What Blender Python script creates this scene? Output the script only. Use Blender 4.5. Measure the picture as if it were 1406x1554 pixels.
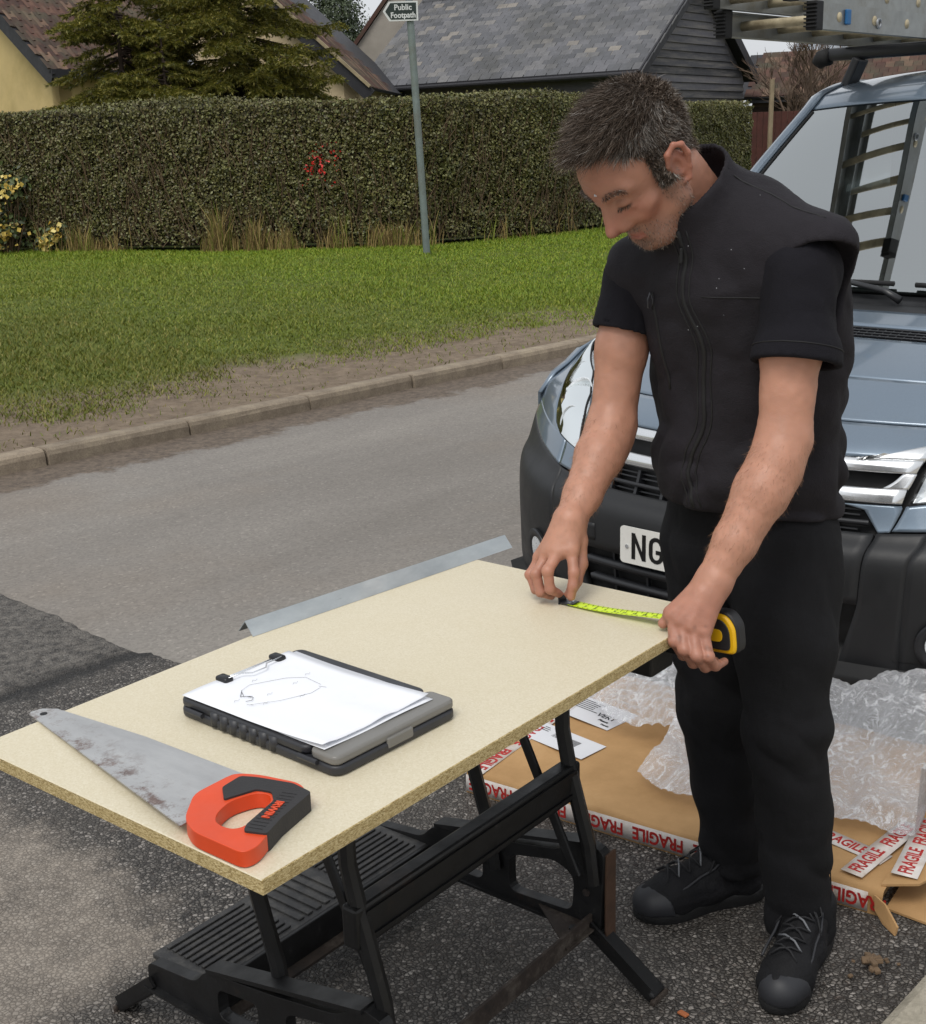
import bpy, bmesh, math, random
import numpy as np
from mathutils import Vector, Matrix
for o in list(bpy.data.objects): bpy.data.objects.remove(o)
random.seed(7)
rng = np.random.default_rng(11)
R = math.radians
scene = bpy.context.scene
COL = scene.collection

# ---------------------------------------------------------------- camera
CAM_F, CAM_PITCH, CAM_ROLL, CAM_H = 1966.0, R(15.76), R(1.72), 1.603   # focal length in pixels of a 1406 px wide frame
cam_data = bpy.data.cameras.new('camera')
cam_data.sensor_fit = 'HORIZONTAL'
cam_data.sensor_width = 36.0
cam_data.lens = 36.0 * CAM_F / 1406.0
cam_data.clip_start = 0.05
cam_data.clip_end = 3000.0
cam = bpy.data.objects.new('camera', cam_data)
COL.objects.link(cam)
_cp, _sp = math.cos(CAM_PITCH), math.sin(CAM_PITCH)
_fw = Vector((0, _cp, -_sp)); _rt = Vector((1, 0, 0)); _up = Vector((0, _sp, _cp))
_r2 = math.cos(CAM_ROLL) * _rt - math.sin(CAM_ROLL) * _up
_u2 = math.sin(CAM_ROLL) * _rt + math.cos(CAM_ROLL) * _up
cam.matrix_world = Matrix(((_r2.x, _u2.x, -_fw.x, 0), (_r2.y, _u2.y, -_fw.y, 0), (_r2.z, _u2.z, -_fw.z, CAM_H), (0, 0, 0, 1)))
scene.camera = cam

# ---------------------------------------------------------------- sky and sun (overcast)
SUN_EL, SUN_AZ = 58.0, 205.0        # azimuth clockwise from +Y
world = bpy.data.worlds.new('World')
scene.world = world
world.use_nodes = True
wn = world.node_tree.nodes; wl = world.node_tree.links
wn.clear()
w_out = wn.new('ShaderNodeOutputWorld'); w_bg = wn.new('ShaderNodeBackground')
w_sky = wn.new('ShaderNodeTexSky'); w_sky.sky_type = 'NISHITA'; w_sky.sun_disc = False
w_sky.sun_elevation = R(SUN_EL); w_sky.sun_rotation = R(SUN_AZ)
w_sky.air_density = 1.0; w_sky.dust_density = 4.0; w_sky.ozone_density = 1.0
w_hsv = wn.new('ShaderNodeHueSaturation'); w_hsv.inputs['Saturation'].default_value = 0.22
w_mix = wn.new('ShaderNodeMix'); w_mix.data_type = 'RGBA'; w_mix.inputs['Factor'].default_value = 0.62
w_mix.inputs['B'].default_value = (8.3, 8.6, 9.0, 1)          # even cloud cover over the clear sky
wl.new(w_sky.outputs['Color'], w_hsv.inputs['Color']); wl.new(w_hsv.outputs['Color'], w_mix.inputs['A'])
wl.new(w_mix.outputs['Result'], w_bg.inputs['Color'])
w_bg.inputs['Strength'].default_value = 0.105
wl.new(w_bg.outputs['Background'], w_out.inputs['Surface'])
sun_data = bpy.data.lights.new('sun', 'SUN')
sun_data.energy = 1.5; sun_data.angle = R(28); sun_data.color = (1.0, 0.965, 0.91)
sun = bpy.data.objects.new('sun', sun_data); COL.objects.link(sun)
_az, _el = R(SUN_AZ), R(SUN_EL)
sun.rotation_euler = Vector((math.sin(_az) * math.cos(_el), math.cos(_az) * math.cos(_el), math.sin(_el))).to_track_quat('Z', 'Y').to_euler()
scene.view_settings.view_transform = 'Standard'
scene.view_settings.look = 'None'
scene.view_settings.gamma = 1.0
scene.view_settings.use_curve_mapping = False
scene.view_settings.exposure = 0.1
scene.render.engine = 'CYCLES'
scene.cycles.max_bounces = 8
scene.cycles.transparent_max_bounces = 16
try: scene.cycles.use_denoising = True
except Exception: pass

# ---------------------------------------------------------------- helpers: objects
def tag(o, label=None, cat=None, group=None, kind=None):
    if label: o['label'] = label
    if cat: o['category'] = cat
    if group: o['group'] = group
    if kind: o['kind'] = kind
    return o
def empty(name, loc=(0, 0, 0), rz=0.0, parent=None):
    o = bpy.data.objects.new(name, None); COL.objects.link(o)
    o.location = loc; o.rotation_euler = (0, 0, rz); o.empty_display_size = 0.1
    o.parent = parent
    return o
def fast_mesh(name, V, F):
    """V (n,3) array, F (m,k) int array with constant k"""
    V = np.asarray(V, np.float32); F = np.asarray(F, np.int32)
    me = bpy.data.meshes.new(name)
    m, k = F.shape
    me.vertices.add(len(V)); me.vertices.foreach_set('co', V.ravel())
    me.loops.add(m * k); me.loops.foreach_set('vertex_index', F.ravel())
    me.polygons.add(m); me.polygons.foreach_set('loop_start', np.arange(0, m * k, k, dtype=np.int32))
    try: me.polygons.foreach_set('loop_total', np.full(m, k, np.int32))
    except Exception: pass
    me.update(calc_edges=True)
    return me
def obj(name, me, m=None, parent=None, smooth=False, auto=None):
    o = bpy.data.objects.new(name, me); COL.objects.link(o)
    if m is not None:
        ms = m if isinstance(m, (list, tuple)) else [m]
        if len(me.materials) == 0:
            for x in ms: me.materials.append(x)
    if smooth or auto:
        me.polygons.foreach_set('use_smooth', np.ones(len(me.polygons), dtype=bool))
        if auto:
            try: me.set_sharp_from_angle(angle=R(auto))
            except Exception: pass
    o.parent = parent
    return o
class MB:
    """collects shapes for one mesh"""
    def __init__(s): s.v = []; s.f = []; s.mi = []; s.cur = 0
    def add(s, vs, fs):
        b = len(s.v)
        s.v += [tuple(float(c) for c in v) for v in vs]
        s.f += [tuple(i + b for i in f) for f in fs]
        s.mi += [s.cur] * len(fs)
        return s
    def box(s, c, size, M=None, bev=0.0):
        hx, hy, hz = [k / 2 for k in size]
        if bev <= 0:
            vs = [Vector((x * hx, y * hy, z * hz)) for z in (-1, 1) for y in (-1, 1) for x in (-1, 1)]
            fs = [(0, 2, 3, 1), (4, 5, 7, 6), (0, 1, 5, 4), (2, 6, 7, 3), (0, 4, 6, 2), (1, 3, 7, 5)]
        else:
            bm = bmesh.new(); bmesh.ops.create_cube(bm, size=1.0)
            for v in bm.verts: v.co = Vector((v.co.x * size[0], v.co.y * size[1], v.co.z * size[2]))
            bmesh.ops.bevel(bm, geom=list(bm.edges), offset=bev, segments=2, profile=0.5, affect='EDGES')
            bm.verts.index_update()
            vs = [v.co.copy() for v in bm.verts]; fs = [tuple(v.index for v in f.verts) for f in bm.faces]; bm.free()
        c = Vector(c)
        if M is not None: vs = [M.to_3x3() @ v for v in vs]
        return s.add([v + c for v in vs], fs)
    def bar(s, p, q, w, h, up=(0, 0, 1), bev=0.0):
        p, q = Vector(p), Vector(q); d = (q - p); L = d.length; d.normalize()
        u = Vector(up); u = (u - d * u.dot(d))
        if u.length < 1e-4: u = Vector((1, 0, 0)) - d * d.x
        u.normalize(); side = u.cross(d)
        M = Matrix((d, side, u)).transposed()
        return s.box((p + q) / 2, (L, w, h), M, bev)
    def tube(s, pts, r, n=10, caps=True):
        pts = [Vector(p) for p in pts]; N = len(pts)
        rs = r if isinstance(r, (list, tuple, np.ndarray)) else [r] * N
        vs = []; ref = None
        for i, p in enumerate(pts):
            t = (pts[min(i + 1, N - 1)] - pts[max(i - 1, 0)])
            if t.length < 1e-9: t = Vector((0, 0, 1))
            t.normalize()
            if ref is None:
                ref = Vector((0, 0, 1)) if abs(t.z) < 0.9 else Vector((1, 0, 0))
            ref = (ref - t * ref.dot(t)); ref.normalize()
            b = t.cross(ref)
            for k in range(n):
                a = 2 * math.pi * k / n
                vs.append(p + (ref * math.cos(a) + b * math.sin(a)) * rs[i])
        fs = [(i * n + k, i * n + (k + 1) % n, (i + 1) * n + (k + 1) % n, (i + 1) * n + k) for i in range(N - 1) for k in range(n)]
        if caps: fs += [tuple(range(n - 1, -1, -1)), tuple((N - 1) * n + k for k in range(n))]
        return s.add(vs, fs)
    def prism(s, poly, z0, z1, M=None):
        """poly: 2D outline (x,y) extruded z0..z1; M 4x4"""
        n = len(poly)
        vs = [Vector((x, y, z0)) for x, y in poly] + [Vector((x, y, z1)) for x, y in poly]
        if M is not None: vs = [M @ v for v in vs]
        area = sum(poly[i][0] * poly[(i + 1) % n][1] - poly[(i + 1) % n][0] * poly[i][1] for i in range(n))
        fs = [tuple(range(n - 1, -1, -1)), tuple(range(n, 2 * n))] + [(i, (i + 1) % n, n + (i + 1) % n, n + i) for i in range(n)]
        if area < 0: fs = [tuple(reversed(f)) for f in fs]
        return s.add(vs, fs)
    def grid(s, P, close=False):
        """P: rows x cols list of points"""
        r, c = len(P), len(P[0])
        vs = [p for row in P for p in row]
        fs = [(i * c + j, i * c + j + 1, (i + 1) * c + j + 1, (i + 1) * c + j) for i in range(r - 1) for j in range(c - 1)]
        return s.add(vs, fs)
    def mesh(s, name):
        me = bpy.data.meshes.new(name); me.from_pydata(s.v, [], s.f)
        if any(s.mi): me.polygons.foreach_set('material_index', np.array(s.mi, np.int32))
        me.update(); return me
    def build(s, name, m, parent=None, smooth=False, auto=None, solid=0.0, bevel=0.0, subsurf=0, clean=False):
        me = s.mesh(name)
        if clean or bevel or subsurf:
            bm = bmesh.new(); bm.from_mesh(me); bmesh.ops.remove_doubles(bm, verts=bm.verts, dist=1e-5)
            bmesh.ops.recalc_face_normals(bm, faces=bm.faces); bm.to_mesh(me); bm.free()
        o = obj(name, me, m, parent, smooth, auto)
        if solid: md = o.modifiers.new('solid', 'SOLIDIFY'); md.thickness = solid; md.offset = 0
        if bevel: md = o.modifiers.new('bevel', 'BEVEL'); md.width = bevel; md.segments = 2; md.limit_method = 'ANGLE'; md.angle_limit = R(40)
        if subsurf: md = o.modifiers.new('sub', 'SUBSURF'); md.levels = subsurf; md.render_levels = subsurf
        return o
def arr_rot(ax, ang):
    return np.array(Matrix.Rotation(ang, 3, ax))
def world_to_px(P):
    """image position of points in a 1406 x 1554 frame (only used to pick which pieces show largest)"""
    P = np.atleast_2d(np.asarray(P, float)) - np.array([0, 0, CAM_H])
    d = P @ np.array(_fw)
    return np.c_[703 + CAM_F * (P @ np.array(_r2)) / d, 777 - CAM_F * (P @ np.array(_u2)) / d], d

# ---------------------------------------------------------------- helpers: materials
def hexc(h):
    h = h.lstrip('#'); c = [int(h[i:i + 2], 16) / 255 for i in (0, 2, 4)]
    return tuple(x / 12.92 if x <= 0.04045 else ((x + 0.055) / 1.055) ** 2.4 for x in c) + (1,)
class NT:
    def __init__(s, name):
        s.m = bpy.data.materials.new(name); s.m.use_nodes = True
        s.n = s.m.node_tree.nodes; s.l = s.m.node_tree.links
        s.b = s.n['Principled BSDF']; s.out = s.n['Material Output']
        s.tc = None
    def node(s, t, **kw):
        x = s.n.new(t)
        for k, v in kw.items():
            if k in x.inputs: x.inputs[k].default_value = v
            else: setattr(x, k, v)
        return x
    def co(s, kind='Object'):
        if s.tc is None: s.tc = s.n.new('ShaderNodeTexCoord')
        return s.tc.outputs[kind]
    def link(s, a, b): s.l.new(a, b)
    def val(s, x, sock):
        if hasattr(x, 'links') or hasattr(x, 'is_output'): s.l.new(x, sock)
        else: sock.default_value = x
    def mapping(s, vec, scale=(1, 1, 1), rot=(0, 0, 0), loc=(0, 0, 0)):
        m = s.n.new('ShaderNodeMapping'); s.l.new(vec, m.inputs['Vector'])
        m.inputs['Scale'].default_value = scale; m.inputs['Rotation'].default_value = rot; m.inputs['Location'].default_value = loc
        return m.outputs['Vector']
    def noise(s, scale, detail=3.0, rough=0.55, vec=None, dist=0.0, out='Fac'):
        x = s.n.new('ShaderNodeTexNoise'); x.inputs['Scale'].default_value = scale; x.inputs['Detail'].default_value = detail
        x.inputs['Roughness'].default_value = rough; x.inputs['Distortion'].default_value = dist
        s.l.new(vec if vec is not None else s.co(), x.inputs['Vector'])
        return x.outputs[out]
    def vor(s, scale, feature='F1', vec=None, out='Distance', rand=1.0):
        x = s.n.new('ShaderNodeTexVoronoi'); x.feature = feature; x.inputs['Scale'].default_value = scale
        x.inputs['Randomness'].default_value = rand
        s.l.new(vec if vec is not None else s.co(), x.inputs['Vector'])
        return x.outputs[out]
    def ramp(s, fac, stops, interp='LINEAR'):
        x = s.n.new('ShaderNodeValToRGB'); x.color_ramp.interpolation = interp
        e = x.color_ramp.elements
        while len(e) < len(stops): e.new(0.5)
        for el, (p, c) in zip(e, stops):
            el.position = p
            el.color = c if isinstance(c, (tuple, list)) and len(c) == 4 else (hexc(c) if isinstance(c, str) else ((c, c, c, 1) if not isinstance(c, (tuple, list)) else tuple(c) + (1,)))
        s.l.new(fac, x.inputs['Fac'])
        return x.outputs['Color']
    def mix(s, fac, a, b, mode='MIX'):
        x = s.n.new('ShaderNodeMix'); x.data_type = 'RGBA'; x.blend_type = mode
        s.val(fac, x.inputs['Factor'])
        for v, k in ((a, 'A'), (b, 'B')):
            if isinstance(v, str): v = hexc(v)
            if isinstance(v, (int, float)): v = (v, v, v, 1)
            s.val(v, x.inputs[k])
        return x.outputs['Result']
    def math(s, op, a, b=0.0, c=0.0, clamp=False):
        x = s.n.new('ShaderNodeMath'); x.operation = op; x.use_clamp = clamp
        s.val(a, x.inputs[0]); s.val(b, x.inputs[1])
        if len(x.inputs) > 2: s.val(c, x.inputs[2])
        return x.outputs[0]
    def sep(s, vec):
        x = s.n.new('ShaderNodeSeparateXYZ'); s.l.new(vec, x.inputs[0]); return x.outputs
    def bump(s, h, strength=0.3, dist=0.01, normal=None):
        x = s.n.new('ShaderNodeBump'); x.inputs['Strength'].default_value = strength; x.inputs['Distance'].default_value = dist
        s.l.new(h, x.inputs['Height'])
        if normal is not None: s.l.new(normal, x.inputs['Normal'])
        s.l.new(x.outputs['Normal'], s.b.inputs['Normal'])
        return x.outputs['Normal']
    def set(s, color=None, rough=None, metal=None, **kw):
        if color is not None: s.val(hexc(color) if isinstance(color, str) else color, s.b.inputs['Base Color'])
        if rough is not None: s.val(rough, s.b.inputs['Roughness'])
        if metal is not None: s.val(metal, s.b.inputs['Metallic'])
        for k, v in kw.items(): s.val(v, s.b.inputs[k.replace('_', ' ')])
        return s
MATS = {}
def simple(name, color, rough=0.6, metal=0.0, var=0.12, nscale=6.0, bump=0.0, bscale=60.0, bdist=0.002, spec=None, dirt=None, dscale=2.5):
    """plain surface with a little procedural variation, wear and relief"""
    t = NT(name)
    c = hexc(color) if isinstance(color, str) else tuple(color) + (1,)
    lo = tuple(x * (1 - var) for x in c[:3]) + (1,); hi = tuple(min(1, x * (1 + var)) for x in c[:3]) + (1,)
    col = t.ramp(t.noise(nscale, 4.0), [(0.3, lo), (0.7, hi)])
    if dirt:
        d = t.ramp(t.noise(dscale, 6.0, 0.65), [(0.48, 0.0), (0.72, 1.0)])
        col = t.mix(d, col, dirt)
    t.set(col, None, metal)
    r = t.ramp(t.noise(nscale * 2.3, 4.0), [(0.3, max(0, rough - 0.08)), (0.7, min(1, rough + 0.08))])
    t.link(r, t.b.inputs['Roughness'])
    if spec is not None: t.b.inputs['Specular IOR Level'].default_value = spec
    if bump: t.bump(t.noise(bscale, 4.0), bump, bdist)
    MATS[name] = t.m
    return t.m
# ================================================================ ground, road, kerbs, verge
ROAD_A = math.atan2(.7242, .6896)
RD = np.array([.6896, .7242]); RN = np.array([-.7242, .6896])
def rn(r, n, z=0.0):
    return Vector((RD[0] * r + RN[0] * n, RD[1] * r + RN[1] * n, z))
def smooth01(x): x = np.clip(x, 0, 1); return x * x * (3 - 2 * x)
def vnoise(x, y, s=1.0, seed=0):
    """cheap value noise for scattering"""
    x = np.asarray(x, float) * s; y = np.asarray(y, float) * s
    xi = np.floor(x); yi = np.floor(y); fx = smooth01(x - xi); fy = smooth01(y - yi)
    def h(a, b):
        t = np.sin(a * 127.1 + b * 311.7 + seed * 74.7) * 43758.5453
        return t - np.floor(t)
    return (h(xi, yi) * (1 - fx) + h(xi + 1, yi) * fx) * (1 - fy) + (h(xi, yi + 1) * (1 - fx) + h(xi + 1, yi + 1) * fx) * fy
N_FAR, N_NEAR = 6.25, 0.86
def verge_z(n): return 0.115 + 0.29 * smooth01((np.asarray(n, float) - 6.38) / 5.5)
def road_z(n): return 0.03 * np.clip((np.asarray(n, float) - 3.6) / (N_FAR - 3.6), 0, 1)

def mat_road():
    t = NT('worn_road_asphalt')
    co = t.co()
    big = t.noise(0.55, 4.0, 0.6)
    streak = t.noise(1.0, 5.0, 0.6, vec=t.mapping(co, (0.35, 1.6, 1)))
    base = t.ramp(streak, [(0.3, '#75706a'), (0.5, '#7d7872'), (0.72, '#87827b')])
    brown = t.ramp(big, [(0.5, 0.0), (0.7, 0.45)])
    base = t.mix(brown, base, '#7d7164')
    y = t.sep(co)[1]
    gut = t.math('ADD', y, t.math('MULTIPLY', t.noise(3.5, 5.0, 0.7), 0.55))
    gmask = t.ramp(t.math('SUBTRACT', gut, 5.75), [(0.38, 0.0), (0.46, 1.0)])      # dirt washed up against the kerb
    base = t.mix(gmask, base, t.ramp(t.noise(25, 4.0, 0.7), [(0.3, '#4a4038'), (0.75, '#75685a')]))
    sp = t.vor(95, 'F1', out='Color')
    spk = t.ramp(t.sep(sp)[0], [(0.0, 0.84), (0.5, 1.0), (0.95, 1.08), (1.0, 1.35)])
    col = t.mix(1.0, base, spk, 'MULTIPLY')
    pits = t.ramp(t.noise(13, 6.0, 0.75), [(0.66, 0.0), (0.74, 0.65)])
    col = t.mix(pits, col, '#463f39')
    t.set(col, 0.86)
    h = t.math('ADD', t.vor(110, 'F1'), t.math('MULTIPLY', t.noise(240, 3.0), 0.6))
    t.bump(h, 0.22, 0.003)
    return t.m
def mat_apron():
    t = NT('coarse_wet_asphalt')
    co = t.co()
    dn = t.node('ShaderNodeVectorMath', operation='ADD'); t.link(co, dn.inputs[0])
    nz = t.n.new('ShaderNodeTexNoise'); nz.inputs['Scale'].default_value = 60; t.link(co, nz.inputs['Vector'])
    sc = t.node('ShaderNodeVectorMath', operation='SCALE'); t.link(nz.outputs['Color'], sc.inputs[0]); sc.inputs['Scale'].default_value = 0.006
    t.link(sc.outputs[0], dn.inputs[1])
    wv = dn.outputs[0]
    v1 = t.vor(105, 'F1', vec=wv); c1 = t.vor(105, 'F1', vec=wv, out='Color')
    e1 = t.vor(105, 'DISTANCE_TO_EDGE', vec=wv)
    v2 = t.vor(230, 'F1', vec=wv)
    stone = t.ramp(t.sep(c1)[0], [(0.0, '#393634'), (0.4, '#605c57'), (0.75, '#79746e'), (0.96, '#938d87'), (1.0, '#afa9a2')])
    gap = t.ramp(e1, [(0.02, 1.0), (0.22, 0.0)])
    dark = t.mix(gap, stone, '#25211f')
    xyz = t.sep(co)
    wob = t.math('MULTIPLY', t.math('SUBTRACT', t.noise(5.0, 6.0, 0.7), 0.5), 0.42)
    # dry dusty area: r < 1.37 and n > 2.1
    a = t.ramp(t.math('ADD', t.math('SUBTRACT', 1.36, xyz[0]), t.math('ADD', wob, 0.5)), [(0.46, 0.0), (0.58, 1.0)])
    b = t.ramp(t.math('ADD', t.math('SUBTRACT', xyz[1], 2.05), t.math('ADD', wob, 0.5)), [(0.44, 0.0), (0.6, 1.0)])
    dry = t.math('MULTIPLY', a, b)
    dust = t.ramp(t.noise(16, 6.0, 0.75), [(0.25, '#756e66'), (0.5, '#938a7f'), (0.8, '#a9a196')])
    dust = t.mix(t.math('MULTIPLY', gap, 0.55), dust, '#57504a')
    damp = t.ramp(t.noise(1.7, 5.0, 0.6), [(0.36, 0.0), (0.66, 0.55)])
    mid = t.mix(damp, dark, t.mix(0.5, dark, '#6d665d'))
    far = t.ramp(t.math('SUBTRACT', xyz[1], 3.1), [(0.5, 0.0), (0.54, 1.0)])
    mid = t.mix(far, mid, t.mix(t.ramp(t.noise(26, 6.0, 0.8), [(0.38, 0.0), (0.62, 0.75)]), t.mix(0.5, dark, '#1a1715'), '#8a847c'))
    grit = t.ramp(t.noise(48, 3.0, 0.7), [(0.62, 0.0), (0.7, 0.6)])
    mid = t.mix(grit, mid, '#5d5148')
    dm = t.math('MULTIPLY', dry, t.ramp(t.noise(9, 6.0, 0.8), [(0.3, 0.35), (0.62, 1.0)]))
    col = t.mix(dm, mid, dust)
    joint = t.math('ABSOLUTE', t.math('ADD', t.math('SUBTRACT', xyz[1], 3.58), t.math('MULTIPLY', wob, 0.5)))
    jm = t.ramp(joint, [(0.012, 1.0), (0.075, 0.0)])
    col = t.mix(t.math('MULTIPLY', jm, 0.9), col, '#0e0c0b')
    rr = t.mix(dry, t.ramp(t.sep(c1)[1], [(0.0, 0.42), (1.0, 0.72)]), 0.9)
    t.set(col, rr)
    h = t.math('SUBTRACT', t.math('MULTIPLY', t.ramp(e1, [(0.0, 0.0), (0.3, 1.0)]), t.math('ADD', t.sep(c1)[2], 0.35)), t.math('MULTIPLY', v2, 0.5))
    h = t.math('SUBTRACT', h, t.math('MULTIPLY', jm, 5.0))
    h = t.math('ADD', h, t.math('MULTIPLY', far, t.math('MULTIPLY', t.noise(26, 6.0, 0.8), 3.0)))
    hs = t.mix(dry, h, t.math('MULTIPLY', h, 0.35))
    t.bump(hs, 0.9, 0.006)
    return t.m
def mat_soil():
    t = NT('verge_soil_and_turf')
    co = t.co()
    soil = t.ramp(t.noise(9, 7.0, 0.75), [(0.25, '#54473b'), (0.5, '#776857'), (0.8, '#958572')])
    turf = t.ramp(t.noise(6, 5.0, 0.7), [(0.3, '#465216'), (0.7, '#5f6a20')])
    n = t.sep(co)[1]
    w = t.math('ADD', n, t.math('MULTIPLY', t.noise(1.4, 6.0, 0.75), -1.3))
    m = t.ramp(t.math('SUBTRACT', w, 6.35), [(0.35, 0.0), (0.8, 1.0)])
    t.set(t.mix(m, soil, turf), 0.95)
    t.bump(t.noise(40, 6.0, 0.7), 0.8, 0.02)
    return t.m
def mat_concrete(name, c0, c1, c2):
    t = NT(name)
    oi = t.node('ShaderNodeObjectInfo')
    base = t.ramp(t.noise(7, 7.0, 0.72), [(0.25, c0), (0.5, c1), (0.8, c2)])
    sp = t.ramp(t.vor(160, 'F1', out='Color'), [(0.0, 0.8), (1.0, 1.15)])
    col = t.mix(1.0, base, sp, 'MULTIPLY')
    br = t.math('ADD', t.math('MULTIPLY', oi.outputs['Random'], 0.25), 0.86)
    hs = t.node('ShaderNodeHueSaturation'); t.link(col, hs.inputs['Color']); t.link(br, hs.inputs['Value'])
    t.set(hs.outputs['Color'], 0.92)
    t.bump(t.noise(90, 6.0, 0.7), 0.5, 0.004)
    return t.m
M_ROAD, M_APRON, M_SOIL = mat_road(), mat_apron(), mat_soil()
M_KERB = mat_concrete('weathered_kerb_concrete', '#6e6253', '#8a7d6c', '#a2957f')
M_KERB2 = mat_concrete('grey_kerb_concrete', '#7c7668', '#989182', '#aba594')

def sheet(name, rs, ns, zf, m, rough_z=0.0):
    P = [[(r, n, float(zf(n)) + (random.uniform(-1, 1) * rough_z if rough_z else 0)) for n in ns] for r in rs]
    mb = MB(); mb.grid(P)
    mb.f = [tuple(reversed(f)) for f in mb.f]
    o = mb.build(name, m, None, smooth=True)
    me = o.data
    if sum(p.normal.z for p in me.polygons) < 0: me.flip_normals()
    o.rotation_euler = (0, 0, ROAD_A)
    return o
o = MB().add([(-1500, -1500, -0.06), (1500, -1500, -0.06), (1500, 1500, -0.06), (-1500, 1500, -0.06)], [(0, 1, 2, 3)]).build('ground', M_SOIL)
tag(o, kind='structure')
o = sheet('road', np.linspace(-60, 220, 57), list(np.linspace(-.2, 3.6, 5)) + list(np.linspace(4.2, N_FAR + 0.05, 6)), lambda n: road_z(n), M_ROAD)
tag(o, kind='structure')
# coarser parking patch laid 8 mm proud of the old road, its far edge broken
edge_n = np.linspace(0.2, 5.9, 220)
e_r = 2.17 + 0.022 * (vnoise(edge_n, edge_n * 0, 9.0, 3) - .5) + 0.016 * (vnoise(edge_n, edge_n * 0, 40.0, 5) - .5) + np.where(edge_n > 3.58, 0.0, 0.035) + 0.62 * smooth01((2.62 - edge_n) / .25)
mb = MB()
rows = []
for n_, r_ in zip(edge_n, e_r):
    rows.append([(r_ - k, n_, 0.009 + float(road_z(n_))) for k in (6.0, 3.0, 1.0, 0.3, 0.02)] + [(r_, n_, 0.005 + float(road_z(n_))), (r_ + 0.006, n_, -0.003 + float(road_z(n_)))])
mb.grid(rows)
o = mb.build('parking_apron', M_APRON, None, smooth=True)
if sum(p.normal.z for p in o.data.polygons) < 0: o.data.flip_normals()
o.rotation_euler = (0, 0, ROAD_A); tag(o, kind='structure')
# verge
o = sheet('verge', list(np.linspace(-30, 0, 12)) + list(np.linspace(.3, 22, 100)) + list(np.linspace(24, 160, 20)), [6.3, 6.34] + list(np.linspace(6.4, 13, 60)) + list(np.linspace(14, 120, 12)), lambda n: verge_z(n) - 0.012, M_SOIL, 0.012)
tag(o, kind='structure')
# near pavement behind the near kerb
o = sheet('pavement', np.linspace(-20, 60, 40), np.linspace(-6, N_NEAR - 0.12, 8), lambda n: 0.075 + 0 * n, M_KERB2)
tag(o, kind='structure')

def kerb_mesh(name, L, top, base, wid, batter):
    """upright kerb stone, front faces -y"""
    prof = [(0, base), (batter * 0.4, top - 0.035), (batter * 0.7 + 0.004, top - 0.012), (batter + 0.016, top - 0.001), (wid * 0.6, top), (wid, top - 0.002), (wid, base)]
    xs = [0.004, 0.010, 0.3 * L, 0.7 * L, L - 0.010, L - 0.004]
    mb = MB()
    rows = []
    for i, x in enumerate(xs):
        ins = 0.006 if i in (0, len(xs) - 1) else 0.0
        rows.append([(x, y + (ins if j < 3 else 0) + (random.uniform(-.002, .002) if 0 < j < 5 else 0), z - (ins if 0 < j < 6 else 0) + (random.uniform(-.002, .002) if 0 < j < 6 else 0)) for j, (y, z) in enumerate(prof)])
    mb.grid(rows)
    k = len(prof)
    mb.f.append(tuple(range(k - 1, -1, -1))); mb.mi.append(0)
    mb.f.append(tuple((len(xs) - 1) * k + j for j in range(k))); mb.mi.append(0)
    me = mb.mesh(name)
    bm = bmesh.new(); bm.from_mesh(me); bmesh.ops.recalc_face_normals(bm, faces=bm.faces); bm.to_mesh(me); bm.free()
    return me
far_kerb = empty('kerb', rn(0, N_FAR - 0.02), ROAD_A)
tag(far_kerb, 'weathered concrete kerb along the far side of the road', 'kerb', kind='structure')
kms = [kerb_mesh('kerb_stone', 0.913, 0.118, -0.06, 0.135, 0.02) for _ in range(4)]
r = 3.36 - 0.915 * 5
for i in range(26):
    k = obj('kerb_stone', kms[i % 4], M_KERB, far_kerb, smooth=False)
    k.location = (r, random.uniform(-.006, .006), random.uniform(-.005, .004)); k.rotation_euler = (random.uniform(-.01, .01), 0, random.uniform(-.006, .006))
    r += 0.9145
near_kerb = empty('kerb', rn(0, N_NEAR), ROAD_A)
tag(near_kerb, 'pale concrete kerb at the near edge of the road by the cardboard box', 'kerb', kind='structure')
kms2 = [kerb_mesh('kerb_stone', 0.913, 0.08, -0.06, 0.14, 0.02) for _ in range(2)]
for i in range(12):
    k = obj('kerb_stone', kms2[i % 2], M_KERB2, near_kerb)
    k.rotation_euler = (0, 0, math.pi); k.location = (-2.0 + 0.9145 * i + 0.913, 0, 0)

# ---------------------------------------------------------------- grass of the verge
HEDGE = [(-14.0, 20.6), (-6.3, 17.9), (-3.2, 17.0), (-0.45, 16.75), (1.2, 17.9), (2.2, 19.3), (5.9, 26.6)]
def hedge_y(x):
    return np.interp(x, [p[0] for p in HEDGE], [p[1] for p in HEDGE])
def mat_leaf(name, stops, rough=0.55, sub=0.0, noise_scale=0.6, stops2=None):
    t = NT(name)
    g = t.node('ShaderNodeNewGeometry')
    col = t.ramp(g.outputs['Random Per Island'], stops)
    if stops2:
        m = t.ramp(t.noise(noise_scale, 4.0, 0.65), [(0.4, 0.0), (0.62, 1.0)])
        col = t.mix(m, col, t.ramp(g.outputs['Random Per Island'], stops2))
    t.set(col, rough)
    if sub:
        tr = t.node('ShaderNodeBsdfTranslucent'); t.link(col, tr.inputs['Color'])
        ms = t.node('ShaderNodeMixShader'); ms.inputs[0].default_value = sub
        t.link(t.b.outputs[0], ms.inputs[1]); t.link(tr.outputs[0], ms.inputs[2]); t.link(ms.outputs[0], t.out.inputs['Surface'])
    return t.m
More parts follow.
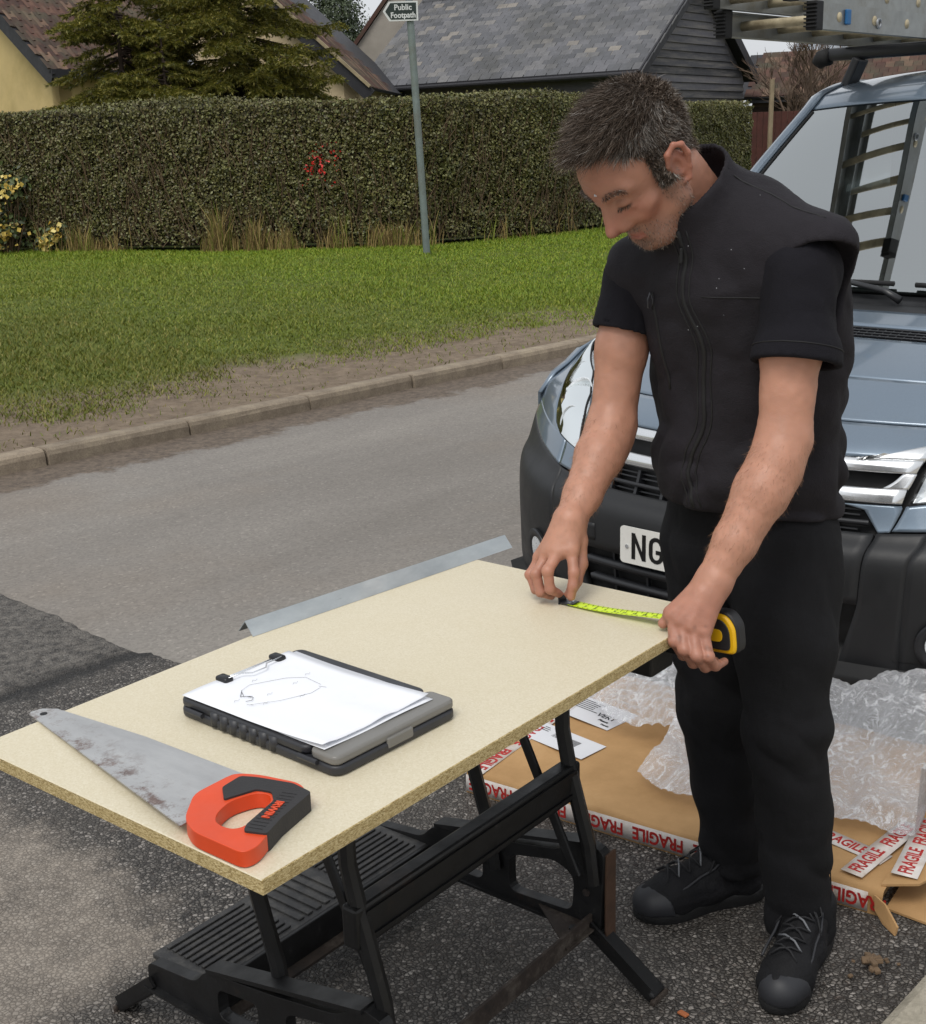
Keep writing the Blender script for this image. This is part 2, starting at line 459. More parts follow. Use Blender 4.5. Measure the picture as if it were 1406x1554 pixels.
def blades(P, h, w, lean, name, m, parent=None):
    """P (k,3) roots; each blade = bent strip of 3 triangles' worth (quad + tip)"""
    k = len(P)
    a = rng.uniform(0, 2 * np.pi, k); side = np.c_[np.cos(a), np.sin(a), np.zeros(k)]
    b = rng.uniform(0, 2 * np.pi, k); ld = np.c_[np.cos(b), np.sin(b), np.zeros(k)] * (lean * rng.uniform(.2, 1, k) * h)[:, None]
    up = np.array([0, 0, 1.0])[None] * h[:, None]
    w = (w * rng.uniform(.7, 1.3, k))[:, None]
    V = np.stack([P - side * w / 2, P + side * w / 2, P + up * .6 + ld * .45 + side * w * .4, P + up * .6 + ld * .45 - side * w * .4, P + up * .95 + ld + side * w * .08, P + up * .95 + ld - side * w * .08], 1).reshape(-1, 3)
    base = (np.arange(k) * 6)[:, None]
    F = np.concatenate([base + np.array([0, 1, 2, 3])[None], base + np.array([3, 2, 4, 5])[None]], 0)
    return obj(name, fast_mesh(name, V, F), m, parent)
def mat_grass():
    t = NT('verge_grass_blades')
    g = t.node('ShaderNodeNewGeometry')
    rnd = g.outputs['Random Per Island']
    lush = t.ramp(rnd, [(0.0, '#5a730e'), (0.5, '#708a14'), (0.85, '#88961c'), (1.0, '#a3a23a')])
    tired = t.ramp(rnd, [(0.0, '#515a14'), (0.5, '#646d19'), (0.85, '#787628'), (1.0, '#8c8048')])
    p = t.sep(g.outputs['Position'])
    s = t.math('ADD', t.math('MULTIPLY', p[1], 0.085), t.math('MULTIPLY', p[0], 0.045))
    s = t.math('ADD', s, t.math('MULTIPLY', t.math('SUBTRACT', t.noise(0.5, 4.0, 0.7, vec=g.outputs['Position']), 0.5), 0.9))
    t.set(t.mix(t.ramp(t.math('SUBTRACT', s, 0.55), [(0.1, 0.0), (0.75, 1.0)]), tired, lush), 0.6)
    return t.m
M_GRASS = mat_grass()
k = 1350000
rr_ = rng.uniform(-2.5, 24.0, k); nn_ = 6.40 + 12.5 * rng.uniform(0, 1, k) ** 1.15
px_ = RD[0] * rr_ + RN[0] * nn_; py_ = RD[1] * rr_ + RN[1] * nn_
soil_w = 0.16 + 1.25 * vnoise(rr_, nn_, 0.9, 1) * vnoise(rr_, nn_, 3.1, 2) + 0.30 * np.exp(-((rr_ - 6.6) / 1.2) ** 2) + 0.15 * vnoise(rr_, nn_, 11.0, 7)
keep = rng.uniform(0, 1, k) < smooth01((nn_ - 6.42 - soil_w * 0.75) / 0.45) * (0.55 + 0.45 * vnoise(rr_, nn_, 2.2, 4)) + 0.03
tuft = (nn_ < 6.46) & (rng.uniform(0, 1, k) < 0.5 * (vnoise(rr_, nn_, 5.0, 9) > .72))
keep &= (py_ < hedge_y(px_) - 0.05)
pix, dep = world_to_px(np.c_[px_, py_, verge_z(nn_)])
keep &= (pix[:, 0] > -800) & (pix[:, 0] < 1500) & (pix[:, 1] < 800)
keep &= rng.uniform(0, 1, k) < np.clip(14.0 / dep, 0, 1)
P = np.c_[px_, py_, verge_z(nn_) - 0.008][keep]
hh = rng.uniform(.010, .028, len(P)) * (0.7 + 0.9 * vnoise(P[:, 0], P[:, 1], 1.3, 6))
hh *= 1 + 0.9 * smooth01(1 - (hedge_y(P[:, 0]) - P[:, 1]) / 1.4)
tag(blades(P, hh, 0.0065, 1.3, 'grass', M_GRASS), 'short green grass covering the verge below the hedge', 'grass', kind='stuff')
# long dead grass standing at the hedge foot
M_DEAD = mat_leaf('dead_grass_blades', [(0.0, '#57452a'), (0.4, '#85703f'), (0.75, '#a9945e'), (.8, '#66701f'), (1.0, '#7c8430')], 0.8)
k = 16000
px_ = rng.uniform(-6.5, 2.4, k); prob = np.clip(1.2 * np.exp(-((px_ + 3.1) / 1.1) ** 2) + .8 * np.exp(-((px_ + 1.0) / .5) ** 2) + .6 * np.exp(-((px_ + 4.75) / .25) ** 2) + .06, 0, 1) * smooth01((vnoise(px_, px_ * 0, 3.3, 12) - .28) / .4)
keep = rng.uniform(0, 1, k) < prob
px_ = px_[keep]; py_ = hedge_y(px_) - rng.uniform(-.1, .3, len(px_)) ** 1
P = np.c_[px_, py_, np.full(len(px_), .39)]
hh = rng.uniform(.05, .62, len(P)) ** 1.2 * (.2 + 1.1 * vnoise(px_, px_ * 0, 4.7, 8))
tag(blades(P, hh, .009, .45, 'dead_grass', M_DEAD), 'tall dry straw coloured grass along the foot of the hedge', 'dry grass', kind='stuff')

# ---------------------------------------------------------------- hedge
def leaves(P, N, size, name, m, parent=None, aspect=.6, fold=.25, droop=None):
    """P centres, N preferred normals; each leaf is a folded diamond of two triangles"""
    k = len(P)
    N = N + rng.normal(0, .75, (k, 3)); N /= np.linalg.norm(N, axis=1)[:, None]
    t = rng.normal(0, 1, (k, 3))
    if droop is not None: t = t * .6 + np.asarray(droop)[None]
    t -= N * (t * N).sum(1)[:, None]; t /= np.linalg.norm(t, axis=1)[:, None]
    b = np.cross(N, t)
    s = (size * rng.uniform(.6, 1.35, k))[:, None]
    V = np.stack([P - t * s * .5, P + b * s * aspect * .5 + N * s * fold * .5, P + t * s * .5, P - b * s * aspect * .5 + N * s * fold * .5], 1).reshape(-1, 3)
    base = (np.arange(k) * 4)[:, None]
    F = np.concatenate([base + np.array([0, 1, 2])[None], base + np.array([0, 2, 3])[None]], 0)
    return obj(name, fast_mesh(name, V, F), m, parent)
def poly_sample(pts, k):
    pts = np.array(pts); seg = np.diff(pts, axis=0); L = np.linalg.norm(seg, axis=1)
    c = np.r_[0, np.cumsum(L)]; u = rng.uniform(0, c[-1], k)
    i = np.clip(np.searchsorted(c, u) - 1, 0, len(L) - 1)
    tt = (u - c[i]) / L[i]
    p = pts[i] + seg[i] * tt[:, None]
    nrm = np.c_[seg[i][:, 1], -seg[i][:, 0]] / L[i][:, None]
    return p, nrm, u
HEDGE_H, HEDGE_T = 1.80, 0.9
hedge = empty('hedge', (0, 17.2, .4))
tag(hedge, 'long clipped dark green hedge behind the grass verge', 'hedge')
M_HCORE = simple('hedge_inner_twigs', '#2a2318', 0.95, bump=1.0, bscale=25, bdist=.05)
M_HLEAF = mat_leaf('hedge_leaves', [(0.0, '#353a1a'), (0.3, '#505426'), (0.55, '#676632'), (0.72, '#5f5230'), (0.9, '#747640'), (1.0, '#8b8a58')], .5, 0,
                   .7, [(0.0, '#3b361e'), (0.35, '#5d5231'), (0.6, '#696237'), (0.8, '#59622f'), (1.0, '#827f55')])
def hedge_top(x): return .4 + HEDGE_H + .05 * np.sin(x * 1.3) + .03 * (vnoise(x, x * 0, 1.9, 3) - .5)
off = Vector((0, -17.2, -.4))
mb = MB()
hp = [Vector((x, y, 0)) for x, y in HEDGE]
rows = []
for i, p in enumerate(hp):
    d = (hp[min(i + 1, len(hp) - 1)] - hp[max(i - 1, 0)]).normalized(); nn = Vector((d.y, -d.x, 0))
    top = float(hedge_top(p.x)) - .4
    rows.append([p + Vector((0, -17.2, 0)) + nn * a + Vector((0, 0, z)) for a, z in ((-.16, .06), (-.12, top - .05), (-.2, top - .02), (-HEDGE_T + .12, top - .02), (-HEDGE_T + .1, .06))])
mb.grid(rows); mb.f.append((0, 1, 2, 3, 4)); mb.mi.append(0); e = (len(rows) - 1) * 5; mb.f.append((e + 4, e + 3, e + 2, e + 1, e)); mb.mi.append(0)
mb.build('inner_twigs', M_HCORE, hedge)
kf = 280000
p, nr, u = poly_sample(HEDGE, kf)
pxx, dd = world_to_px(np.c_[p, np.full(kf, 1.4)])
kp = (pxx[:, 0] > -900) & (pxx[:, 0] < 1400); p, nr = p[kp], nr[kp]
z = rng.uniform(.02, 1, len(p)) ** .9 * HEDGE_H
depth = -rng.exponential(.05, len(p)) + .05 * (vnoise(p[:, 0] + p[:, 1] * .3, z, 2.2, 1)) + .07 * vnoise(p[:, 0], z, 6.0, 2) - .03
thin = np.clip(1.2 - z / .35, 0, 1) * .6 + .35 * (vnoise(p[:, 0], z, 4.3, 5) > .78)
kp = rng.uniform(0, 1, len(p)) > thin
P = np.c_[p + nr * depth[:, None], z + .4][kp]; Nn = np.c_[nr, np.full(len(nr), .35)][kp]
# top and end faces
p2, nr2, _ = poly_sample(HEDGE, 45000)
a2 = rng.uniform(0, HEDGE_T, len(p2))
z2 = hedge_top(p2[:, 0]) + rng.normal(0, .025, len(p2)) - .02 + .05 * vnoise(p2[:, 0], p2[:, 1], 5, 2)
pxx, dd = world_to_px(np.c_[p2, z2]); kp = (pxx[:, 0] > -900) & (pxx[:, 0] < 1400)
P2 = np.c_[p2 - nr2 * a2[:, None], z2][kp]; N2 = np.tile([0, -.2, 1.0], (len(P2), 1))
e0 = np.array(HEDGE[-1]); ed = np.array(HEDGE[-1]) - np.array(HEDGE[-2]); ed /= np.linalg.norm(ed); en = np.array([ed[1], -ed[0]])
k3 = 9000
a3 = rng.uniform(0, HEDGE_T, k3)
P3 = np.c_[e0 - en * a3[:, None] + ed * rng.normal(0, .04, k3)[:, None], rng.uniform(.42, 2.2, k3)]; N3 = np.tile([ed[0], ed[1], .2], (k3, 1))
PA = np.concatenate([P, P2, P3]) + np.array([0, -17.2, -.4]); NA = np.concatenate([Nn, N2, N3])
tag(leaves(PA, NA, .040, 'foliage', M_HLEAF, hedge, .62), kind='stuff')
# bare twigs showing through the face
M_TWIG = simple('hedge_twig_bark', '#5e4c38', .9, var=.3)
mb = MB()
p, nr, _ = poly_sample([(-7, 18.1)] + HEDGE[2:6], 1500)
for i in range(len(p)):
    a = Vector((p[i][0], p[i][1], .45 + random.random() ** 1.4 * 1.5)); nv = Vector((nr[i][0], nr[i][1], 0))
    a += nv * random.uniform(-.06, .05)
    b = a + Vector((random.uniform(-.15, .15), 0, random.uniform(.12, .5))) + nv * random.uniform(-.03, .06)
    if b.z > 2.22: continue
    mb.tube([a - Vector((0, 17.2, .4)), (a + b) / 2 + Vector((random.uniform(-.02, .02), 0, 0)) - Vector((0, 17.2, .4)), b - Vector((0, 17.2, .4))], [.006, .005, .002], 3, False)
tag(mb.build('twigs', M_TWIG, hedge), kind='stuff')
# red patch caught in the hedge
M_RED = mat_leaf('red_patch', [(0, '#8e1712'), (.6, '#c4231b'), (1, '#e2493c')], .5)
k = 300
cx = rng.normal(0, .12, k); cz = rng.normal(0, .15, k)
ok = (np.abs(cx) < .26) & (np.abs(cz) < .28) & (rng.uniform(0, 1, k) < .15 + .85 * (vnoise(cx, cz, 14, 3) > .5))
xx = -1.62 + cx[ok] + .3 * cz[ok]; zz = 1.44 + cz[ok]
P = np.c_[xx, hedge_y(xx) - rng.uniform(-.02, .08, len(xx)), zz] + np.array([0, -17.2, -.4])
leaves(P, np.tile([0, -1., .2], (len(P), 1)), .04, 'red_leaves', M_RED, hedge)
# yellow flowering shrub at the hedge foot on the left
shrub = empty('flowering_shrub', (-6.05, 17.55, .4))
tag(shrub, 'shrub with pale yellow flower clusters in front of the hedge on the left', 'shrub')
M_YEL = mat_leaf('pale_yellow_flowers', [(0, '#a98a2e'), (.5, '#cfb457'), (1, '#e6d58c')], .6)
M_SLEAF = mat_leaf('shrub_leaves', [(0, '#222c12'), (.6, '#3c4a20'), (1, '#5c6a38')], .5)
Pf = []; Pl = []
for cx, cy, cz, s, nfl in ((-.32, 0, .95, .2, 90), (-.1, -.05, .62, .26, 160), (.12, .0, .3, .18, 60), (-.4, -.02, .35, .28, 210), (.28, 0, .85, .1, 50), (.0, 0, 1.0, .12, 40), (.75, .02, .22, .1, 40), (.6, 0, .1, .1, 25)):
    Pf.append(rng.normal(0, 1, (nfl, 3)) * s * .6 + np.array([cx, cy - .1, cz])); Pl.append(rng.normal(0, 1, (nfl * 3, 3)) * s * .75 + np.array([cx, cy, cz]))
Pf = np.concatenate(Pf); Pl = np.concatenate(Pl); Pf[:, 2] = np.abs(Pf[:, 2]); Pl[:, 2] = np.abs(Pl[:, 2])
tag(leaves(Pf, np.tile([0, -1., .5], (len(Pf), 1)), .07, 'flowers', M_YEL, shrub, .9), kind='stuff')
tag(leaves(Pl, np.tile([0, -1., .5], (len(Pl), 1)), .075, 'foliage', M_SLEAF, shrub), kind='stuff')
mb = MB()
for i in range(14):
    x = random.uniform(-.3, .5); mb.tube([(x * .5, 0, -.02), (x * .8, random.uniform(-.1, .05), .3), (x, random.uniform(-.15, .05), random.uniform(.5, .95))], [.012, .009, .004], 5)
mb.build('stem', M_TWIG, shrub)

# ---------------------------------------------------------------- footpath sign
post = empty('footpath_sign', (-.34, 15.75, .38))
tag(post, 'grey metal footpath signpost with a finger sign standing on the verge', 'signpost')
M_GALV = simple('dull_galvanised_steel', '#77827f', .55, .35, var=.1, nscale=9, bump=.15, bscale=120, dirt='#6d6d62')
lean = Vector((-.035, 0, 1))
mb = MB(); mb.tube([lean * z for z in (-.1, 0, 1.4, 3.3)], .042, 16); mb.build('pole', M_GALV, post, auto=50)
M_SIGNG = simple('sign_dark_green_enamel', '#1b2a24', .4)
M_SIGNW = simple('sign_white_enamel', '#cfd2cf', .4)
sc_ = Vector((-.1, -.06, 2.72))
fing = empty('sign_blade', tuple(sc_), 0, post)
pl = [(-.30, 0), (-.23, .105), (.10, .105), (.10, -.105), (-.23, -.105)]
Mx = Matrix.Rotation(R(90), 4, 'X')
MB().prism([(x, y) for x, y in pl], -.004, .004, Mx).build('backing_plate', M_SIGNW, fing)
MB().prism([(x * .88 - .008, y * .84) for x, y in pl], .0045, .007, Mx).build('face_plate', M_SIGNG, fing)
def text_mesh(name, s, size, m, parent, M, bold=0.0, ext=0.0006, align='CENTER', sx=1.0, shear=0.0):
    cu = bpy.data.curves.new(name, 'FONT'); cu.body = s; cu.size = size; cu.align_x = align; cu.align_y = 'CENTER'
    cu.extrude = ext; cu.offset = bold; cu.resolution_u = 3; cu.shear = shear
    tmp = bpy.data.objects.new('tmp_text', cu); COL.objects.link(tmp)
    dg = bpy.context.evaluated_depsgraph_get(); dg.update()
    me = bpy.data.meshes.new_from_object(tmp.evaluated_get(dg))
    bpy.data.objects.remove(tmp); bpy.data.curves.remove(cu)
    me.transform(M @ Matrix.Diagonal((sx, 1, 1, 1)))
    me.name = name
    return obj(name, me, m, parent)
text_mesh('lettering', 'Public', .085, M_SIGNW, fing, Matrix.Translation((-.07, -.0078, .038)) @ Mx, .002)
text_mesh('lettering', 'Footpath', .085, M_SIGNW, fing, Matrix.Translation((-.07, -.0078, -.045)) @ Mx, .002, sx=.92)
for z in (2.68, 2.76):
    mb = MB(); mb.tube([(lean.x * z, 0, z - .008), (lean.x * z, 0, z + .008)], .047, 14); mb.bar((lean.x * z, -.03, z), (lean.x * z, -.062, z), .03, .016); mb.build('clamp', M_GALV, post)
# ================================================================ buildings behind the hedge
def frame(o, ax, ay, az):
    M = Matrix((Vector(ax), Vector(ay), Vector(az))).transposed().to_4x4(); M.translation = Vector(o); return M
def mat_random(name, stops, rough, grime=None, gscale=.8, streak=None, bump=.4, bscale=30, bdist=.004):
    t = NT(name)
    oi = t.node('ShaderNodeObjectInfo')
    g = t.node('ShaderNodeNewGeometry')
    rnd = t.math('FRACT', t.math('ADD', oi.outputs['Random'], g.outputs['Random Per Island']))
    col = t.ramp(rnd, stops)
    pos = g.outputs['Position']
    fine = t.ramp(t.noise(14, 5.0, .7, vec=pos), [(.3, .8), (.7, 1.15)])
    col = t.mix(1.0, col, fine, 'MULTIPLY')
    if grime:
        m = t.ramp(t.noise(gscale, 5.0, .7, vec=t.mapping(pos, streak) if streak else pos), [(.45, 0.0), (.68, .8)])
        col = t.mix(m, col, grime)
    t.set(col, rough)
    t.bump(t.noise(bscale, 4.0, .7, vec=pos), bump, bdist)
    return t.m
M_TILE = mat_random('brown_clay_tile', [(0, '#3a2620'), (.4, '#4b322a'), (.75, '#593d33'), (1, '#79604f')], .85, '#4a4a3a', 1.4)
M_SLATE = mat_random('grey_slate', [(0, '#4c4d51'), (.3, '#5a5b5f'), (.6, '#646468'), (.93, '#706f6f'), (1, '#857f77')], .55, '#434341', .55, (1.5, 1.5, .35))
M_CREAM = simple('cream_render', '#c2ac78', .9, var=.08, nscale=2, bump=.3, bscale=70, dirt='#a6935f', dscale=.8)
M_PEACH = simple('pale_peach_render', '#c8b594', .9, var=.06, nscale=2, bump=.3, bscale=70, dirt='#ab9878', dscale=.7)
M_GREYR = simple('grey_roughcast_render', '#a19a90', .92, var=.08, nscale=3, bump=.5, bscale=60, dirt='#8c867c', dscale=.9)
M_BLACKW = mat_random('black_stained_weatherboard', [(0, '#3a3a3e'), (.6, '#4d4d52'), (1, '#616067')], .75, '#77736e', 2.0, (.4, .4, 5))
M_BROWNW = mat_random('dark_brown_weatherboard', [(0, '#2a201b'), (.6, '#3b2c25'), (1, '#4c392f')], .85, '#55483c', 2.0, (.4, .4, 5))
M_FASCIA = simple('dark_fascia_paint', '#25252a', .6, var=.15)
M_LEAD = simple('lead_flashing', '#b9bcc0', .45, .3)
M_VERGE = simple('mortar_verge', '#9a8c70', .9, var=.2, bump=.4)
M_REDFENCE = simple('red_brown_fence_stain', '#4a261f', .8, var=.2, bump=.3)

def roof_pieces(parent, name, M, length, slope, pw, expo, mesh_fn, m, limit=300):
    """lay courses of tiles or slates on the plane M (x along the eave, y up the slope, z normal); parent has identity rotation"""
    base = mesh_fn(name); base.materials.append(m)
    PM = Matrix.Translation(parent.location).inverted() if parent.parent is None else Matrix.Translation(parent.location + parent.parent.location).inverted()
    items = []
    nrow = int(slope / expo); ncol = int(length / pw) + 1
    for j in range(nrow):
        for i in range(ncol):
            x = i * pw + (pw / 2 if j % 2 else 0) - pw / 4
            if x < -pw * .3 or x + pw > length + pw * .6: continue
            items.append(M @ Matrix.Translation((x + random.uniform(-.004, .004), j * expo + random.uniform(-.006, .006), .012)) @ Matrix.Rotation(R(2.6) + random.uniform(-.006, .006), 4, 'X') @ Matrix.Rotation(random.uniform(-.012, .012), 4, 'Z'))
    pos = np.array([tuple(t.translation) for t in items])
    pix, dep = world_to_px(pos)
    inside = (pix[:, 0] > -20) & (pix[:, 0] < 1420) & (pix[:, 1] > -15) & (pix[:, 1] < 160)
    order = np.argsort(np.where(inside, dep, 1e6 + dep))
    single = set(order[:min(limit, int(inside.sum()))].tolist())
    rest = MB()
    bv = [v.co.copy() for v in base.vertices]; bf = [tuple(p.vertices) for p in base.polygons]
    for i, t in enumerate(items):
        if i in single:
            o = obj(name, base, None, parent); o.matrix_local = PM @ t
        else:
            T = PM @ t; rest.add([T @ v for v in bv], bf)
    if rest.v: tag(rest.build(name + '_courses', m, parent), kind='stuff')
def slate_mesh(name):
    return MB().box((.145, .14, 0), (.268, .30, .020)).mesh(name)
def tile_mesh(name):
    mb = MB(); xs = np.linspace(.0, .196, 7); prof = [.022, .028, .018, .004, .0, .006, .022]
    rows = [[(x, y, z + dz) for x, z in zip(xs, prof)] for y, dz in ((0, 0), (.3, 0))]
    mb.grid(rows); low = [[(x, 0, z - .026) for x, z in zip(xs, prof)], [(x, 0, z) for x, z in zip(xs, prof)]]
    mb.grid(low)
    return mb.mesh(name)
def wall_poly(name, pts, thick, m, parent, inward):
    """vertical wall slab from a 3D outline, thickened inward"""
    n = len(pts); pts = [Vector(p) for p in pts]; iv = Vector(inward).normalized() * thick
    mb = MB(); mb.add(pts + [p + iv for p in pts], [tuple(range(n)), tuple(range(2 * n - 1, n - 1, -1))] + [(i, n + i, n + (i + 1) % n, (i + 1) % n) for i in range(n)])
    me = mb.mesh(name); bm = bmesh.new(); bm.from_mesh(me); bmesh.ops.recalc_face_normals(bm, faces=bm.faces); bm.to_mesh(me); bm.free()
    return obj(name, me, m, parent)

# ---- barn with slate roof
B0 = Vector((3.72, 27.0, .4)); ph = R(38)
ba = Vector((-math.cos(ph), math.sin(ph), 0)); bb = Vector((math.sin(ph), math.cos(ph), 0)); bz = Vector((0, 0, 1))
BL, BW, BE, BP = 7.3, 5.0, 2.62, R(38)
barn = empty('barn', B0)
tag(barn, 'barn with grey slate roof and black weatherboarded gable behind the hedge', 'barn')
def bl(a, b, z): return ba * a + bb * b + bz * z
ridge = BE + BW / 2 * math.tan(BP)
wall_poly('wall', [bl(.12, .15, -.3), bl(BL - .1, .15, -.3), bl(BL - .1, .15, BE - .06), bl(.12, .15, BE - .06)], .2, M_BLACKW, barn, bb)
wall_poly('wall', [bl(.12, BW - .15, -.3), bl(BL - .1, BW - .15, -.3), bl(BL - .1, BW - .15, BE - .06), bl(.12, BW - .15, BE - .06)], .2, M_BLACKW, barn, -bb)
for a_, s_ in ((.1, 1), (BL - .08, -1)):
    wall_poly('gable_wall', [bl(a_, .15, -.3), bl(a_, BW - .15, -.3), bl(a_, BW - .15, BE - .02), bl(a_, BW / 2, ridge - .12), bl(a_, .15, BE - .02)], .15, M_BLACKW, barn, ba * s_)
# feathered boards on the visible gable
z = -.1
while z < ridge - .15:
    zt = z + .17
    lo = .15 if zt < BE else .15 + (zt - BE) / math.tan(BP) + .06
    hi = BW - lo
    if hi - lo < .2: break
    mb = MB(); mb.box((0, 0, 0), (hi - lo, .03, .19), bev=.004)
    o = mb.build('weatherboard', M_BLACKW, barn)
    tilt = Matrix.Rotation(R(-11), 4, 'X')
    o.matrix_local = frame(bl(.085, BW / 2, z + .08), bb, ba, bz) @ tilt @ Matrix.Translation((0, random.uniform(-.003, .003), 0))
    z += .155
cp_, sp_ = math.cos(BP), math.sin(BP)
for side in (0, 1):
    ey = bb if side == 0 else -bb
    up = ey * cp_ + bz * sp_; nrm = bz * cp_ - ey * sp_
    org = bl(-.12, -.15, BE - .15 * math.tan(BP)) if side == 0 else bl(-.12, BW + .15, BE - .15 * math.tan(BP))
    SL = (BW / 2 + .15) / cp_
    Mr = frame(org, ba, up, nrm)
    mb = MB(); mb.box((BL / 2 + .1, SL / 2, -.03), (BL + .24, SL, .06)); o = mb.build('roof_deck', M_FASCIA, barn); o.matrix_local = Mr
    MB().bar(org + ba * .0, org + ba * (BL + .24), .03, .13).build('fascia', M_FASCIA, barn)
    gt = MB(); gt.tube([org - ey * .07 + bz * -.02, org - ey * .07 + ba * (BL + .24) + bz * -.02], .05, 10); gt.build('gutter', M_FASCIA, barn)
    for a_ in (-.14,):
        q0 = org + ba * (a_ + .12); MB().bar(q0 - bz * .05, q0 + up * SL - bz * .05, .035, .2, up=nrm).build('bargeboard', M_FASCIA, barn)
    if side == 0:
        roof_pieces(barn, 'slate', Matrix.Translation(B0) @ Mr, BL + .24, SL, .29, .152, slate_mesh, M_SLATE)
    else:
        mb = MB()
        for j in range(int(SL / .152)):
            for i in range(int(BL / .213)):
                T = Mr @ Matrix.Translation((i * .213, j * .152, .012)) @ Matrix.Rotation(R(2.6), 4, 'X'); mb.box(T @ Vector((.105, .14, 0)), (.205, .3, .008), T)
        tag(mb.build('slate_courses', M_SLATE, barn), kind='stuff')
mb = MB(); mb.tube([bl(-.14, BW / 2, ridge + .02), bl(BL + .1, BW / 2, ridge + .02)], .07, 10); mb.build('ridge_tile', M_SLATE, barn)

# ---- cream house with brown tiled roof, left
H0 = Vector((-7.0, 24.0, .4))
ha = Vector((.70, .714, 0)).normalized(); hb = Vector((-ha.y, ha.x, 0)); HP = R(34)
house = empty('house', H0)
tag(house, 'cream walled house with brown tiled roof behind the conifers on the left', 'house')
hl = lambda a, b, z: ha * a + hb * b + bz * z
HE, HL, HW = 2.72, 6.3, 7.0
wall_poly('wall', [hl(.3, .3, -.3), hl(HL, .3, -.3), hl(HL, .3, HE + .05), hl(.3, .3, HE + .05)], .25, M_CREAM, house, hb)
hr = HE + HW / 2 * math.tan(HP)
wall_poly('gable_wall', [hl(.3, .3, -.3), hl(.3, HW - .3, -.3), hl(.3, HW - .3, HE + .1), hl(.3, HW / 2, hr - .1), hl(.3, .3, HE + .1)], .25, M_CREAM, house, ha)
wall_poly('gable_wall', [hl(HL, .3, -.3), hl(HL, HW - .3, -.3), hl(HL, HW - .3, HE + .1), hl(HL, HW / 2, hr - .1), hl(HL, .3, HE + .1)], .25, M_CREAM, house, -ha)
wall_poly('wall', [hl(.3, HW - .3, -.3), hl(HL, HW - .3, -.3), hl(HL, HW - .3, HE + .05), hl(.3, HW - .3, HE + .05)], .25, M_CREAM, house, -hb)
ch_, sh_ = math.cos(HP), math.sin(HP)
for side in (0, 1):
    ey = hb if side == 0 else -hb
    up = ey * ch_ + bz * sh_; nrm = bz * ch_ - ey * sh_
    org = hl(0, 0 if side == 0 else HW, HE - .02)
    SL = (HW / 2) / ch_
    Mr = frame(org, ha, up, nrm)
    mb = MB(); mb.box((HL / 2, SL / 2, -.03), (HL, SL, .06)); o = mb.build('roof_deck', M_FASCIA, house); o.matrix_local = Mr
    MB().bar(org + ha * .03 - bz * .16, org + ha * .03 + up * SL - bz * .16, .04, .24, up=nrm).build('bargeboard', M_FASCIA, house)
    MB().bar(org - bz * .06 - ey * .03, org + ha * HL - bz * .06 - ey * .03, .03, .15).build('fascia', M_FASCIA, house)
    if side == 0: roof_pieces(house, 'roof_tile', Matrix.Translation(H0) @ Mr, HL, SL, .2, .235, tile_mesh, M_TILE)
mb = MB(); mb.tube([hl(-.03, HW / 2, hr), hl(HL, HW / 2, hr)], .09, 10); mb.build('ridge_tile', M_TILE, house)

# ---- gabled wing with pale render
W0 = Vector((-1.57, 26.0, .4))
wing = empty('gabled_house', W0)
tag(wing, 'pale rendered gable end with dark bargeboard left of the slate barn', 'house')
wa = Vector((-1, .12, 0)).normalized(); wb = Vector((.095, 1, 0)).normalized()
wl_ = lambda a, b, z: wa * a + wb * b + bz * z
WE, WW, WD, WP = 2.35, 5.6, 6.0, R(43)
wr = WE + WW / 2 * math.tan(WP)
wall_poly('gable_wall', [wl_(.25, .2, -.3), wl_(WW - .25, .2, -.3), wl_(WW - .25, .2, WE + .1), wl_(WW / 2, .2, wr - .12), wl_(.25, .2, WE + .1)], .25, M_PEACH, wing, wb)
wall_poly('wall', [wl_(.25, .2, -.3), wl_(.25, WD, -.3), wl_(.25, WD, WE + .1), wl_(.25, .2, WE + .1)], .25, M_PEACH, wing, wa)
wall_poly('wall', [wl_(WW - .25, .2, -.3), wl_(WW - .25, WD, -.3), wl_(WW - .25, WD, WE + .1), wl_(WW - .25, .2, WE + .1)], .25, M_PEACH, wing, -wa)
for side in (0, 1):
    ex = wa if side == 0 else -wa
    up = ex * math.cos(WP) + bz * math.sin(WP); nrm = bz * math.cos(WP) - ex * math.sin(WP)
    org = wl_(0 if side == 0 else WW, 0, WE); SL = WW / 2 / math.cos(WP)
    bdir = wb if side == 0 else wb
    Mr = frame(org, wb, up, nrm)
    mb = MB(); mb.box((WD / 2, SL / 2, -.03), (WD, SL, .06)); o = mb.build('roof_deck', M_FASCIA, wing); o.matrix_local = Mr
    MB().bar(org - wb * .03 - bz * .17 - ex * .05, org - wb * .03 + up * (SL + .02) - bz * .17, .05, .24, up=nrm).build('bargeboard', M_FASCIA, wing)
    MB().bar(org - wb * .06 - bz * .0 - ex * .05, org - wb * .06 + up * (SL + .04), .09, .055, up=nrm).build('verge', M_VERGE, wing)
    if side == 0: roof_pieces(wing, 'roof_tile', Matrix.Translation(W0) @ Mr, WD, SL, .2, .235, tile_mesh, M_TILE, 120)
mb = MB(); mb.tube([(-3.1, -.72, 2.35), (-3.18, -.72, 2.7), (-3.32, -.7, 3.55)], .075, 10); mb.build('flashing_pipe', M_LEAD, wing, auto=50)

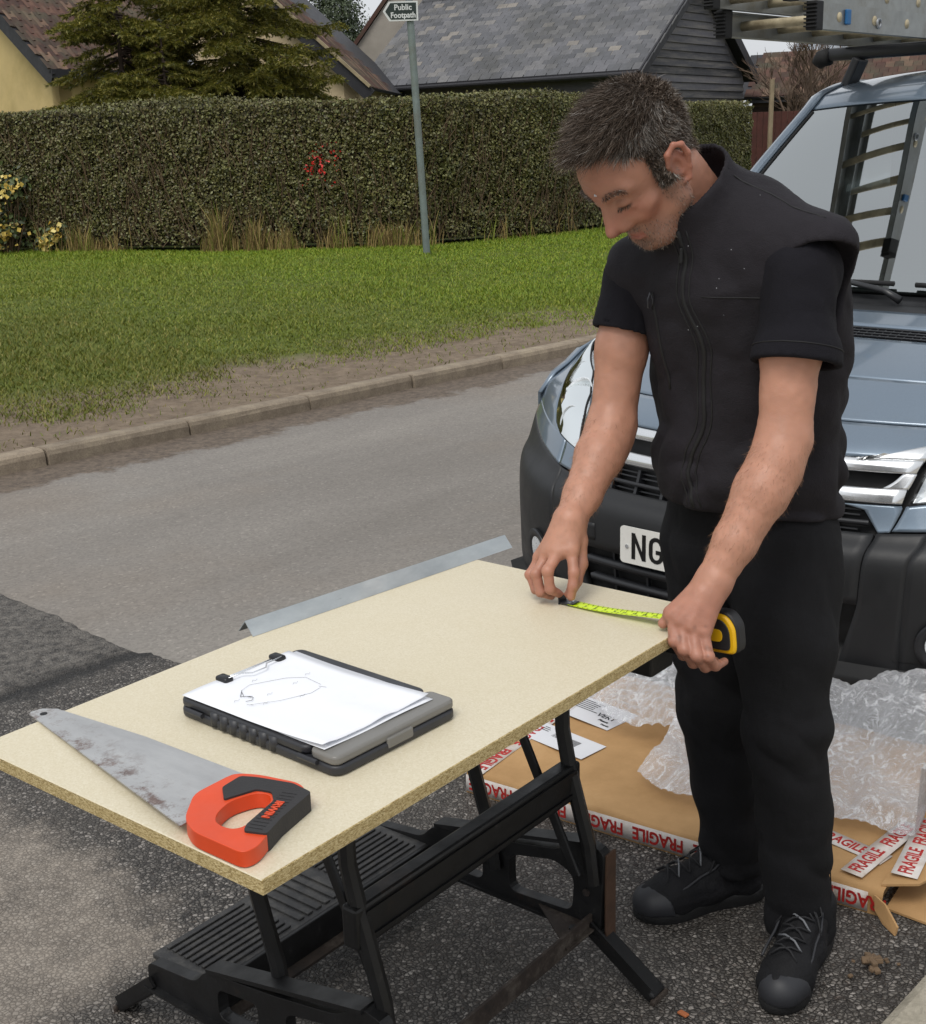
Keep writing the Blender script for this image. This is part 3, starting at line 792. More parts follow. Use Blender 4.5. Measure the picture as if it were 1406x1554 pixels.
# ---- tall grey gable behind
G0 = Vector((-2.45, 34.0, .4)); grey = empty('rendered_house', G0)
tag(grey, 'tall grey roughcast gable rising behind the slate barn', 'house')
gp = [(0, 3.45), (2.6, 6.75), (5.2, 3.45)]
wall_poly('gable_wall', [(0, 0, -.4), (5.2, 0, -.4), (5.2, 0, 3.45), (2.6, 0, 6.75), (0, 0, 3.45)], .3, M_GREYR, grey, (0, 1, 0))
wall_poly('wall', [(0, .3, -.4), (0, 7, -.4), (0, 7, 3.45), (0, .3, 3.45)], .3, M_GREYR, grey, (1, 0, 0))
for (x0, z0), (x1, z1) in ((gp[0], gp[1]), (gp[2], gp[1])):
    s_ = -1 if x0 < x1 else 1
    d = Vector((x1 - x0, 0, z1 - z0)).normalized(); nrm = Vector((s_ * abs(d.z), 0, abs(d.x)))
    mb = MB(); mb.add([Vector((x0, -.08, z0)) - d * .25 + nrm * .02, Vector((x1, -.08, z1)) + nrm * .02, Vector((x1, 7.1, z1)) + nrm * .02, Vector((x0, 7.1, z0)) - d * .25 + nrm * .02,
                       Vector((x0, -.08, z0)) - d * .25 + nrm * .11, Vector((x1, -.08, z1)) + nrm * .11, Vector((x1, 7.1, z1)) + nrm * .11, Vector((x0, 7.1, z0)) - d * .25 + nrm * .11],
                      [(0, 1, 2, 3), (4, 7, 6, 5), (0, 4, 5, 1), (1, 5, 6, 2), (2, 6, 7, 3), (3, 7, 4, 0)])
    mb.build('roof', M_TILE, grey, clean=True)

# ---- brown shed, fence and tin roof at the right
S0 = Vector((7.0, 31.5, .4)); shed = empty('shed', S0, R(-24))
tag(shed, 'dark brown weatherboarded shed with tiled roof right of the barn', 'shed')
MB().box((2.2, 1.2, .9), (4.4, 2.3, 2.4)).build('wall', M_BROWNW, shed)
for i in range(15):
    o = MB().box((2.2, 0, 0), (4.4, .02, .17), bev=.003).build('weatherboard', M_BROWNW, shed); o.location = (0, .03, -.1 + i * .148); o.rotation_euler = (R(-7), 0, 0)
Ms = frame((-.15, -.2, 2.1), (1, 0, 0), Vector((0, .85, .53)).normalized(), Vector((0, -.53, .85)).normalized())
mb = MB()
for j in range(8):
    for i in range(24):
        T = Ms @ Matrix.Translation((i * .2 + (.1 if j % 2 else 0), j * .235, .01)) @ Matrix.Rotation(R(3), 4, 'X'); mb.box(T @ Vector((.1, .15, 0)), (.192, .3, .014), T)
tag(mb.build('tile_courses', M_TILE, shed), kind='stuff')
mb = MB(); mb.box((2.3, .95, -.03), (5.0, 1.95, .05)); o = mb.build('roof_deck', M_FASCIA, shed); o.matrix_local = Ms
MB().bar((-.1, -.16, 2.03), (4.6, -.16, 2.03), .03, .12).build('fascia', M_FASCIA, shed)
F0 = Vector((6.35, 28.6, .4)); fence = empty('fence_panel', F0, R(-8))
tag(fence, 'red brown wooden fence panel beyond the end of the hedge', 'fence')
for i in range(9):
    MB().box((i * .125 + .06, 0, .86), (.118, .018, 1.72), bev=.003).build('board', M_REDFENCE, fence)
for z in (.4, 1.5): MB().box((.56, .03, z), (1.15, .04, .08)).build('rail', M_REDFENCE, fence)
M_STAKE = simple('bare_pale_timber', '#8c7d66', .85, var=.2, bump=.3)
stake = MB().tube([(0, 0, -.05), (0, 0, 1.2), (.01, 0, 2.35)], [.055, .052, .05], 8).build('stake', M_STAKE); stake.location = (6.62, 28.0, .4)
tag(stake, 'pale timber stake standing beside the fence panel', 'stake')
T0 = Vector((9.3, 37.0, .4)); tin = empty('outbuilding', T0, R(-20))
tag(tin, 'low outbuilding with pale corrugated metal roof behind the bare tree', 'outbuilding')
M_TIN = simple('pale_corrugated_metal', '#a9b0b8', .5, .25, var=.08, dirt='#8b8e90')
MB().box((2.5, 1.6, 1.0), (5, 3, 2.6)).build('wall', M_BROWNW, tin)
mb = MB(); xs = np.arange(-.2, 5.3, .05)
mb.grid([[(x, -.2, 2.45 + .018 * math.cos(x * 2 * math.pi / .1)) for x in xs], [(x, 2.0, 3.75 + .018 * math.cos(x * 2 * math.pi / .1)) for x in xs]])
mb.build('roof_sheet', M_TIN, tin, smooth=True, solid=.01)
bh = empty('clipped_hedge', (10.6, 34.0, .4)); tag(bh, 'olive green hedge glimpsed under the ladders above the van roof', 'hedge')
k = 9000
P = np.c_[rng.uniform(-1.6, 4.5, k), rng.uniform(-.3, .5, k), rng.uniform(.1, 2.75, k)]
tag(leaves(P, np.tile([0, -1, .5], (k, 1)), .09, 'foliage', mat_leaf('olive_hedge_leaves', [(0, '#3a3a1c'), (.5, '#5a5a2e'), (1, '#7d7c48')], .6), bh), kind='stuff')
MB().box((1.45, .15, 1.3), (5.9, .5, 2.6)).build('inner_twigs', M_HCORE, bh)

# ---------------------------------------------------------------- trees
M_BARK = simple('conifer_bark', '#3a2f26', .95, var=.3, bump=.8, bscale=30, bdist=.01)
M_NEEDLE = mat_leaf('conifer_needles', [(0, '#454a14'), (.4, '#626420'), (.75, '#827d32'), (1, '#a09348')], .6, .25)
def conifer(name, label, loc, h, zmin, rad, droop, seed, trunk_r=.09, dens=1.0):
    rs = np.random.default_rng(seed)
    t = empty(name, loc); tag(t, label, 'tree')
    MB().tube([(0, 0, -.1), (.02, 0, h * .5), (0, .02, h)], [trunk_r, trunk_r * .6, .012], 8).build('trunk', M_BARK, t, smooth=True)
    br = MB(); V = []; F = []; cnt = [0]
    def needles(p, q, ln, n):
        p = np.array(p); q = np.array(q); d = q - p; d /= np.linalg.norm(d) + 1e-9
        u = rs.uniform(0, 1, n); c = p + (q - p) * u[:, None]
        a = rs.normal(0, 1, (n, 3)); a -= (a @ d)[:, None] * d; a /= np.linalg.norm(a, axis=1)[:, None]
        tip = c + (a * .8 + d * .75) * (ln * rs.uniform(.6, 1.2, n))[:, None]
        s = np.cross(a, d) * .010
        b = cnt[0]; cnt[0] += n * 3
        V.append(np.stack([c - s, c + s, tip], 1).reshape(-1, 3)); F.append(b + np.arange(n * 3).reshape(-1, 3))
    z = zmin
    while z < h - .15:
        f = 1 - (z - zmin) / (h - zmin)
        R_ = rad * (f ** .75) + .12
        for kk in range(int((5 + 4 * f) * dens)):
            a = rs.uniform(0, 2 * math.pi); L = R_ * rs.uniform(.65, 1.12)
            zz = z + rs.uniform(-.3, .3); tp = rs.uniform(-.35, .25)
            pts = []
            for s in np.linspace(0, 1, 6):
                pts.append((math.cos(a) * L * s, math.sin(a) * L * s, zz + L * ((tp - .1) * s - droop * s * s + droop * .75 * s ** 4)))
            br.tube(pts, list(np.linspace(.018, .004, 6)), 4, False)
            for s in np.linspace(.2, 1, max(4, int(L / .075))):
                i = min(int(s * 5), 4); u = s * 5 - i
                p = np.array(pts[i]) * (1 - u) + np.array(pts[i + 1]) * u if s < 1 else np.array(pts[5])
                for sd in (-1, 1):
                    an = a + sd * rs.uniform(.5, 1.2); l2 = (.10 + .34 * L * (1 - s * .8)) * rs.uniform(.5, 1.1)
                    q = p + np.array([math.cos(an) * l2, math.sin(an) * l2, -l2 * rs.uniform(.15, .85) * (droop + .3)])
                    needles(p, q, .055, int(14 + 70 * l2))
                    if l2 > .2:
                        for w in (.35, .65):
                            m_ = p + (q - p) * w; an2 = an + rs.choice([-1, 1]) * .8
                            q2 = m_ + np.array([math.cos(an2) * l2 * .45, math.sin(an2) * l2 * .45, -l2 * .25]); needles(m_, q2, .05, 16)
            needles(pts[3], pts[5], .06, 30)
        z += .17 + .05 * (1 - f)
    br.build('branches', M_BARK, t)
    o = obj('needles', fast_mesh('needles', np.concatenate(V), np.concatenate(F)), M_NEEDLE, t); tag(o, kind='stuff')
    return t
conifer('conifer', 'small spiky young conifer in front of the brown tiled roof', (-5.0, 20.8, .4), 4.45, .9, 1.95, .2, 3, .07, 1.3)
conifer('conifer', 'tall drooping conifer in front of the pale gable', (-3.3, 21.6, .4), 6.6, 1.2, 1.9, .4, 5, .12, 1.15)
conifer('conifer', 'low bushy conifer filling the gap between the two taller conifers', (-4.25, 20.3, .4), 2.9, .7, 1.5, .15, 9, .06, 1.5)
def broadleaf(name, label, loc, h, crown_c, crown_r, m, n, size, seed, tr=.15):
    rs = np.random.default_rng(seed)
    t = empty(name, loc); tag(t, label, 'tree')
    mb = MB(); mb.tube([(0, 0, -.1), (.03, 0, h * .4), (0, .05, h * .75)], [tr, tr * .8, tr * .3], 8)
    mb.build('trunk', M_BARK, t, smooth=True)
    cl = rs.normal(0, 1, (70, 3)); cl /= np.linalg.norm(cl, axis=1)[:, None]; cl *= rs.uniform(.45, 1, 70)[:, None] ** .6
    i = rs.integers(0, 70, n)
    P = (cl[i] + rs.normal(0, .14, (n, 3))) * np.array(crown_r)[None] + np.array(crown_c)[None]
    o = leaves(P, cl[i] + np.array([0, 0, .4]), size, 'crown', m, t); tag(o, kind='stuff')
    br = MB()
    for j in range(24):
        e = cl[j] * np.array(crown_r) * .85 + np.array(crown_c); br.tube([(0, .02, h * random.uniform(.25, .6)), tuple(e * .6 + np.array([0, 0, h * .2])), tuple(e)], [tr * .35, tr * .2, .02], 5, False)
    br.build('limbs', M_BARK, t)
    return t
broadleaf('evergreen_tree', 'dark rounded evergreen tree far behind against the sky', (-4.25, 50.0, .4), 6.0, (0, 0, 5.0), (1.35, 1.2, 2.0), mat_leaf('far_evergreen_leaves', [(0, '#1f2a17'), (.5, '#354226'), (1, '#566046')], .5), 16000, .1, 4)
# bare tree by the shed
bt = empty('bare_tree', (7.25, 29.2, .4)); tag(bt, 'leafless branching tree in front of the brown shed', 'tree')
mb = MB(); mbt = MB()
M_BARE = simple('bare_branch_bark', '#5a4a3d', .9, var=.25)
def grow(mb, p, d, L, r, depth, rs):
    q = p + d * L
    mid = (p + q) / 2 + Vector((rs.uniform(-1, 1), rs.uniform(-1, 1), rs.uniform(-1, 1))) * L * .07
    mb.tube([p, mid, q], [r, r * .85, r * .7], 5 if depth > 2 else 3, False)
    if depth == 0: return
    for k in range(3 if depth > 1 else 2):
        nd = (d + Vector((rs.uniform(-1, 1), rs.uniform(-1, 1), rs.uniform(-.25, .75))) * .75).normalized()
        grow(mb, p + (q - p) * rs.uniform(.5, 1), nd, L * rs.uniform(.6, .85), max(.005, r * .62), depth - 1, rs)
rs_ = random.Random(5)
mb.tube([(0, 0, -.1), (-.05, 0, .7), (.0, .02, 1.4)], [.11, .09, .075], 7); mb.build('trunk', M_BARE, bt, smooth=True)
for k in range(6):
    grow(mbt, Vector((0, 0, rs_.uniform(.5, 1.35))), Vector((rs_.uniform(-.5, .9), rs_.uniform(-.6, .4), 1)).normalized(), rs_.uniform(.7, 1.0), .05, 5, rs_)
mbt.build('branches', M_BARE, bt)
# ================================================================ van
van = empty('van', rn(2.94, 1.9), ROAD_A)      # local: x = backwards along the road, y = towards the far kerb
tag(van, 'blue grey panel van with black bumper parked behind the man', 'van')
VK = np.array([  # v, z, half width, plan curve, power, crown, power   from the bumper lip up over bonnet and screen to the roof
    (.07, .170, .92, .28, 3.2, .00, 2), (.03, .215, .94, .31, 3.2, .00, 2), (.005, .35, .95, .34, 3.4, .00, 2), (.00, .545, .96, .36, 3.4, -.01, 2),
    (.05, .605, .96, .36, 3.2, -.03, 2), (.08, .70, .95, .36, 2.8, -.02, 2), (.115, .80, .94, .38, 2.5, -.01, 2), (.22, .868, .935, .38, 2.4, .01, 2),
    (.42, .962, .935, .34, 2.6, .03, 2.4), (.65, 1.035, .935, .28, 2.6, .05, 2.6), (.90, 1.095, .93, .20, 2.4, .06, 2.6), (1.0, 1.13, .865, .15, 2.1, .045, 2.2),
    (1.38, 1.43, .815, .13, 2.1, .025, 2.2), (1.74, 1.71, .745, .12, 2.1, .02, 2.4), (1.95, 1.80, .76, .09, 2.1, .03, 3), (2.35, 1.85, .79, .05, 2., .04, 4.),
    (3.2, 1.87, .83, .0, 2., .06, 4.2), (4.65, 1.855, .84, .0, 2., .06, 4.2)])
def VS(s, tau, off=0.0):
    def raw(s, tau):
        i = min(max(int(s), 0), len(VK) - 2); f = s - i
        p0, p1, p2, p3 = VK[max(i - 1, 0)], VK[i], VK[i + 1], VK[min(i + 2, len(VK) - 1)]
        a = .5 * ((2 * p1) + (-p0 + p2) * f + (2 * p0 - 5 * p1 + 4 * p2 - p3) * f * f + (-p0 + 3 * p1 - 3 * p2 + p3) * f ** 3)
        t = abs(tau)
        return Vector((a[0] + a[3] * t ** a[4], -tau * a[2], a[1] - a[5] * t ** a[6]))
    P = raw(s, tau)
    if off:
        e = .02
        ds = raw(min(s + e, 17), tau) - raw(max(s - e, 0), tau); dt = raw(s, min(tau + e, 1)) - raw(s, max(tau - e, -1))
        nr = ds.cross(dt).normalized()
        if nr.x > 0 and nr.z < .2 or nr.z < -.3: nr = -nr
        P = P + nr * off
    return P
def curve_at(c, e):
    c = np.asarray(c, float)
    if len(c) == 1: return c[0]
    L = np.r_[0, np.cumsum(np.linalg.norm(np.diff(c, axis=0), axis=1))]; x = e * L[-1]
    return np.array([np.interp(x, L, c[:, 0]), np.interp(x, L, c[:, 1])])
def patch(name, A, B, m, na=16, nb=16, off=0.0, thick=.008, parent=None, mirror=False, dome=0.0):
    """surface between two (s, tau) curves laid on the van's skin"""
    for sg in ((1, -1) if mirror else (1,)):
        rows = []
        for i in range(na + 1):
            a = curve_at(A, i / na); b = curve_at(B, i / na); row = []
            for j in range(nb + 1):
                s, t = a + (b - a) * (j / nb)
                row.append(VS(s, t * sg, off + dome * math.sin(math.pi * j / nb) * math.sin(math.pi * min(1, .08 + .84 * i / na))))
            rows.append(row)
        mb = MB(); mb.grid(rows)
        o = mb.build(name, m, parent or van, smooth=True)
        me = o.data
        nv = sum((p.normal * p.area for p in me.polygons), Vector())
        if nv.x - nv.z * 1.2 > 0: me.flip_normals()
        if thick:
            md = o.modifiers.new('thick', 'SOLIDIFY'); md.thickness = thick; md.offset = -1
        last = o
    return last
def mat_paint():
    t = NT('blue_grey_metallic_paint')
    fl = t.vor(900, 'F1', out='Color')
    col = t.mix(t.math('MULTIPLY', t.sep(fl)[0], .25), '#697887', '#8796a4')
    dirt = t.ramp(t.noise(3.0, 6.0, .7), [(.5, 0.0), (.8, .25)])
    col = t.mix(dirt, col, '#6b6a66')
    t.set(col, t.ramp(t.noise(5, 5.0), [(.3, .30), (.7, .42)]), .5)
    t.b.inputs['Coat Weight'].default_value = 1.0; t.b.inputs['Coat Roughness'].default_value = .07; t.b.inputs['Coat IOR'].default_value = 1.5
    return t.m
def mat_bumper():
    t = NT('grained_black_plastic')
    sc = t.ramp(t.noise(7, 6.0, .75), [(.55, 0.0), (.8, .5)])
    t.set(t.mix(sc, '#1a1b1d', '#2a2b2d'), t.ramp(t.noise(11, 4.0), [(.3, .42), (.7, .58)]))
    t.bump(t.noise(450, 2.0), .25, .001)
    return t.m
M_PAINT, M_BUMP = mat_paint(), mat_bumper()
M_BLACK = simple('black_recess_plastic', '#0b0b0c', .6, var=.2)
M_SLAT = simple('satin_black_slat', '#222326', .4, var=.1)
M_CHROME = simple('bright_chrome', '#e2e4e6', .2, .78, var=.03)
M_LENSREF = simple('headlamp_reflector', '#dfe3e6', .3, .35, var=.1, nscale=30)
M_TYRE = simple('tyre_rubber', '#121212', .85, bump=.3)
M_STEEL = simple('silver_wheel_paint', '#8d9093', .4, .6)
M_ALU = simple('weathered_aluminium', '#9a9c9a', .42, .75, var=.12, nscale=12, bump=.15, bscale=200, dirt='#7c7a72', dscale=6)
M_RUNG = simple('grubby_cream_rung', '#b5a98c', .6, .1, var=.18, nscale=20, dirt='#7d7058', dscale=12)
M_RUBBER = simple('black_rubber', '#161617', .8)
def mat_glass(name, refl, tint, ior=2.2):
    t = NT(name)
    gl = t.node('ShaderNodeBsdfGlossy'); gl.inputs['Roughness'].default_value = .015; gl.inputs['Color'].default_value = (.93, .97, .97, 1)
    tr = t.node('ShaderNodeBsdfTransparent'); tr.inputs['Color'].default_value = tint
    fr = t.node('ShaderNodeFresnel'); fr.inputs['IOR'].default_value = ior
    f = t.math('ADD', fr.outputs[0], refl, clamp=True)
    ms = t.node('ShaderNodeMixShader'); t.link(f, ms.inputs[0]); t.link(tr.outputs[0], ms.inputs[1]); t.link(gl.outputs[0], ms.inputs[2])
    t.link(ms.outputs[0], t.out.inputs['Surface'])
    return t.m
M_WSCREEN = mat_glass('windscreen_glass', .29, (.55, .66, .63, 1))
M_CLEAR = mat_glass('clear_lamp_lens', .05, (.97, .98, .99, 1), 1.5)

# dark inner shell so that shut lines and openings read black
rows = [[VS(s, t, -.045) for t in np.linspace(-1, 1, 41)] for s in np.linspace(0, 10.6, 70)]
o = MB().grid(rows).build('inner_shell', M_BLACK, van, smooth=True)
# bumper
patch('bumper_center', [(2.42, -.485), (2.42, 0), (2.42, .485)], [(4.03, -.49), (4.03, 0), (4.03, .49)], M_BUMP, 30, 14, thick=.03)
patch('bumper_lip', [(0, -.43), (0, 0), (0, .43)], [(1.42, -.43), (1.42, 0), (1.42, .43)], M_BUMP, 24, 10, thick=.03)
low = [(0, .433), (0, .7), (0, 1.0)]
patch('bumper_corner', [(0, .433), (.6, .433), (1.3, .433), (1.55, .445), (2.0, .465), (2.42, .487), (3.0, .490), (3.6, .493), (4.04, .497)],
      [(0, .6), (.6, .6), (1.3, .6), (1.55, .6), (2.0, .6), (2.42, .6), (3.0, .6), (3.6, .61), (4.12, .62)], M_BUMP, 34, 8, thick=.03, mirror=True)
patch('bumper_corner', [(0, .6), (1.4, .6), (2.42, .6), (3.0, .6), (3.6, .61), (4.12, .62)], [(0, 1), (1.4, 1), (2.42, 1), (3.0, 1), (3.8, 1), (4.9, 1)], M_BUMP, 34, 22, thick=.03, mirror=True)
# fog lamps
for sg in (1, -1):
    fl = empty('fog_lamp', tuple(VS(2.0, .70 * sg)), 0, van)
    nrm = (VS(2.0, .70 * sg, .05) - VS(2.0, .70 * sg)).normalized(); q = nrm.to_track_quat('Z', 'Y').to_matrix().to_4x4()
    def ring(r0, r1, z0, z1, n=28):
        mb = MB(); mb.grid([[q @ Vector((r * math.cos(2 * math.pi * k / n), r * math.sin(2 * math.pi * k / n), z)) for k in range(n + 1)] for r, z in ((r0, z0), (r1, z1))]); return mb
    mb = MB(); mb.prism([(.068 * math.cos(2 * math.pi * k / 28), .068 * math.sin(2 * math.pi * k / 28)) for k in range(28)], .001, .004, q); mb.build('recess', M_BLACK, fl)
    mb = ring(.045, .07, .006, .009); mb.build('bezel', M_SLAT, fl, smooth=True, solid=.006)
    mb = MB(); mb.prism([(.044 * math.cos(2 * math.pi * k / 24), .044 * math.sin(2 * math.pi * k / 24)) for k in range(24)], .004, .008, q); mb.build('lens', M_LENSREF, fl)
    mb = MB(); mb.grid([[VS(s, t * sg, o_) for t in np.linspace(.58, .84, 12)] for s, o_ in ((1.25, .001), (1.45, .012), (1.62, .001))]); mb.build('chin_flare', M_BUMP, fl, smooth=True).location = -fl.location
# lower intake slats
for s in (1.62, 1.92, 2.22):
    w = .40 + .03 * (s - 1.4) / .8
    mb = MB(); mb.grid([[VS(s + a, t, b) for t in np.linspace(-w, w, 31)] for a, b in ((-.045, -.03), (-.05, -.004), (.05, -.004), (.045, -.03))]); mb.build('intake_slat', M_SLAT, van, smooth=True)
for t in (-.33, -.2, -.07, .07, .2, .33):
    mb = MB(); mb.grid([[VS(s, t + a, b) for s in np.linspace(1.45, 2.4, 8)] for a, b in ((-.004, -.035), (-.004, -.022), (.004, -.022), (.004, -.035))]); mb.build('intake_divider', M_SLAT, van)
# upper grille
for s in (4.34,):
    mb = MB(); mb.grid([[VS(s + a, t, b) for t in np.linspace(-.47, .47, 31)] for a, b in ((-.06, -.03), (-.07, -.003), (.05, -.003), (.04, -.03))]); mb.build('grille_bar', M_SLAT, van, smooth=True)
for s in (4.17, 4.53, 4.66):
    mb = MB(); mb.grid([[VS(s + a, t, b) for t in np.linspace(-.44, .44, 31)] for a, b in ((-.02, -.035), (-.02, -.024), (.02, -.024), (.02, -.035))]); mb.build('grille_slat', M_SLAT, van)
for t in (-.38, -.28, -.18, -.06, .06, .18, .28, .38):
    mb = MB(); mb.grid([[VS(s, t + a, b) for s in np.linspace(4.05, 4.75, 6)] for a, b in ((-.005, -.04), (-.005, -.012), (.005, -.012), (.005, -.04))]); mb.build('grille_divider', M_SLAT, van)
# body coloured corners beside the grille and below the lamps
patch('front_panel', [(4.76, .36), (4.74, .40), (4.64, .455), (4.3, .482), (4.06, .50)], [(4.79, .545), (4.75, .548), (4.6, .545), (4.3, .535), (4.10, .528)], M_PAINT, 14, 6, mirror=True)
patch('front_panel', [(4.13, .533), (4.3, .540), (4.6, .551), (4.78, .556)], [(4.18, .64), (4.45, .64), (4.75, .64), (4.93, .645)], M_PAINT, 8, 8, mirror=True)
patch('front_panel', [(4.18, .643), (4.45, .80), (4.93, 1.0)], [(4.94, .65), (5.16, .80), (5.42, 1.0)], M_PAINT, 16, 10, mirror=True)
patch('front_panel', [(4.945, .652), (5.02, .697), (5.28, .757), (5.55, .782), (6.1, .822), (6.9, .932), (7.45, .99)], [(5.0, .72), (5.42, 1.0), (5.9, 1.0), (6.3, 1.0), (6.8, 1.0), (7.2, 1.0), (7.5, 1.0)], M_PAINT, 30, 8, mirror=True)
# chrome bars
bar = [( -.56), (-.3), 0, .3, .56]
patch('chrome_trim', [(4.82, t) for t in np.linspace(-.545, .545, 9)], [(5.19, t) for t in np.linspace(-.55, .55, 9)], M_CHROME, 40, 8, off=.004, thick=.014, dome=.01)
patch('chrome_trim', [(5.56, t) for t in np.linspace(-.565, .565, 9)], [(5.88, t) for t in np.linspace(-.575, .575, 9)], M_CHROME, 40, 8, off=.004, thick=.014, dome=.008)
patch('chrome_trim', [(5.19, .49), (5.35, .515), (5.56, .535)], [(5.19, .553), (5.35, .56), (5.56, .567)], M_CHROME, 8, 4, off=.004, thick=.014, mirror=True)
patch('chrome_trim', [(5.88, .33), (5.88, .45), (5.88, .577)], [(5.885, .33), (5.89, .45), (6.4, .59)], M_CHROME, 12, 4, off=.003, thick=.012, mirror=True)
# headlamps
HIN = [(4.82, .562), (5.3, .577), (5.8, .592), (6.5, .640), (7.15, .745), (7.42, .855), (7.78, .97), (8.15, .995)]
HOUT = [(4.95, .645), (5.02, .69), (5.28, .75), (5.55, .775), (6.1, .815), (6.9, .925), (7.45, .985), (8.15, 1.0)]
for sg in (1, -1):
    hl_ = empty('headlight', tuple(VS(5.8, .68 * sg)), 0, van); inv = -hl_.location
    def hp(name, off, m, f0=0.0, f1=1.0, e0=0.0, e1=1.0, na=26, nb=12, dome=0.0, wob=0.0, thick=0):
        rows = []
        for i in range(na + 1):
            e = e0 + (e1 - e0) * i / na; a = curve_at(HIN, e); b = curve_at(HOUT, e)
            rows.append([VS(*(lambda st: (st[0], st[1] * sg))(a + (b - a) * (f0 + (f1 - f0) * j / nb)), off + dome * math.sin(math.pi * j / nb) * math.sin(math.pi * i / na) + wob * math.sin(j * 2.3) * math.cos(i * 1.3)) for j in range(nb + 1)])
        mb = MB(); mb.grid(rows); o = mb.build(name, m, hl_, smooth=True); o.location = inv
        if thick: md = o.modifiers.new('t', 'SOLIDIFY'); md.thickness = thick
        return o
    hp('reflector', -.028, M_LENSREF, .02, .98, .02, .98, 30, 14, -.01, .004)
    hp('lens', .002, M_CLEAR, 0, 1, 0, 1, 30, 14, .008)
    # dark seal round the lens
    mb = MB(); pts = [VS(a, b * sg, -.002) + inv + hl_.location * 0 for a, b in [tuple(curve_at(HIN, e)) for e in np.linspace(0, 1, 30)] + [tuple(curve_at(HOUT, e)) for e in np.linspace(1, 0, 30)]]
    mb.tube(pts + [pts[0]], .0045, 6, False); o = mb.build('seal', M_RUBBER, hl_, smooth=True)
    for (s, t, r_) in ((6.45, .73, .055), (5.5, .672, .048), (7.15, .865, .03)):
        c = VS(s, t * sg, -.02) + inv; nrm = (VS(s, t * sg, .05) - VS(s, t * sg)).normalized(); q = (nrm * .7 + Vector((-1, 0, .1)) * .6).normalized().to_track_quat('Z', 'Y').to_matrix().to_4x4()
        mb = MB(); n = 22
        mb.grid([[c + q @ Vector((r * math.cos(2 * math.pi * k / n), r * math.sin(2 * math.pi * k / n), z)) for k in range(n + 1)] for r, z in ((r_ * 1.06, .016), (r_, .018), (r_ * .92, .004), (r_ * .6, -.012), (r_ * .3, -.02))])
        mb.build('lamp_bowl', M_LENSREF, hl_, smooth=True)
        mb = MB(); mb.tube([c + q @ Vector((0, 0, -.02)), c + q @ Vector((0, 0, .004)), c + q @ Vector((0, 0, .01))], [r_ * .25, r_ * .24, r_ * .1], 10); mb.build('bulb', M_STEEL if r_ > .05 else M_LENSREF, hl_, smooth=True)
    for e in (.3, .55, .72):
        a = curve_at(HIN, e); b = curve_at(HOUT, e)
        mb = MB(); mb.tube([VS(*(lambda st: (st[0], st[1] * sg))(a + (b - a) * f), -.014 - .01 * math.sin(math.pi * f)) + inv for f in np.linspace(.05, .95, 9)], .005, 6); mb.build('reflector_rib', M_CHROME, hl_, smooth=True)
# bonnet front strip, bonnet, wings
patch('bonnet_nose', [(5.93, t) for t in np.linspace(-.575, .575, 9)], [(6.93, -.665), (6.94, -.5), (6.95, 0), (6.94, .5), (6.93, .665)], M_PAINT, 36, 10)
patch('bonnet', [(6.985, -.68), (6.99, -.5), (6.99, 0), (6.99, .5), (6.985, .68)], [(7.9, -.93), (7.9, -.5), (7.9, 0), (7.9, .5), (7.9, .93)], M_PAINT, 40, 14, thick=.01)
patch('bonnet', [(7.9, t) for t in np.linspace(-.93, .93, 9)], [(8.90, t) for t in np.linspace(-.93, .93, 9)], M_PAINT, 40, 14, thick=.01)
patch('wing', [(7.85, .985), (8.2, .94), (9, .938), (10.5, .94)], [(8.2, 1.0), (8.4, 1), (9, 1), (10.5, 1)], M_PAINT, 14, 4, mirror=True)
# scuttle: vents, panel, wipers
def mat_mesh():
    t = NT('scuttle_vent_mesh'); t.set('#141517', .6); return t.m
patch('scuttle_vent', [(8.95, t) for t in np.linspace(-.62, .62, 9)], [(9.22, t) for t in np.linspace(-.62, .62, 9)], M_BLACK, 40, 4, off=-.012)
for k in range(4):
    s = 8.975 + .075 * k
    mb = MB(); mb.grid([[VS(s + a, t, b) for t in np.linspace(-.62, .62, 41)] for a, b in ((-.012, -.012), (-.012, .0), (.012, .0), (.012, -.012))]); mb.build('vent_slat', M_SLAT, van)
for k in range(48):
    t = -.61 + k * .026
    mb = MB(); mb.grid([[VS(s, t + a, b) for s in (8.95, 9.08, 9.22)] for a, b in ((-.002, -.012), (-.002, -.002), (.002, -.002), (.002, -.012))]); mb.build('vent_bar', M_SLAT, van)
patch('scuttle_side', [(8.95, .63), (9.22, .63)], [(8.95, .93), (9.22, .93)], M_PAINT, 4, 8, mirror=True)
patch('scuttle_panel', [(9.25, t) for t in np.linspace(-.93, .93, 9)], [(9.72, t) for t in np.linspace(-.93, .93, 9)], M_PAINT, 40, 6)
patch('scuttle_trim', [(9.75, t) for t in np.linspace(-.93, .93, 9)], [(10.93, t) for t in np.linspace(-.96, .96, 9)], M_BUMP, 40, 8, off=-.012)
for t0, t1 in ((-.55, .12), (.15, .8)):
    wp = empty('wiper', tuple(VS(10.6, t1)), 0, van); iv = -wp.location
    mb = MB(); mb.tube([VS(10.5, t1, .005) + iv, VS(10.75, t1 - .06, .03) + iv, VS(11.05, (t0 + t1) / 2, .03) + iv], [.014, .010, .007], 8); mb.build('arm', M_SLAT, wp, smooth=True)
    mb = MB(); mb.tube([VS(11.02, t, .016) + iv for t in np.linspace(t0, t1 - .05, 14)], .008, 6); mb.build('blade', M_RUBBER, wp, smooth=True)
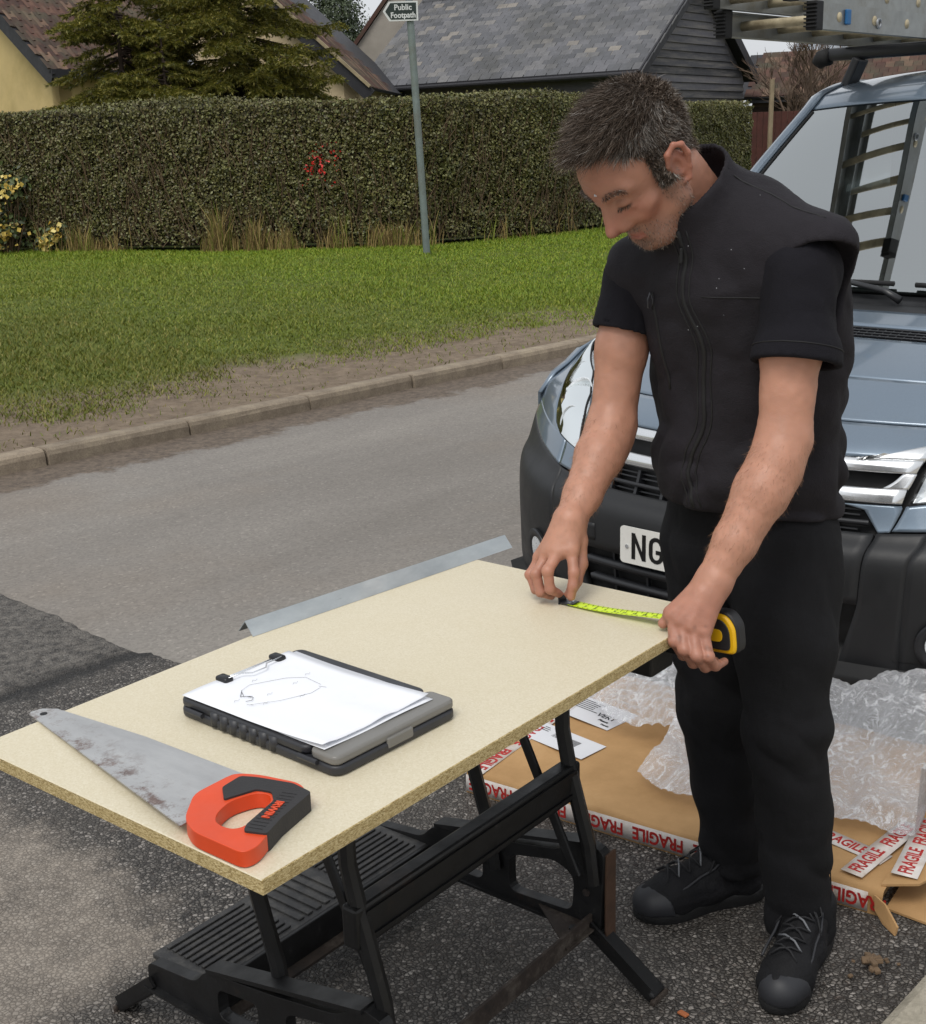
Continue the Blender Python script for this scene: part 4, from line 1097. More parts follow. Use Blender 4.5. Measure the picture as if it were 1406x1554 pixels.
# windscreen, roof, pillars
patch('windscreen', [(10.96, t) for t in np.linspace(-.985, .985, 9)], [(13.02, t) for t in np.linspace(-.985, .985, 9)], M_WSCREEN, 44, 26, thick=0)
patch('roof', [(13.07, t) for t in np.linspace(-1, 1, 9)], [(17, t) for t in np.linspace(-1, 1, 9)], M_PAINT, 44, 34)
for sg in (1, -1):
    rows = []
    for s in np.linspace(10.7, 16.9, 50):
        p = VS(s, sg); q = VS(s, .975 * sg); f = min(1, max(0, (s - 13.2) / 1.6))
        out = Vector((.02 * (1 - f), -.068 * sg, -.014))
        rows.append([q + Vector((0, 0, .004)), p + Vector((-.012 * (1 - f), -.006 * sg, .010)), p + out * .6 + Vector((-.004 * (1 - f), 0, .004)), p + out + Vector((.02, 0, -.025)), p + out * 1.15 + Vector((.05 * (1 - f), 0, -.07))])
    mb = MB(); mb.grid(rows); o = mb.build('pillar', M_PAINT, van, smooth=True, solid=.008)
    mb = MB(); mb.tube([VS(s, .955 * sg, .002) for s in np.linspace(10.98, 13.0, 20)], .005, 6); mb.build('screen_seal', M_RUBBER, van, smooth=True)
# sides
edge = [VS(s, 1) for s in np.linspace(4.9, 17, 90)]
ex = np.array([p.x for p in edge]); ey = np.array([-p.y for p in edge]); ez = np.array([p.z for p in edge])
for sg in (1, -1):
    xs = list(np.linspace(.46, 4.72, 60)); rows = []
    for x in xs:
        i = min(int(np.searchsorted(ex, x)), len(ex) - 1); t_, z_ = ey[i], ez[i]
        arch = 0.0
        for wx in (.98, 3.95):
            dx = abs(x - wx)
            if dx < .40: arch = max(arch, math.sqrt(.40 ** 2 - dx ** 2))
        zb = max(.24, .30 + arch) if arch else .24
        zs = [zb, zb + .08, max(zb + .12, .62), max(zb + .18, .9), max(zb + .24, min(1.06, z_ - .02)), z_ - .045 if z_ > 1.2 else z_ - .01]
        zs = list(np.maximum.accumulate(zs)); zs = [min(z, z_) for z in zs]
        ts = [.93, .95, .958, .955, .95 if z_ > 1.2 else t_ + .01, t_ + (.05 if z_ > 1.2 else .0)]
        rows.append([(x, -sg * a, b) for a, b in zip(ts, zs)])
    mb = MB(); mb.grid(rows); mb.build('side_panel', M_PAINT, van, smooth=True, solid=.01)
    rows = []
    for x in np.linspace(1.62, 2.5, 14):
        i = min(int(np.searchsorted(ex, x)), len(ex) - 1)
        rows.append([(x, -sg * (.953 + .008), 1.10), (x, -sg * (ey[i] + .05 + .012 + (.95 - ey[i] - .05) * .12), ez[i] - .13)])
    mb = MB(); mb.grid(rows); mb.build('door_window', M_BLACK, van, smooth=True, solid=.006)
    mr = empty('door_mirror', (1.42, -sg * 1.06, 1.13), 0, van)
    mb = MB(); mb.box((0, 0, 0), (.12, .20, .24), bev=.045); mb.build('housing', M_SLAT, mr, auto=60)
    MB().box((.064, 0, 0), (.006, .16, .19), bev=.002).build('glass', M_CHROME, mr)
    MB().bar((0, sg * .06, -.06), (.02, sg * .15, -.1), .06, .05).build('stalk', M_SLAT, mr)
    for wx in (.98, 3.95):
        wh = empty('wheel', (wx, -sg * .84, .315), 0, van)
        n = 40; prof = [(.20, -.1), (.29, -.105), (.312, -.09), (.316, -.05), (.316, .05), (.312, .09), (.29, .105), (.20, .1)]
        mb = MB(); mb.grid([[(r * math.cos(2 * math.pi * k / n), z, r * math.sin(2 * math.pi * k / n)) for k in range(n + 1)] for r, z in prof]); mb.build('tyre', M_TYRE, wh, smooth=True)
        sd = -sg
        mb = MB(); mb.grid([[(r * math.cos(2 * math.pi * k / n), z * sd, r * math.sin(2 * math.pi * k / n)) for k in range(n + 1)] for r, z in ((.205, .095), (.19, .06), (.17, .05), (.08, .075), (.05, .078), (.0, .078))]); mb.build('rim', M_STEEL, wh, smooth=True, solid=.006)
        mb = MB(); mb.tube([(wx, -sg * .60, .315), (wx, -sg * .94, .315)], .385, 24); o = mb.build('wheel_well', M_BLACK, van); o.hide_render = False
MB().box((2.7, 0, .36), (3.6, 1.5, .16)).build('chassis', M_BLACK, van)
mb = MB(); mb.grid([[(4.72, -.9, .3), (4.72, .9, .3)], [(4.76, -.94, .9), (4.76, .94, .9)], [(4.70, -.88, 1.74), (4.70, .88, 1.74)]]); mb.build('rear_door', M_PAINT, van, solid=.01)
# cab interior
M_TRIM = simple('dark_cab_trim', '#1d1e20', .7)
rows = [[(x, y, z - .04 * abs(y) ** 2) for y in np.linspace(-.82, .82, 12)] for x, z in ((1.14, 1.10), (1.35, 1.13), (1.58, 1.09), (1.66, .95), (1.62, .6))]
MB().grid(rows).build('dashboard', M_TRIM, van, smooth=True, solid=.02)
mb = MB(); mb.tube([(1.62 + .19 * .45 * math.sin(a) * -1, -.42 + .19 * math.cos(a), 1.04 + .17 * math.sin(a)) for a in np.linspace(0, 2 * math.pi, 28)], .014, 8, False); mb.build('steering_wheel', M_TRIM, van, smooth=True)
for y in (-.42, .05, .45):
    st = empty('seat', (2.2, y, .6), 0, van)
    MB().box((0, 0, .05), (.48, .42, .16), bev=.05).build('cushion', M_TRIM, st, auto=60)
    MB().box((.22, 0, .42), (.14, .42, .62), bev=.06).build('backrest', M_TRIM, st, auto=60)
    MB().box((.24, 0, .82), (.09, .24, .16), bev=.04).build('headrest', M_TRIM, st, auto=60)
MB().box((2.75, 0, 1.1), (.03, 1.6, 1.4)).build('bulkhead', M_TRIM, van)
# number plate
pm = simple('plate_white_acrylic', '#d9d8d2', .3, var=.03)
pk = simple('plate_black_character', '#0c0c0d', .4)
plate = empty('number_plate', (-.006, 0, .475), 0, van)
def rounded(w, h, r, n=5):
    return [(sx * (w / 2 - r) + r * math.cos(a), sy * (h / 2 - r) + r * math.sin(a)) for sx, sy, a0 in ((1, 1, 0), (-1, 1, 90), (-1, -1, 180), (1, -1, 270)) for a in [R(a0 + 90 * k / n) for k in range(n + 1)]]
Mp = Matrix(((0, 0, -1, 0), (-1, 0, 0, 0), (0, 1, 0, 0), (0, 0, 0, 1)))      # plate x to the photo's right (-y), y up, z towards the front
MB().prism(rounded(.52, .111, .012), .0, .004, Mp).build('backing', pm, plate)
def glyph(polys, x0, h=.079):
    mb = MB()
    for pl in polys: mb.prism([(x0 + x, y - h / 2) for x, y in pl], .0042, .0052, Mp)
    return mb
H_, s_ = .079, .013
def arc(cx, cy, rx, ry, a0, a1, n=7): return [(cx + rx * math.cos(R(a0 + (a1 - a0) * k / n)), cy + ry * math.sin(R(a0 + (a1 - a0) * k / n))) for k in range(n + 1)]
glyph([[(0, 0), (s_, 0), (s_, H_), (0, H_)], [(.05 - s_, 0), (.05, 0), (.05, H_), (.05 - s_, H_)]], -.26 + .041).build('character', pk, plate)
mb = glyph([[(s_ * .9, H_), (s_ * .9, H_ - .024), (.05 - s_ * .9, 0), (.05 - s_ * .9, .024)]], -.26 + .041); mb.v = [(x - .0006, y, z) for x, y, z in mb.v]; mb.build('character', pk, plate)
o_ = arc(.025, H_ - .024, .025, .024, 10, 180) + arc(.025, .024, .025, .024, 180, 360)
i_ = arc(.025, H_ - .024, .012, .012, 10, 180) + arc(.025, .024, .012, .012, 180, 360)
mb = MB()
for k in range(len(o_) - 1):
    mb.prism([(-.26 + .102 + x, y - H_ / 2) for x, y in (o_[k], o_[k + 1], i_[k + 1], i_[k])], .0042, .0052, Mp)
for pl in ([(.037, .02), (.05, .02), (.05, .041), (.037, .041)], [(.024, .029), (.037, .029), (.037, .041), (.024, .041)]):
    mb.prism([(-.26 + .102 + x, y - H_ / 2) for x, y in pl], .0042, .0053, Mp)
mb.build('character', pk, plate)
for x in (-.235, .235):
    mb = MB(); mb.prism([(x + .006 * math.cos(a), -.004 + .006 * math.sin(a)) for a in np.linspace(0, 2 * math.pi, 14)[:-1]], .004, .007, Mp); mb.build('screw', M_CHROME, plate)
patch('tow_cover', [(2.53, -.435), (2.78, -.435)], [(2.53, -.385), (2.78, -.385)], M_BUMP, 4, 4, off=.0025, thick=.005)
# roof bars
for bx in (2.2, 3.7):
    rb = empty('roof_bar', (bx, 0, 1.920), 0, van)
    mb = MB(); mb.bar((0, -.84, 0), (0, .84, 0), .05, .05, bev=.012); mb.build('bar', M_SLAT, rb, auto=50)
    for sg in (1, -1):
        mb = MB(); mb.tube([(0, sg * .84, -.005), (0, sg * .875, -.012), (0, sg * .895, -.035)], [.036, .036, .026], 10); mb.build('end_cap', M_RUBBER, rb, smooth=True)
        mb = MB(); mb.bar((0, sg * .70, -.02), (.0, sg * .78, -.19), .09, .035, up=(0, 1, 0), bev=.008); mb.build('foot', M_SLAT, rb)
# ---------------------------------------------------------------- ladders on the roof bars
M_BLUE = simple('blue_plastic_clip', '#1f5c8e', .5)
def ladder(label, v0, v1, tl, tr_, z, hst, wst):
    L = empty('ladder', rn(2.94 + v0, 1.9 - tl), ROAD_A); L.location.z = z; L.rotation_euler = (0, 0, ROAD_A)
    tag(L, label, 'ladder', 'aluminium ladders on the van roof')
    W = tr_ - tl
    for k, y in enumerate((0, -W)):
        st = MB()   # channel section stile, open side inward
        sd = -1 if k == 0 else 1
        st.box(((v1 - v0) / 2, y, hst / 2), (v1 - v0, .004, hst)); st.box(((v1 - v0) / 2, y + sd * wst / 2, .002), (v1 - v0, wst, .004)); st.box(((v1 - v0) / 2, y + sd * wst / 2, hst - .002), (v1 - v0, wst, .004))
        s_o = st.build('stile', M_ALU, L)
        cap = MB(); cap.box((-.012, y + sd * wst / 2, hst / 2), (.05, wst + .012, hst + .008), bev=.004)
        for r_ in range(7): cap.box((-.04, y + sd * wst / 2, .008 + r_ * (hst - .012) / 6), (.014, wst + .016, .005))
        cap.build('end_cap', M_RUBBER, s_o)
    n = int((v1 - v0) / .26)
    for k in range(n):
        x = .13 + k * .26
        mb = MB(); mb.tube([(x, .004, hst / 2), (x, -W - .004, hst / 2)], .0165, 14); mb.build('rung', M_RUNG, L, smooth=True)
    return L, W
L1, W1 = ladder('lower aluminium ladder with cream rungs lying on the van roof bars', 1.27, 4.6, -.765, -.385, 1.949, .085, .028)
L2, W2 = ladder('upper aluminium ladder nested on top of the lower ladder on the van', 1.16, 4.4, -.745, -.415, 2.038, .075, .026)
mb = MB(); mb.box((.18, -W1 - .008, .045), (.03, .012, .05), bev=.004); mb.build('clip', M_BLUE, L1)
mb = MB(); n = 16; mb.grid([[(.42 + r * math.cos(2 * math.pi * k / n), -W1 + z, .035 + r * math.sin(2 * math.pi * k / n)) for k in range(n + 1)] for r, z in ((.019, -.003), (.017, -.009), (.012, -.009), (.011, -.002))]); mb.build('rivet', M_STEEL, L1, smooth=True)
# ================================================================ folding workbench and what lies on it
BA = .888
bench = empty('workbench', (-.24, 1.30, 0), BA)       # local x runs along the board, y across it away from the camera
tag(bench, 'black folding workbench with ribbed step carrying the cream board', 'workbench')
def mat_blackmetal():
    t = NT('scuffed_black_enamel')
    wear = t.ramp(t.noise(38, 6.0, .8), [(.6, 0.0), (.72, .8)])
    rust = t.ramp(t.noise(7, 6.0, .75), [(.6, 0.0), (.78, .75)])
    c = t.mix(wear, '#121213', '#3c3a38'); c = t.mix(rust, c, '#3d2d22')
    t.set(c, t.ramp(t.noise(20, 4.0), [(.3, .36), (.7, .6)]), .1)
    t.bump(t.noise(90, 4.0), .2, .002)
    return t.m
def mat_rusty():
    t = NT('dusty_rusted_angle_iron')
    c = t.ramp(t.noise(14, 6.0, .75), [(.3, '#1c1917'), (.5, '#332a24'), (.7, '#5a534b'), (.85, '#787066')])
    t.set(c, .8, .15); t.bump(t.noise(120, 4.0), .4, .002)
    return t.m
def mat_step():
    t = NT('dusty_black_step_plastic')
    d = t.ramp(t.noise(30, 7.0, .8), [(.45, 0.0), (.75, .8)])
    t.set(t.mix(d, '#2b2b2c', '#55534f'), .65); t.bump(t.noise(140, 3.0), .3, .002)
    return t.m
M_BENCH, M_RUSTY, M_STEP = mat_blackmetal(), mat_rusty(), mat_step()
M_RUSTB = simple('brown_rusted_plate', '#4a3527', .85, .1, var=.3, nscale=18, bump=.4, bscale=120)
A0, A1 = .40, 1.03
def holed_plate(outline, holes, x0, x1):
    """plate in the y-z plane with rounded windows, extruded x0..x1"""
    bm = bmesh.new()
    def loop(pts):
        vs = [bm.verts.new((x0, y, z)) for y, z in pts]; return [bm.edges.new((vs[i], vs[(i + 1) % len(vs)])) for i in range(len(vs))]
    ed = loop(outline)
    for h in holes: ed += loop(h)
    bmesh.ops.triangle_fill(bm, use_beauty=True, use_dissolve=False, edges=ed)
    ext = bmesh.ops.extrude_face_region(bm, geom=list(bm.faces))
    for v in [g for g in ext['geom'] if isinstance(g, bmesh.types.BMVert)]: v.co.x = x1
    bmesh.ops.recalc_face_normals(bm, faces=bm.faces)
    me = bpy.data.meshes.new('plate'); bm.to_mesh(me); bm.free()
    return me
def roundpoly(pts, r, n=4):
    out = []
    P = [Vector((a, b)) for a, b in pts]
    for i, p in enumerate(P):
        a = (P[i - 1] - p); b = (P[(i + 1) % len(P)] - p); ra = min(r, a.length * .45); rb = min(r, b.length * .45)
        s = p + a.normalized() * ra; e = p + b.normalized() * rb
        for k in range(n + 1):
            u = k / n; q = s * (1 - u) ** 2 + p * 2 * u * (1 - u) + e * u * u; out.append((q.x, q.y))
    return out
for a_, sd in ((A0, -1), (A1, 1)):
    out = roundpoly([(.205, .105), (.195, .29), (.25, .30), (.30, .262), (.45, .232), (.63, .205), (.66, .17), (.80, .155), (.80, .105), (.62, .10)], .02)
    h1 = roundpoly([(.27, .135), (.265, .215), (.31, .235), (.425, .208), (.425, .125)], .022)
    h2 = roundpoly([(.495, .125), (.495, .195), (.60, .18), (.60, .122)], .018)
    o = obj('end_casting', holed_plate(out, [h1, h2], a_ - .012, a_ + .012), M_BENCH, bench)
    md = o.modifiers.new('b', 'BEVEL'); md.width = .003; md.segments = 2; md.angle_limit = R(50)
    rim = MB(); rim.bar((a_ + sd * .0, .24, .296), (a_ + sd * .0, .62, .212), .036, .008); rim.bar((a_, .20, .107), (a_, .80, .107), .05, .006)
    rim.build('casting_flange', M_BENCH, bench)
    # legs of this end
    i_ = -sd * .0
    MB().tube([(a_ - sd * .02, .215, .22), (a_ - sd * .02, .225, .30), (a_ - sd * .02, .268, .45), (a_ - sd * .018, .285, .53), (a_ - sd * .018, .287, .745)], [.0145, .015, .015, .0145, .0145], 8).build('leg', M_BENCH, bench, auto=40)
    MB().tube([(a_ - sd * .02, .455, .17), (a_ - sd * .02, .47, .27), (a_ - sd * .02, .51, .40), (a_ - sd * .02, .52, .745)], [.0145, .0145, .0145, .014], 8).build('leg', M_BENCH, bench, auto=40)
    MB().bar((a_ - sd * .045, .235, .24), (a_ - sd * .045, .47, .735), .010, .020, up=(0, 1, 0), bev=.003).build('brace', M_BENCH, bench)
    # channel that carries the jaws
    MB().box((a_ - sd * .01, .36, .735), (.05, .40, .05), bev=.006).build('jaw_channel', M_BENCH, bench)
    for b0, b1, nm in ((.225, .08, 1), (.78, .90, 2)):
        ft = empty('fold_out_foot', (a_, b0, .11), 0, bench)
        d = Vector((0.0, b1 - b0, -.095))
        MB().bar((0, 0, 0), d, .045, .022, bev=.005).build('strut', M_BENCH, ft)
        MB().bar((-.02, 0, .014), d * .96 + Vector((-.02, 0, .012)), .006, .022).build('rib', M_BENCH, ft)
        MB().bar(d * .98 + Vector((0, 0, -.008)), d * 1.06 + Vector((0, 0, -.001)), .055, .022, bev=.004).build('pad', M_RUSTY, ft)
    MB().add([(a_ - sd * .006, .21, .118), (a_ - sd * .11, .215, .118), (a_ - sd * .006, .36, .118), (a_ - sd * .006, .21, .122), (a_ - sd * .11, .215, .122), (a_ - sd * .006, .36, .122)],
             [(0, 1, 2), (3, 5, 4), (0, 3, 4, 1), (1, 4, 5, 2), (2, 5, 3, 0)]).build('gusset', M_RUSTY, bench, clean=True)
    mb = MB(); mb.prism([(.009 * math.cos(t), .009 * math.sin(t)) for t in np.linspace(0, 2 * math.pi, 13)[:-1]], .0, .004); o = mb.build('bolt', M_BLACK, bench); o.location = (a_ - sd * .045, .245, .1222)
    for y, z in ((.225, .255), (.235, .19)):
        mb = MB(); mb.tube([(a_ - .016, y, z), (a_ + .016, y, z)], .008, 8); mb.build('bolt', M_RUSTY, bench)
    wr = MB(); wr.box((a_ + sd * .012, .196, .185), (.034, .006, .19), bev=.002); wr.build('hinge_plate', M_RUSTB, bench)
MB().bar((A0, .225, .125), (A1, .225, .125), .006, .042).build('base_rail', M_RUSTY, bench)
MB().bar((A0, .242, .106), (A1, .242, .106), .034, .005).build('base_rail', M_RUSTY, bench)
MB().bar((A0, .272, .425), (A1, .272, .425), .034, .075, bev=.006).build('cross_beam', M_BENCH, bench)
for z in (.402, .448): MB().bar((A0 + .02, .2535, z), (A1 - .02, .2535, z), .006, .008).build('beam_rib', M_BENCH, bench)
# ribbed step
st = empty('step', ((A0 + A1) / 2, .73, .15), 0, bench)
W_ = A1 - A0 - .02
MB().box((0, 0, 0), (W_, .165, .012), bev=.003).build('tread', M_STEP, st)
MB().box((0, -.085, -.03), (W_, .008, .07), bev=.002).build('riser', M_BENCH, st)
MB().box((0, -.10, -.063), (W_, .03, .006)).build('riser_lip', M_RUSTY, st)
for k in range(9):
    y = -.066 + k * .0165
    for x0, x1 in ((-W_ / 2 + .025, -.09), (.09, W_ / 2 - .025)):
        MB().box(((x0 + x1) / 2, y, .0085), (x1 - x0, .009, .005), bev=.0015).build('tread_rib', M_STEP, st)
for k in range(6):
    MB().box((-.06 + k * .024, 0, .0085), (.015, .14, .005), bev=.0015).build('tread_rib', M_STEP, st)
# jaws
MB().box(((A0 + A1) / 2, .20, .7755), (.74, .15, .024), bev=.003).build('jaw', M_BENCH, bench)
MB().box(((A0 + A1) / 2, .42, .7755), (.74, .15, .024), bev=.003).build('jaw', M_BENCH, bench)
for a_ in (A1 - .05,):
    MB().box((a_, .10, .735), (.075, .10, .045), bev=.005).build('jaw_bracket', M_BENCH, bench); MB().box((a_ + .02, .045, .752), (.02, .03, .014), bev=.003).build('clamp_tab', M_BENCH, bench)

# ---- cream board
def mat_board():
    t = NT('cream_melamine_face')
    c = t.ramp(t.vor(420, 'F1', out='Color'), [(0, '#c9bfa3'), (.5, '#d1c7ae'), (1, '#d8d0ba')])
    c = t.mix(t.ramp(t.noise(3.0, 5.0, .7), [(.4, 0.0), (.75, .25)]), c, '#c5ba9c')
    sp = t.ramp(t.noise(120, 2.0), [(.70, 0.0), (.76, .35)])
    c = t.mix(sp, c, '#b7a880')
    mk = t.ramp(t.noise(22, 3.0, .7, vec=t.mapping(t.co(), (1, 3, 1))), [(.73, 0.0), (.77, .5)])
    c = t.mix(mk, c, '#a09375')
    t.set(c, t.ramp(t.noise(6, 5.0), [(.3, .42), (.7, .55)])); t.bump(t.noise(500, 2.0), .12, .0006)
    return t.m
def mat_chip():
    t = NT('raw_chipboard_edge')
    m = t.mapping(t.co(), (1, 1, 2.4))
    v = t.vor(330, 'F1', vec=m, out='Color')
    c = t.ramp(t.sep(v)[0], [(0, '#8b7649'), (.25, '#a59060'), (.6, '#b8a475'), (1, '#cbb98c')])
    t.set(c, .9); t.bump(t.vor(260, 'DISTANCE_TO_EDGE', vec=m), .6, .002)
    return t.m
M_BOARD, M_CHIP = mat_board(), mat_chip()
BT = .81
mb = MB(); mb.box((0, 0, -.0105), (1.066, .588, .021)); 
mb.mi = [1, 0, 1, 1, 1, 1]; mb.f[0], mb.f[1] = mb.f[0], mb.f[1]
board = mb.build('cream_board', [M_BOARD, M_CHIP]); board.data.polygons.foreach_set('material_index', np.array([0, 0, 1, 1, 1, 1], np.int32))
md = board.modifiers.new('b', 'BEVEL'); md.width = .0012; md.segments = 1
def bw(a, b, z):  # board coordinates to world
    return Vector((-.24 + math.cos(BA) * a - math.sin(BA) * b, 1.30 + math.sin(BA) * a + math.cos(BA) * b, z))
board.location = bw(.533, .294, BT); board.rotation_euler = (0, 0, BA)
tag(board, 'cream chipboard worktop panel laid flat on the folding workbench', 'board')

# ---- galvanised angle strip
t = NT('galvanised_angle_strip')
c = t.ramp(t.noise(14, 6.0, .7, vec=t.mapping(t.co(), (.4, 1, 1))), [(.3, '#a3abb0'), (.6, '#bcc3c6'), (.8, '#d0d5d6')])
c = t.mix(t.ramp(t.noise(60, 4.0, .8, vec=t.mapping(t.co(), (.3, 4, 4))), [(.69, 0.0), (.74, .55)]), c, '#6f7a7e')
t.set(c, t.ramp(t.noise(18, 4.0), [(.3, .28), (.7, .45)]), .45); M_GALVS = t.m
p0, p1 = Vector((.519, .6005, 0)), Vector((1.17, .534, 0))
d = (p1 - p0).normalized(); nn = Vector((-d.y, d.x, 0)); L = (p1 - p0).length
ang = empty('angle_strip', bw(p0.x, p0.y, BT), BA + math.atan2(d.y, d.x))
tag(ang, 'galvanised metal angle strip lying along the far edge of the board', 'metal strip')
for s_ in (-1, 1):
    mb = MB(); mb.add([(0, s_ * .0212, .0005), (L, s_ * .0212, .0005), (L, s_ * .0006, .0236), (0, s_ * .0006, .0236), (0, s_ * .0196, .0002), (L, s_ * .0196, .0002), (L, 0, .0216), (0, 0, .0216)],
        [(0, 1, 2, 3), (4, 7, 6, 5), (0, 4, 5, 1), (3, 2, 6, 7), (0, 3, 7, 4), (1, 5, 6, 2)])
    mb.build('flange', M_GALVS, ang, clean=True)

# ---- hand saw
saw = empty('hand_saw', bw(.07, .12, BT), BA)
tag(saw, 'hand saw with worn steel blade and orange and black handle', 'saw')
def sl(a, b, z=0): return Vector((a - .07, b - .12, z))
t = NT('worn_saw_steel')
c = t.ramp(t.noise(16, 6.0, .7, vec=t.mapping(t.co(), (1, .3, 1), (0, 0, R(-8)))), [(.3, '#b4b4b4'), (.6, '#c9c9c8'), (.8, '#d6d5d2')])
edge = t.math('ADD', t.sep(t.co())[0], t.math('MULTIPLY', t.sep(t.co())[1], -.2))
rust = t.math('MULTIPLY', t.ramp(t.noise(24, 7.0, .8), [(.50, 0.0), (.62, 1.0)]), t.ramp(t.math('ADD', edge, .09), [(.035, 1.0), (.06, 0.5), (.09, 0.05)]))
c = t.mix(rust, c, t.ramp(t.noise(70, 3.0), [(.3, '#6f5a54'), (.7, '#95827a')]))
t.set(c, .38, .75); M_SAW = t.m
heel, toe_a, toe_b, back = (.006, .149), (.104, .615), (.141, .597), (.146, .190)
teeth = []; n = 120
hv = Vector((toe_a[0] - heel[0], toe_a[1] - heel[1])); nv = Vector((-hv.y, hv.x)).normalized()
for k in range(n + 1):
    u = k / n; p = Vector(heel) + hv * u
    teeth.append((p.x, p.y))
    if k < n: q = Vector(heel) + hv * ((k + .5) / n) + nv * -.0028 * -1; teeth.append((q.x - 2 * (q.x - (p.x + hv.x * .5 / n)), q.y))
out = teeth + [(.112, .622), (.128, .618), toe_b, (.150, .40), back, (.10, .165)]
mb = MB(); b0 = len(out)
zf = lambda b: .015 - .0135 * (b - .15) / .46
vs = [sl(a, b, zf(b)) for a, b in out] + [sl(a, b, zf(b) + .001) for a, b in out]
mb.add(vs, [tuple(range(b0 - 1, -1, -1)), tuple(range(b0, 2 * b0))] + [(i, (i + 1) % b0, b0 + (i + 1) % b0, b0 + i) for i in range(b0)])
blade = mb.build('blade', M_SAW, saw, clean=True)
mb = MB(); mb.prism([(.0055 * math.cos(a), .0055 * math.sin(a)) for a in np.linspace(0, 2 * math.pi, 17)[:-1]], 0, .0004); o = mb.build('hanging_hole', M_BLACK, blade); o.location = sl(.118, .598, zf(.598) + .0011)
M_ORANGE = simple('orange_handle_plastic', '#d4481f', .42, var=.07, nscale=14)
M_GRIP = simple('charcoal_rubber_grip', '#2b2a2b', .7, var=.15, bump=.3, bscale=300)
def ring_solid(outer, inner, z0, z1, name, m, parent, bev):
    bm = bmesh.new()
    ed = []
    for pts in (outer, inner):
        vs = [bm.verts.new(sl(a, b, z0)) for a, b in pts]; ed += [bm.edges.new((vs[i], vs[(i + 1) % len(vs)])) for i in range(len(vs))]
    bmesh.ops.triangle_fill(bm, use_beauty=True, use_dissolve=False, edges=ed)
    ext = bmesh.ops.extrude_face_region(bm, geom=list(bm.faces))
    for v in [g for g in ext['geom'] if isinstance(g, bmesh.types.BMVert)]: v.co.z = z1
    bmesh.ops.recalc_face_normals(bm, faces=bm.faces)
    me = bpy.data.meshes.new(name); bm.to_mesh(me); bm.free()
    o = obj(name, me, m, parent, auto=50); md = o.modifiers.new('b', 'BEVEL'); md.width = bev; md.segments = 3; md.limit_method = 'ANGLE'; md.angle_limit = R(40)
    return o
h_out = roundpoly([((a - .078) * .93 + .078, (b - .115) * .93 + .115) for a, b in [(.012, .155), (.062, .196), (.135, .197), (.152, .165), (.168, .100), (.150, .066), (.080, .050), (.018, .022), (-.004, .026), (-.005, .12)]], .014)
h_in = roundpoly([(.030, .112), (.046, .128), (.078, .139), (.112, .128), (.118, .110), (.105, .094), (.045, .076), (.030, .085)], .014)
ring_solid(h_out, h_in, .0015, .0225, 'handle', M_ORANGE, saw, .006)
g1 = roundpoly([(.072, .144), (.092, .170), (.126, .174), (.136, .155), (.152, .104), (.1485, .0680), (.082, .0518), (.046, .0380), (.034, .066), (.046, .0745), (.106, .091), (.1205, .110), (.114, .1305), (.080, .1415)], .005)
mb = MB(); bm = bmesh.new(); vs = [bm.verts.new(sl(a, b, .0006)) for a, b in g1]
ed = [bm.edges.new((vs[i], vs[(i + 1) % len(vs)])) for i in range(len(vs))]; bmesh.ops.triangle_fill(bm, use_beauty=True, edges=ed)
ext = bmesh.ops.extrude_face_region(bm, geom=list(bm.faces))
for v in [g for g in ext['geom'] if isinstance(g, bmesh.types.BMVert)]: v.co.z = .0255
bmesh.ops.recalc_face_normals(bm, faces=bm.faces); me = bpy.data.meshes.new('grip'); bm.to_mesh(me); bm.free()
grip = obj('grip', me, M_GRIP, saw, auto=40); md = grip.modifiers.new('b', 'BEVEL'); md.width = .0016; md.segments = 2; md.angle_limit = R(40)
for k in range(13):
    u = k / 12; c = Vector(sl(.046 + (.130 - .046) * u, .059 + (.088 - .059) * u, .0256))
    MB().box(c, (.0015, .020, .0012), Matrix.Rotation(math.atan2(.029, .084), 3, 'Z')).build('grip_rib', M_GRIP, saw)
ga = math.atan2(.030, .084)
text_mesh('lettering', 'IRWIN', .0145, M_ORANGE, saw, Matrix.Translation(sl(.088, .0735, .0266)) @ Matrix.Rotation(ga + math.pi, 4, 'Z'), .0004)

# ---- clipboard case with drawing
CA = R(-2.0)
case = empty('clipboard_case', bw(.352, .262, BT), BA + CA)
tag(case, 'black storage clipboard with a translucent end box lying on the board', 'clipboard')
M_CASE = simple('dark_grey_case_plastic', '#2c2d31', .45, var=.12, nscale=14)
def mat_clearplastic():
    t = NT('smoky_translucent_plastic'); t.set('#8f8d88', .25); t.b.inputs['Transmission Weight'].default_value = .35; t.b.inputs['IOR'].default_value = 1.4; return t.m
M_SMOKE = mat_clearplastic()
def slab(name, w, l, z0, z1, r, m, parent, cx=0, cy=0, bev=.004):
    mb = MB(); mb.prism([(x + cx, y + cy) for x, y in rounded(w, l, r, 5)], z0, z1); o = mb.build(name, m, parent, auto=40); md = o.modifiers.new('b', 'BEVEL'); md.width = bev; md.segments = 3; md.limit_method = 'ANGLE'; md.angle_limit = R(50); return o
slab('base_tray', .243, .335, .001, .0155, .018, M_CASE, case)
slab('lid', .240, .275, .0158, .0290, .014, M_CASE, case, 0, .028)
slab('end_box', .240, .053, .0158, .0295, .012, M_SMOKE, case, 0, -.1385)
MB().box((.0, -.166, .0145), (.05, .006, .015), bev=.002).build('latch', M_SMOKE, case)
for k in range(7):   # finger grip scallops on the near long side
    MB().tube([(-.1155, .085 - k * .021, .005), (-.1155, .085 - k * .021, .0255)], .0092, 12).build('grip_lobe', M_CASE, case, smooth=True)
for y in (.125, -.115): MB().tube([(-.124, y - .018, .0155), (-.124, y + .018, .0155)], .004, 8).build('hinge', M_CASE, case)
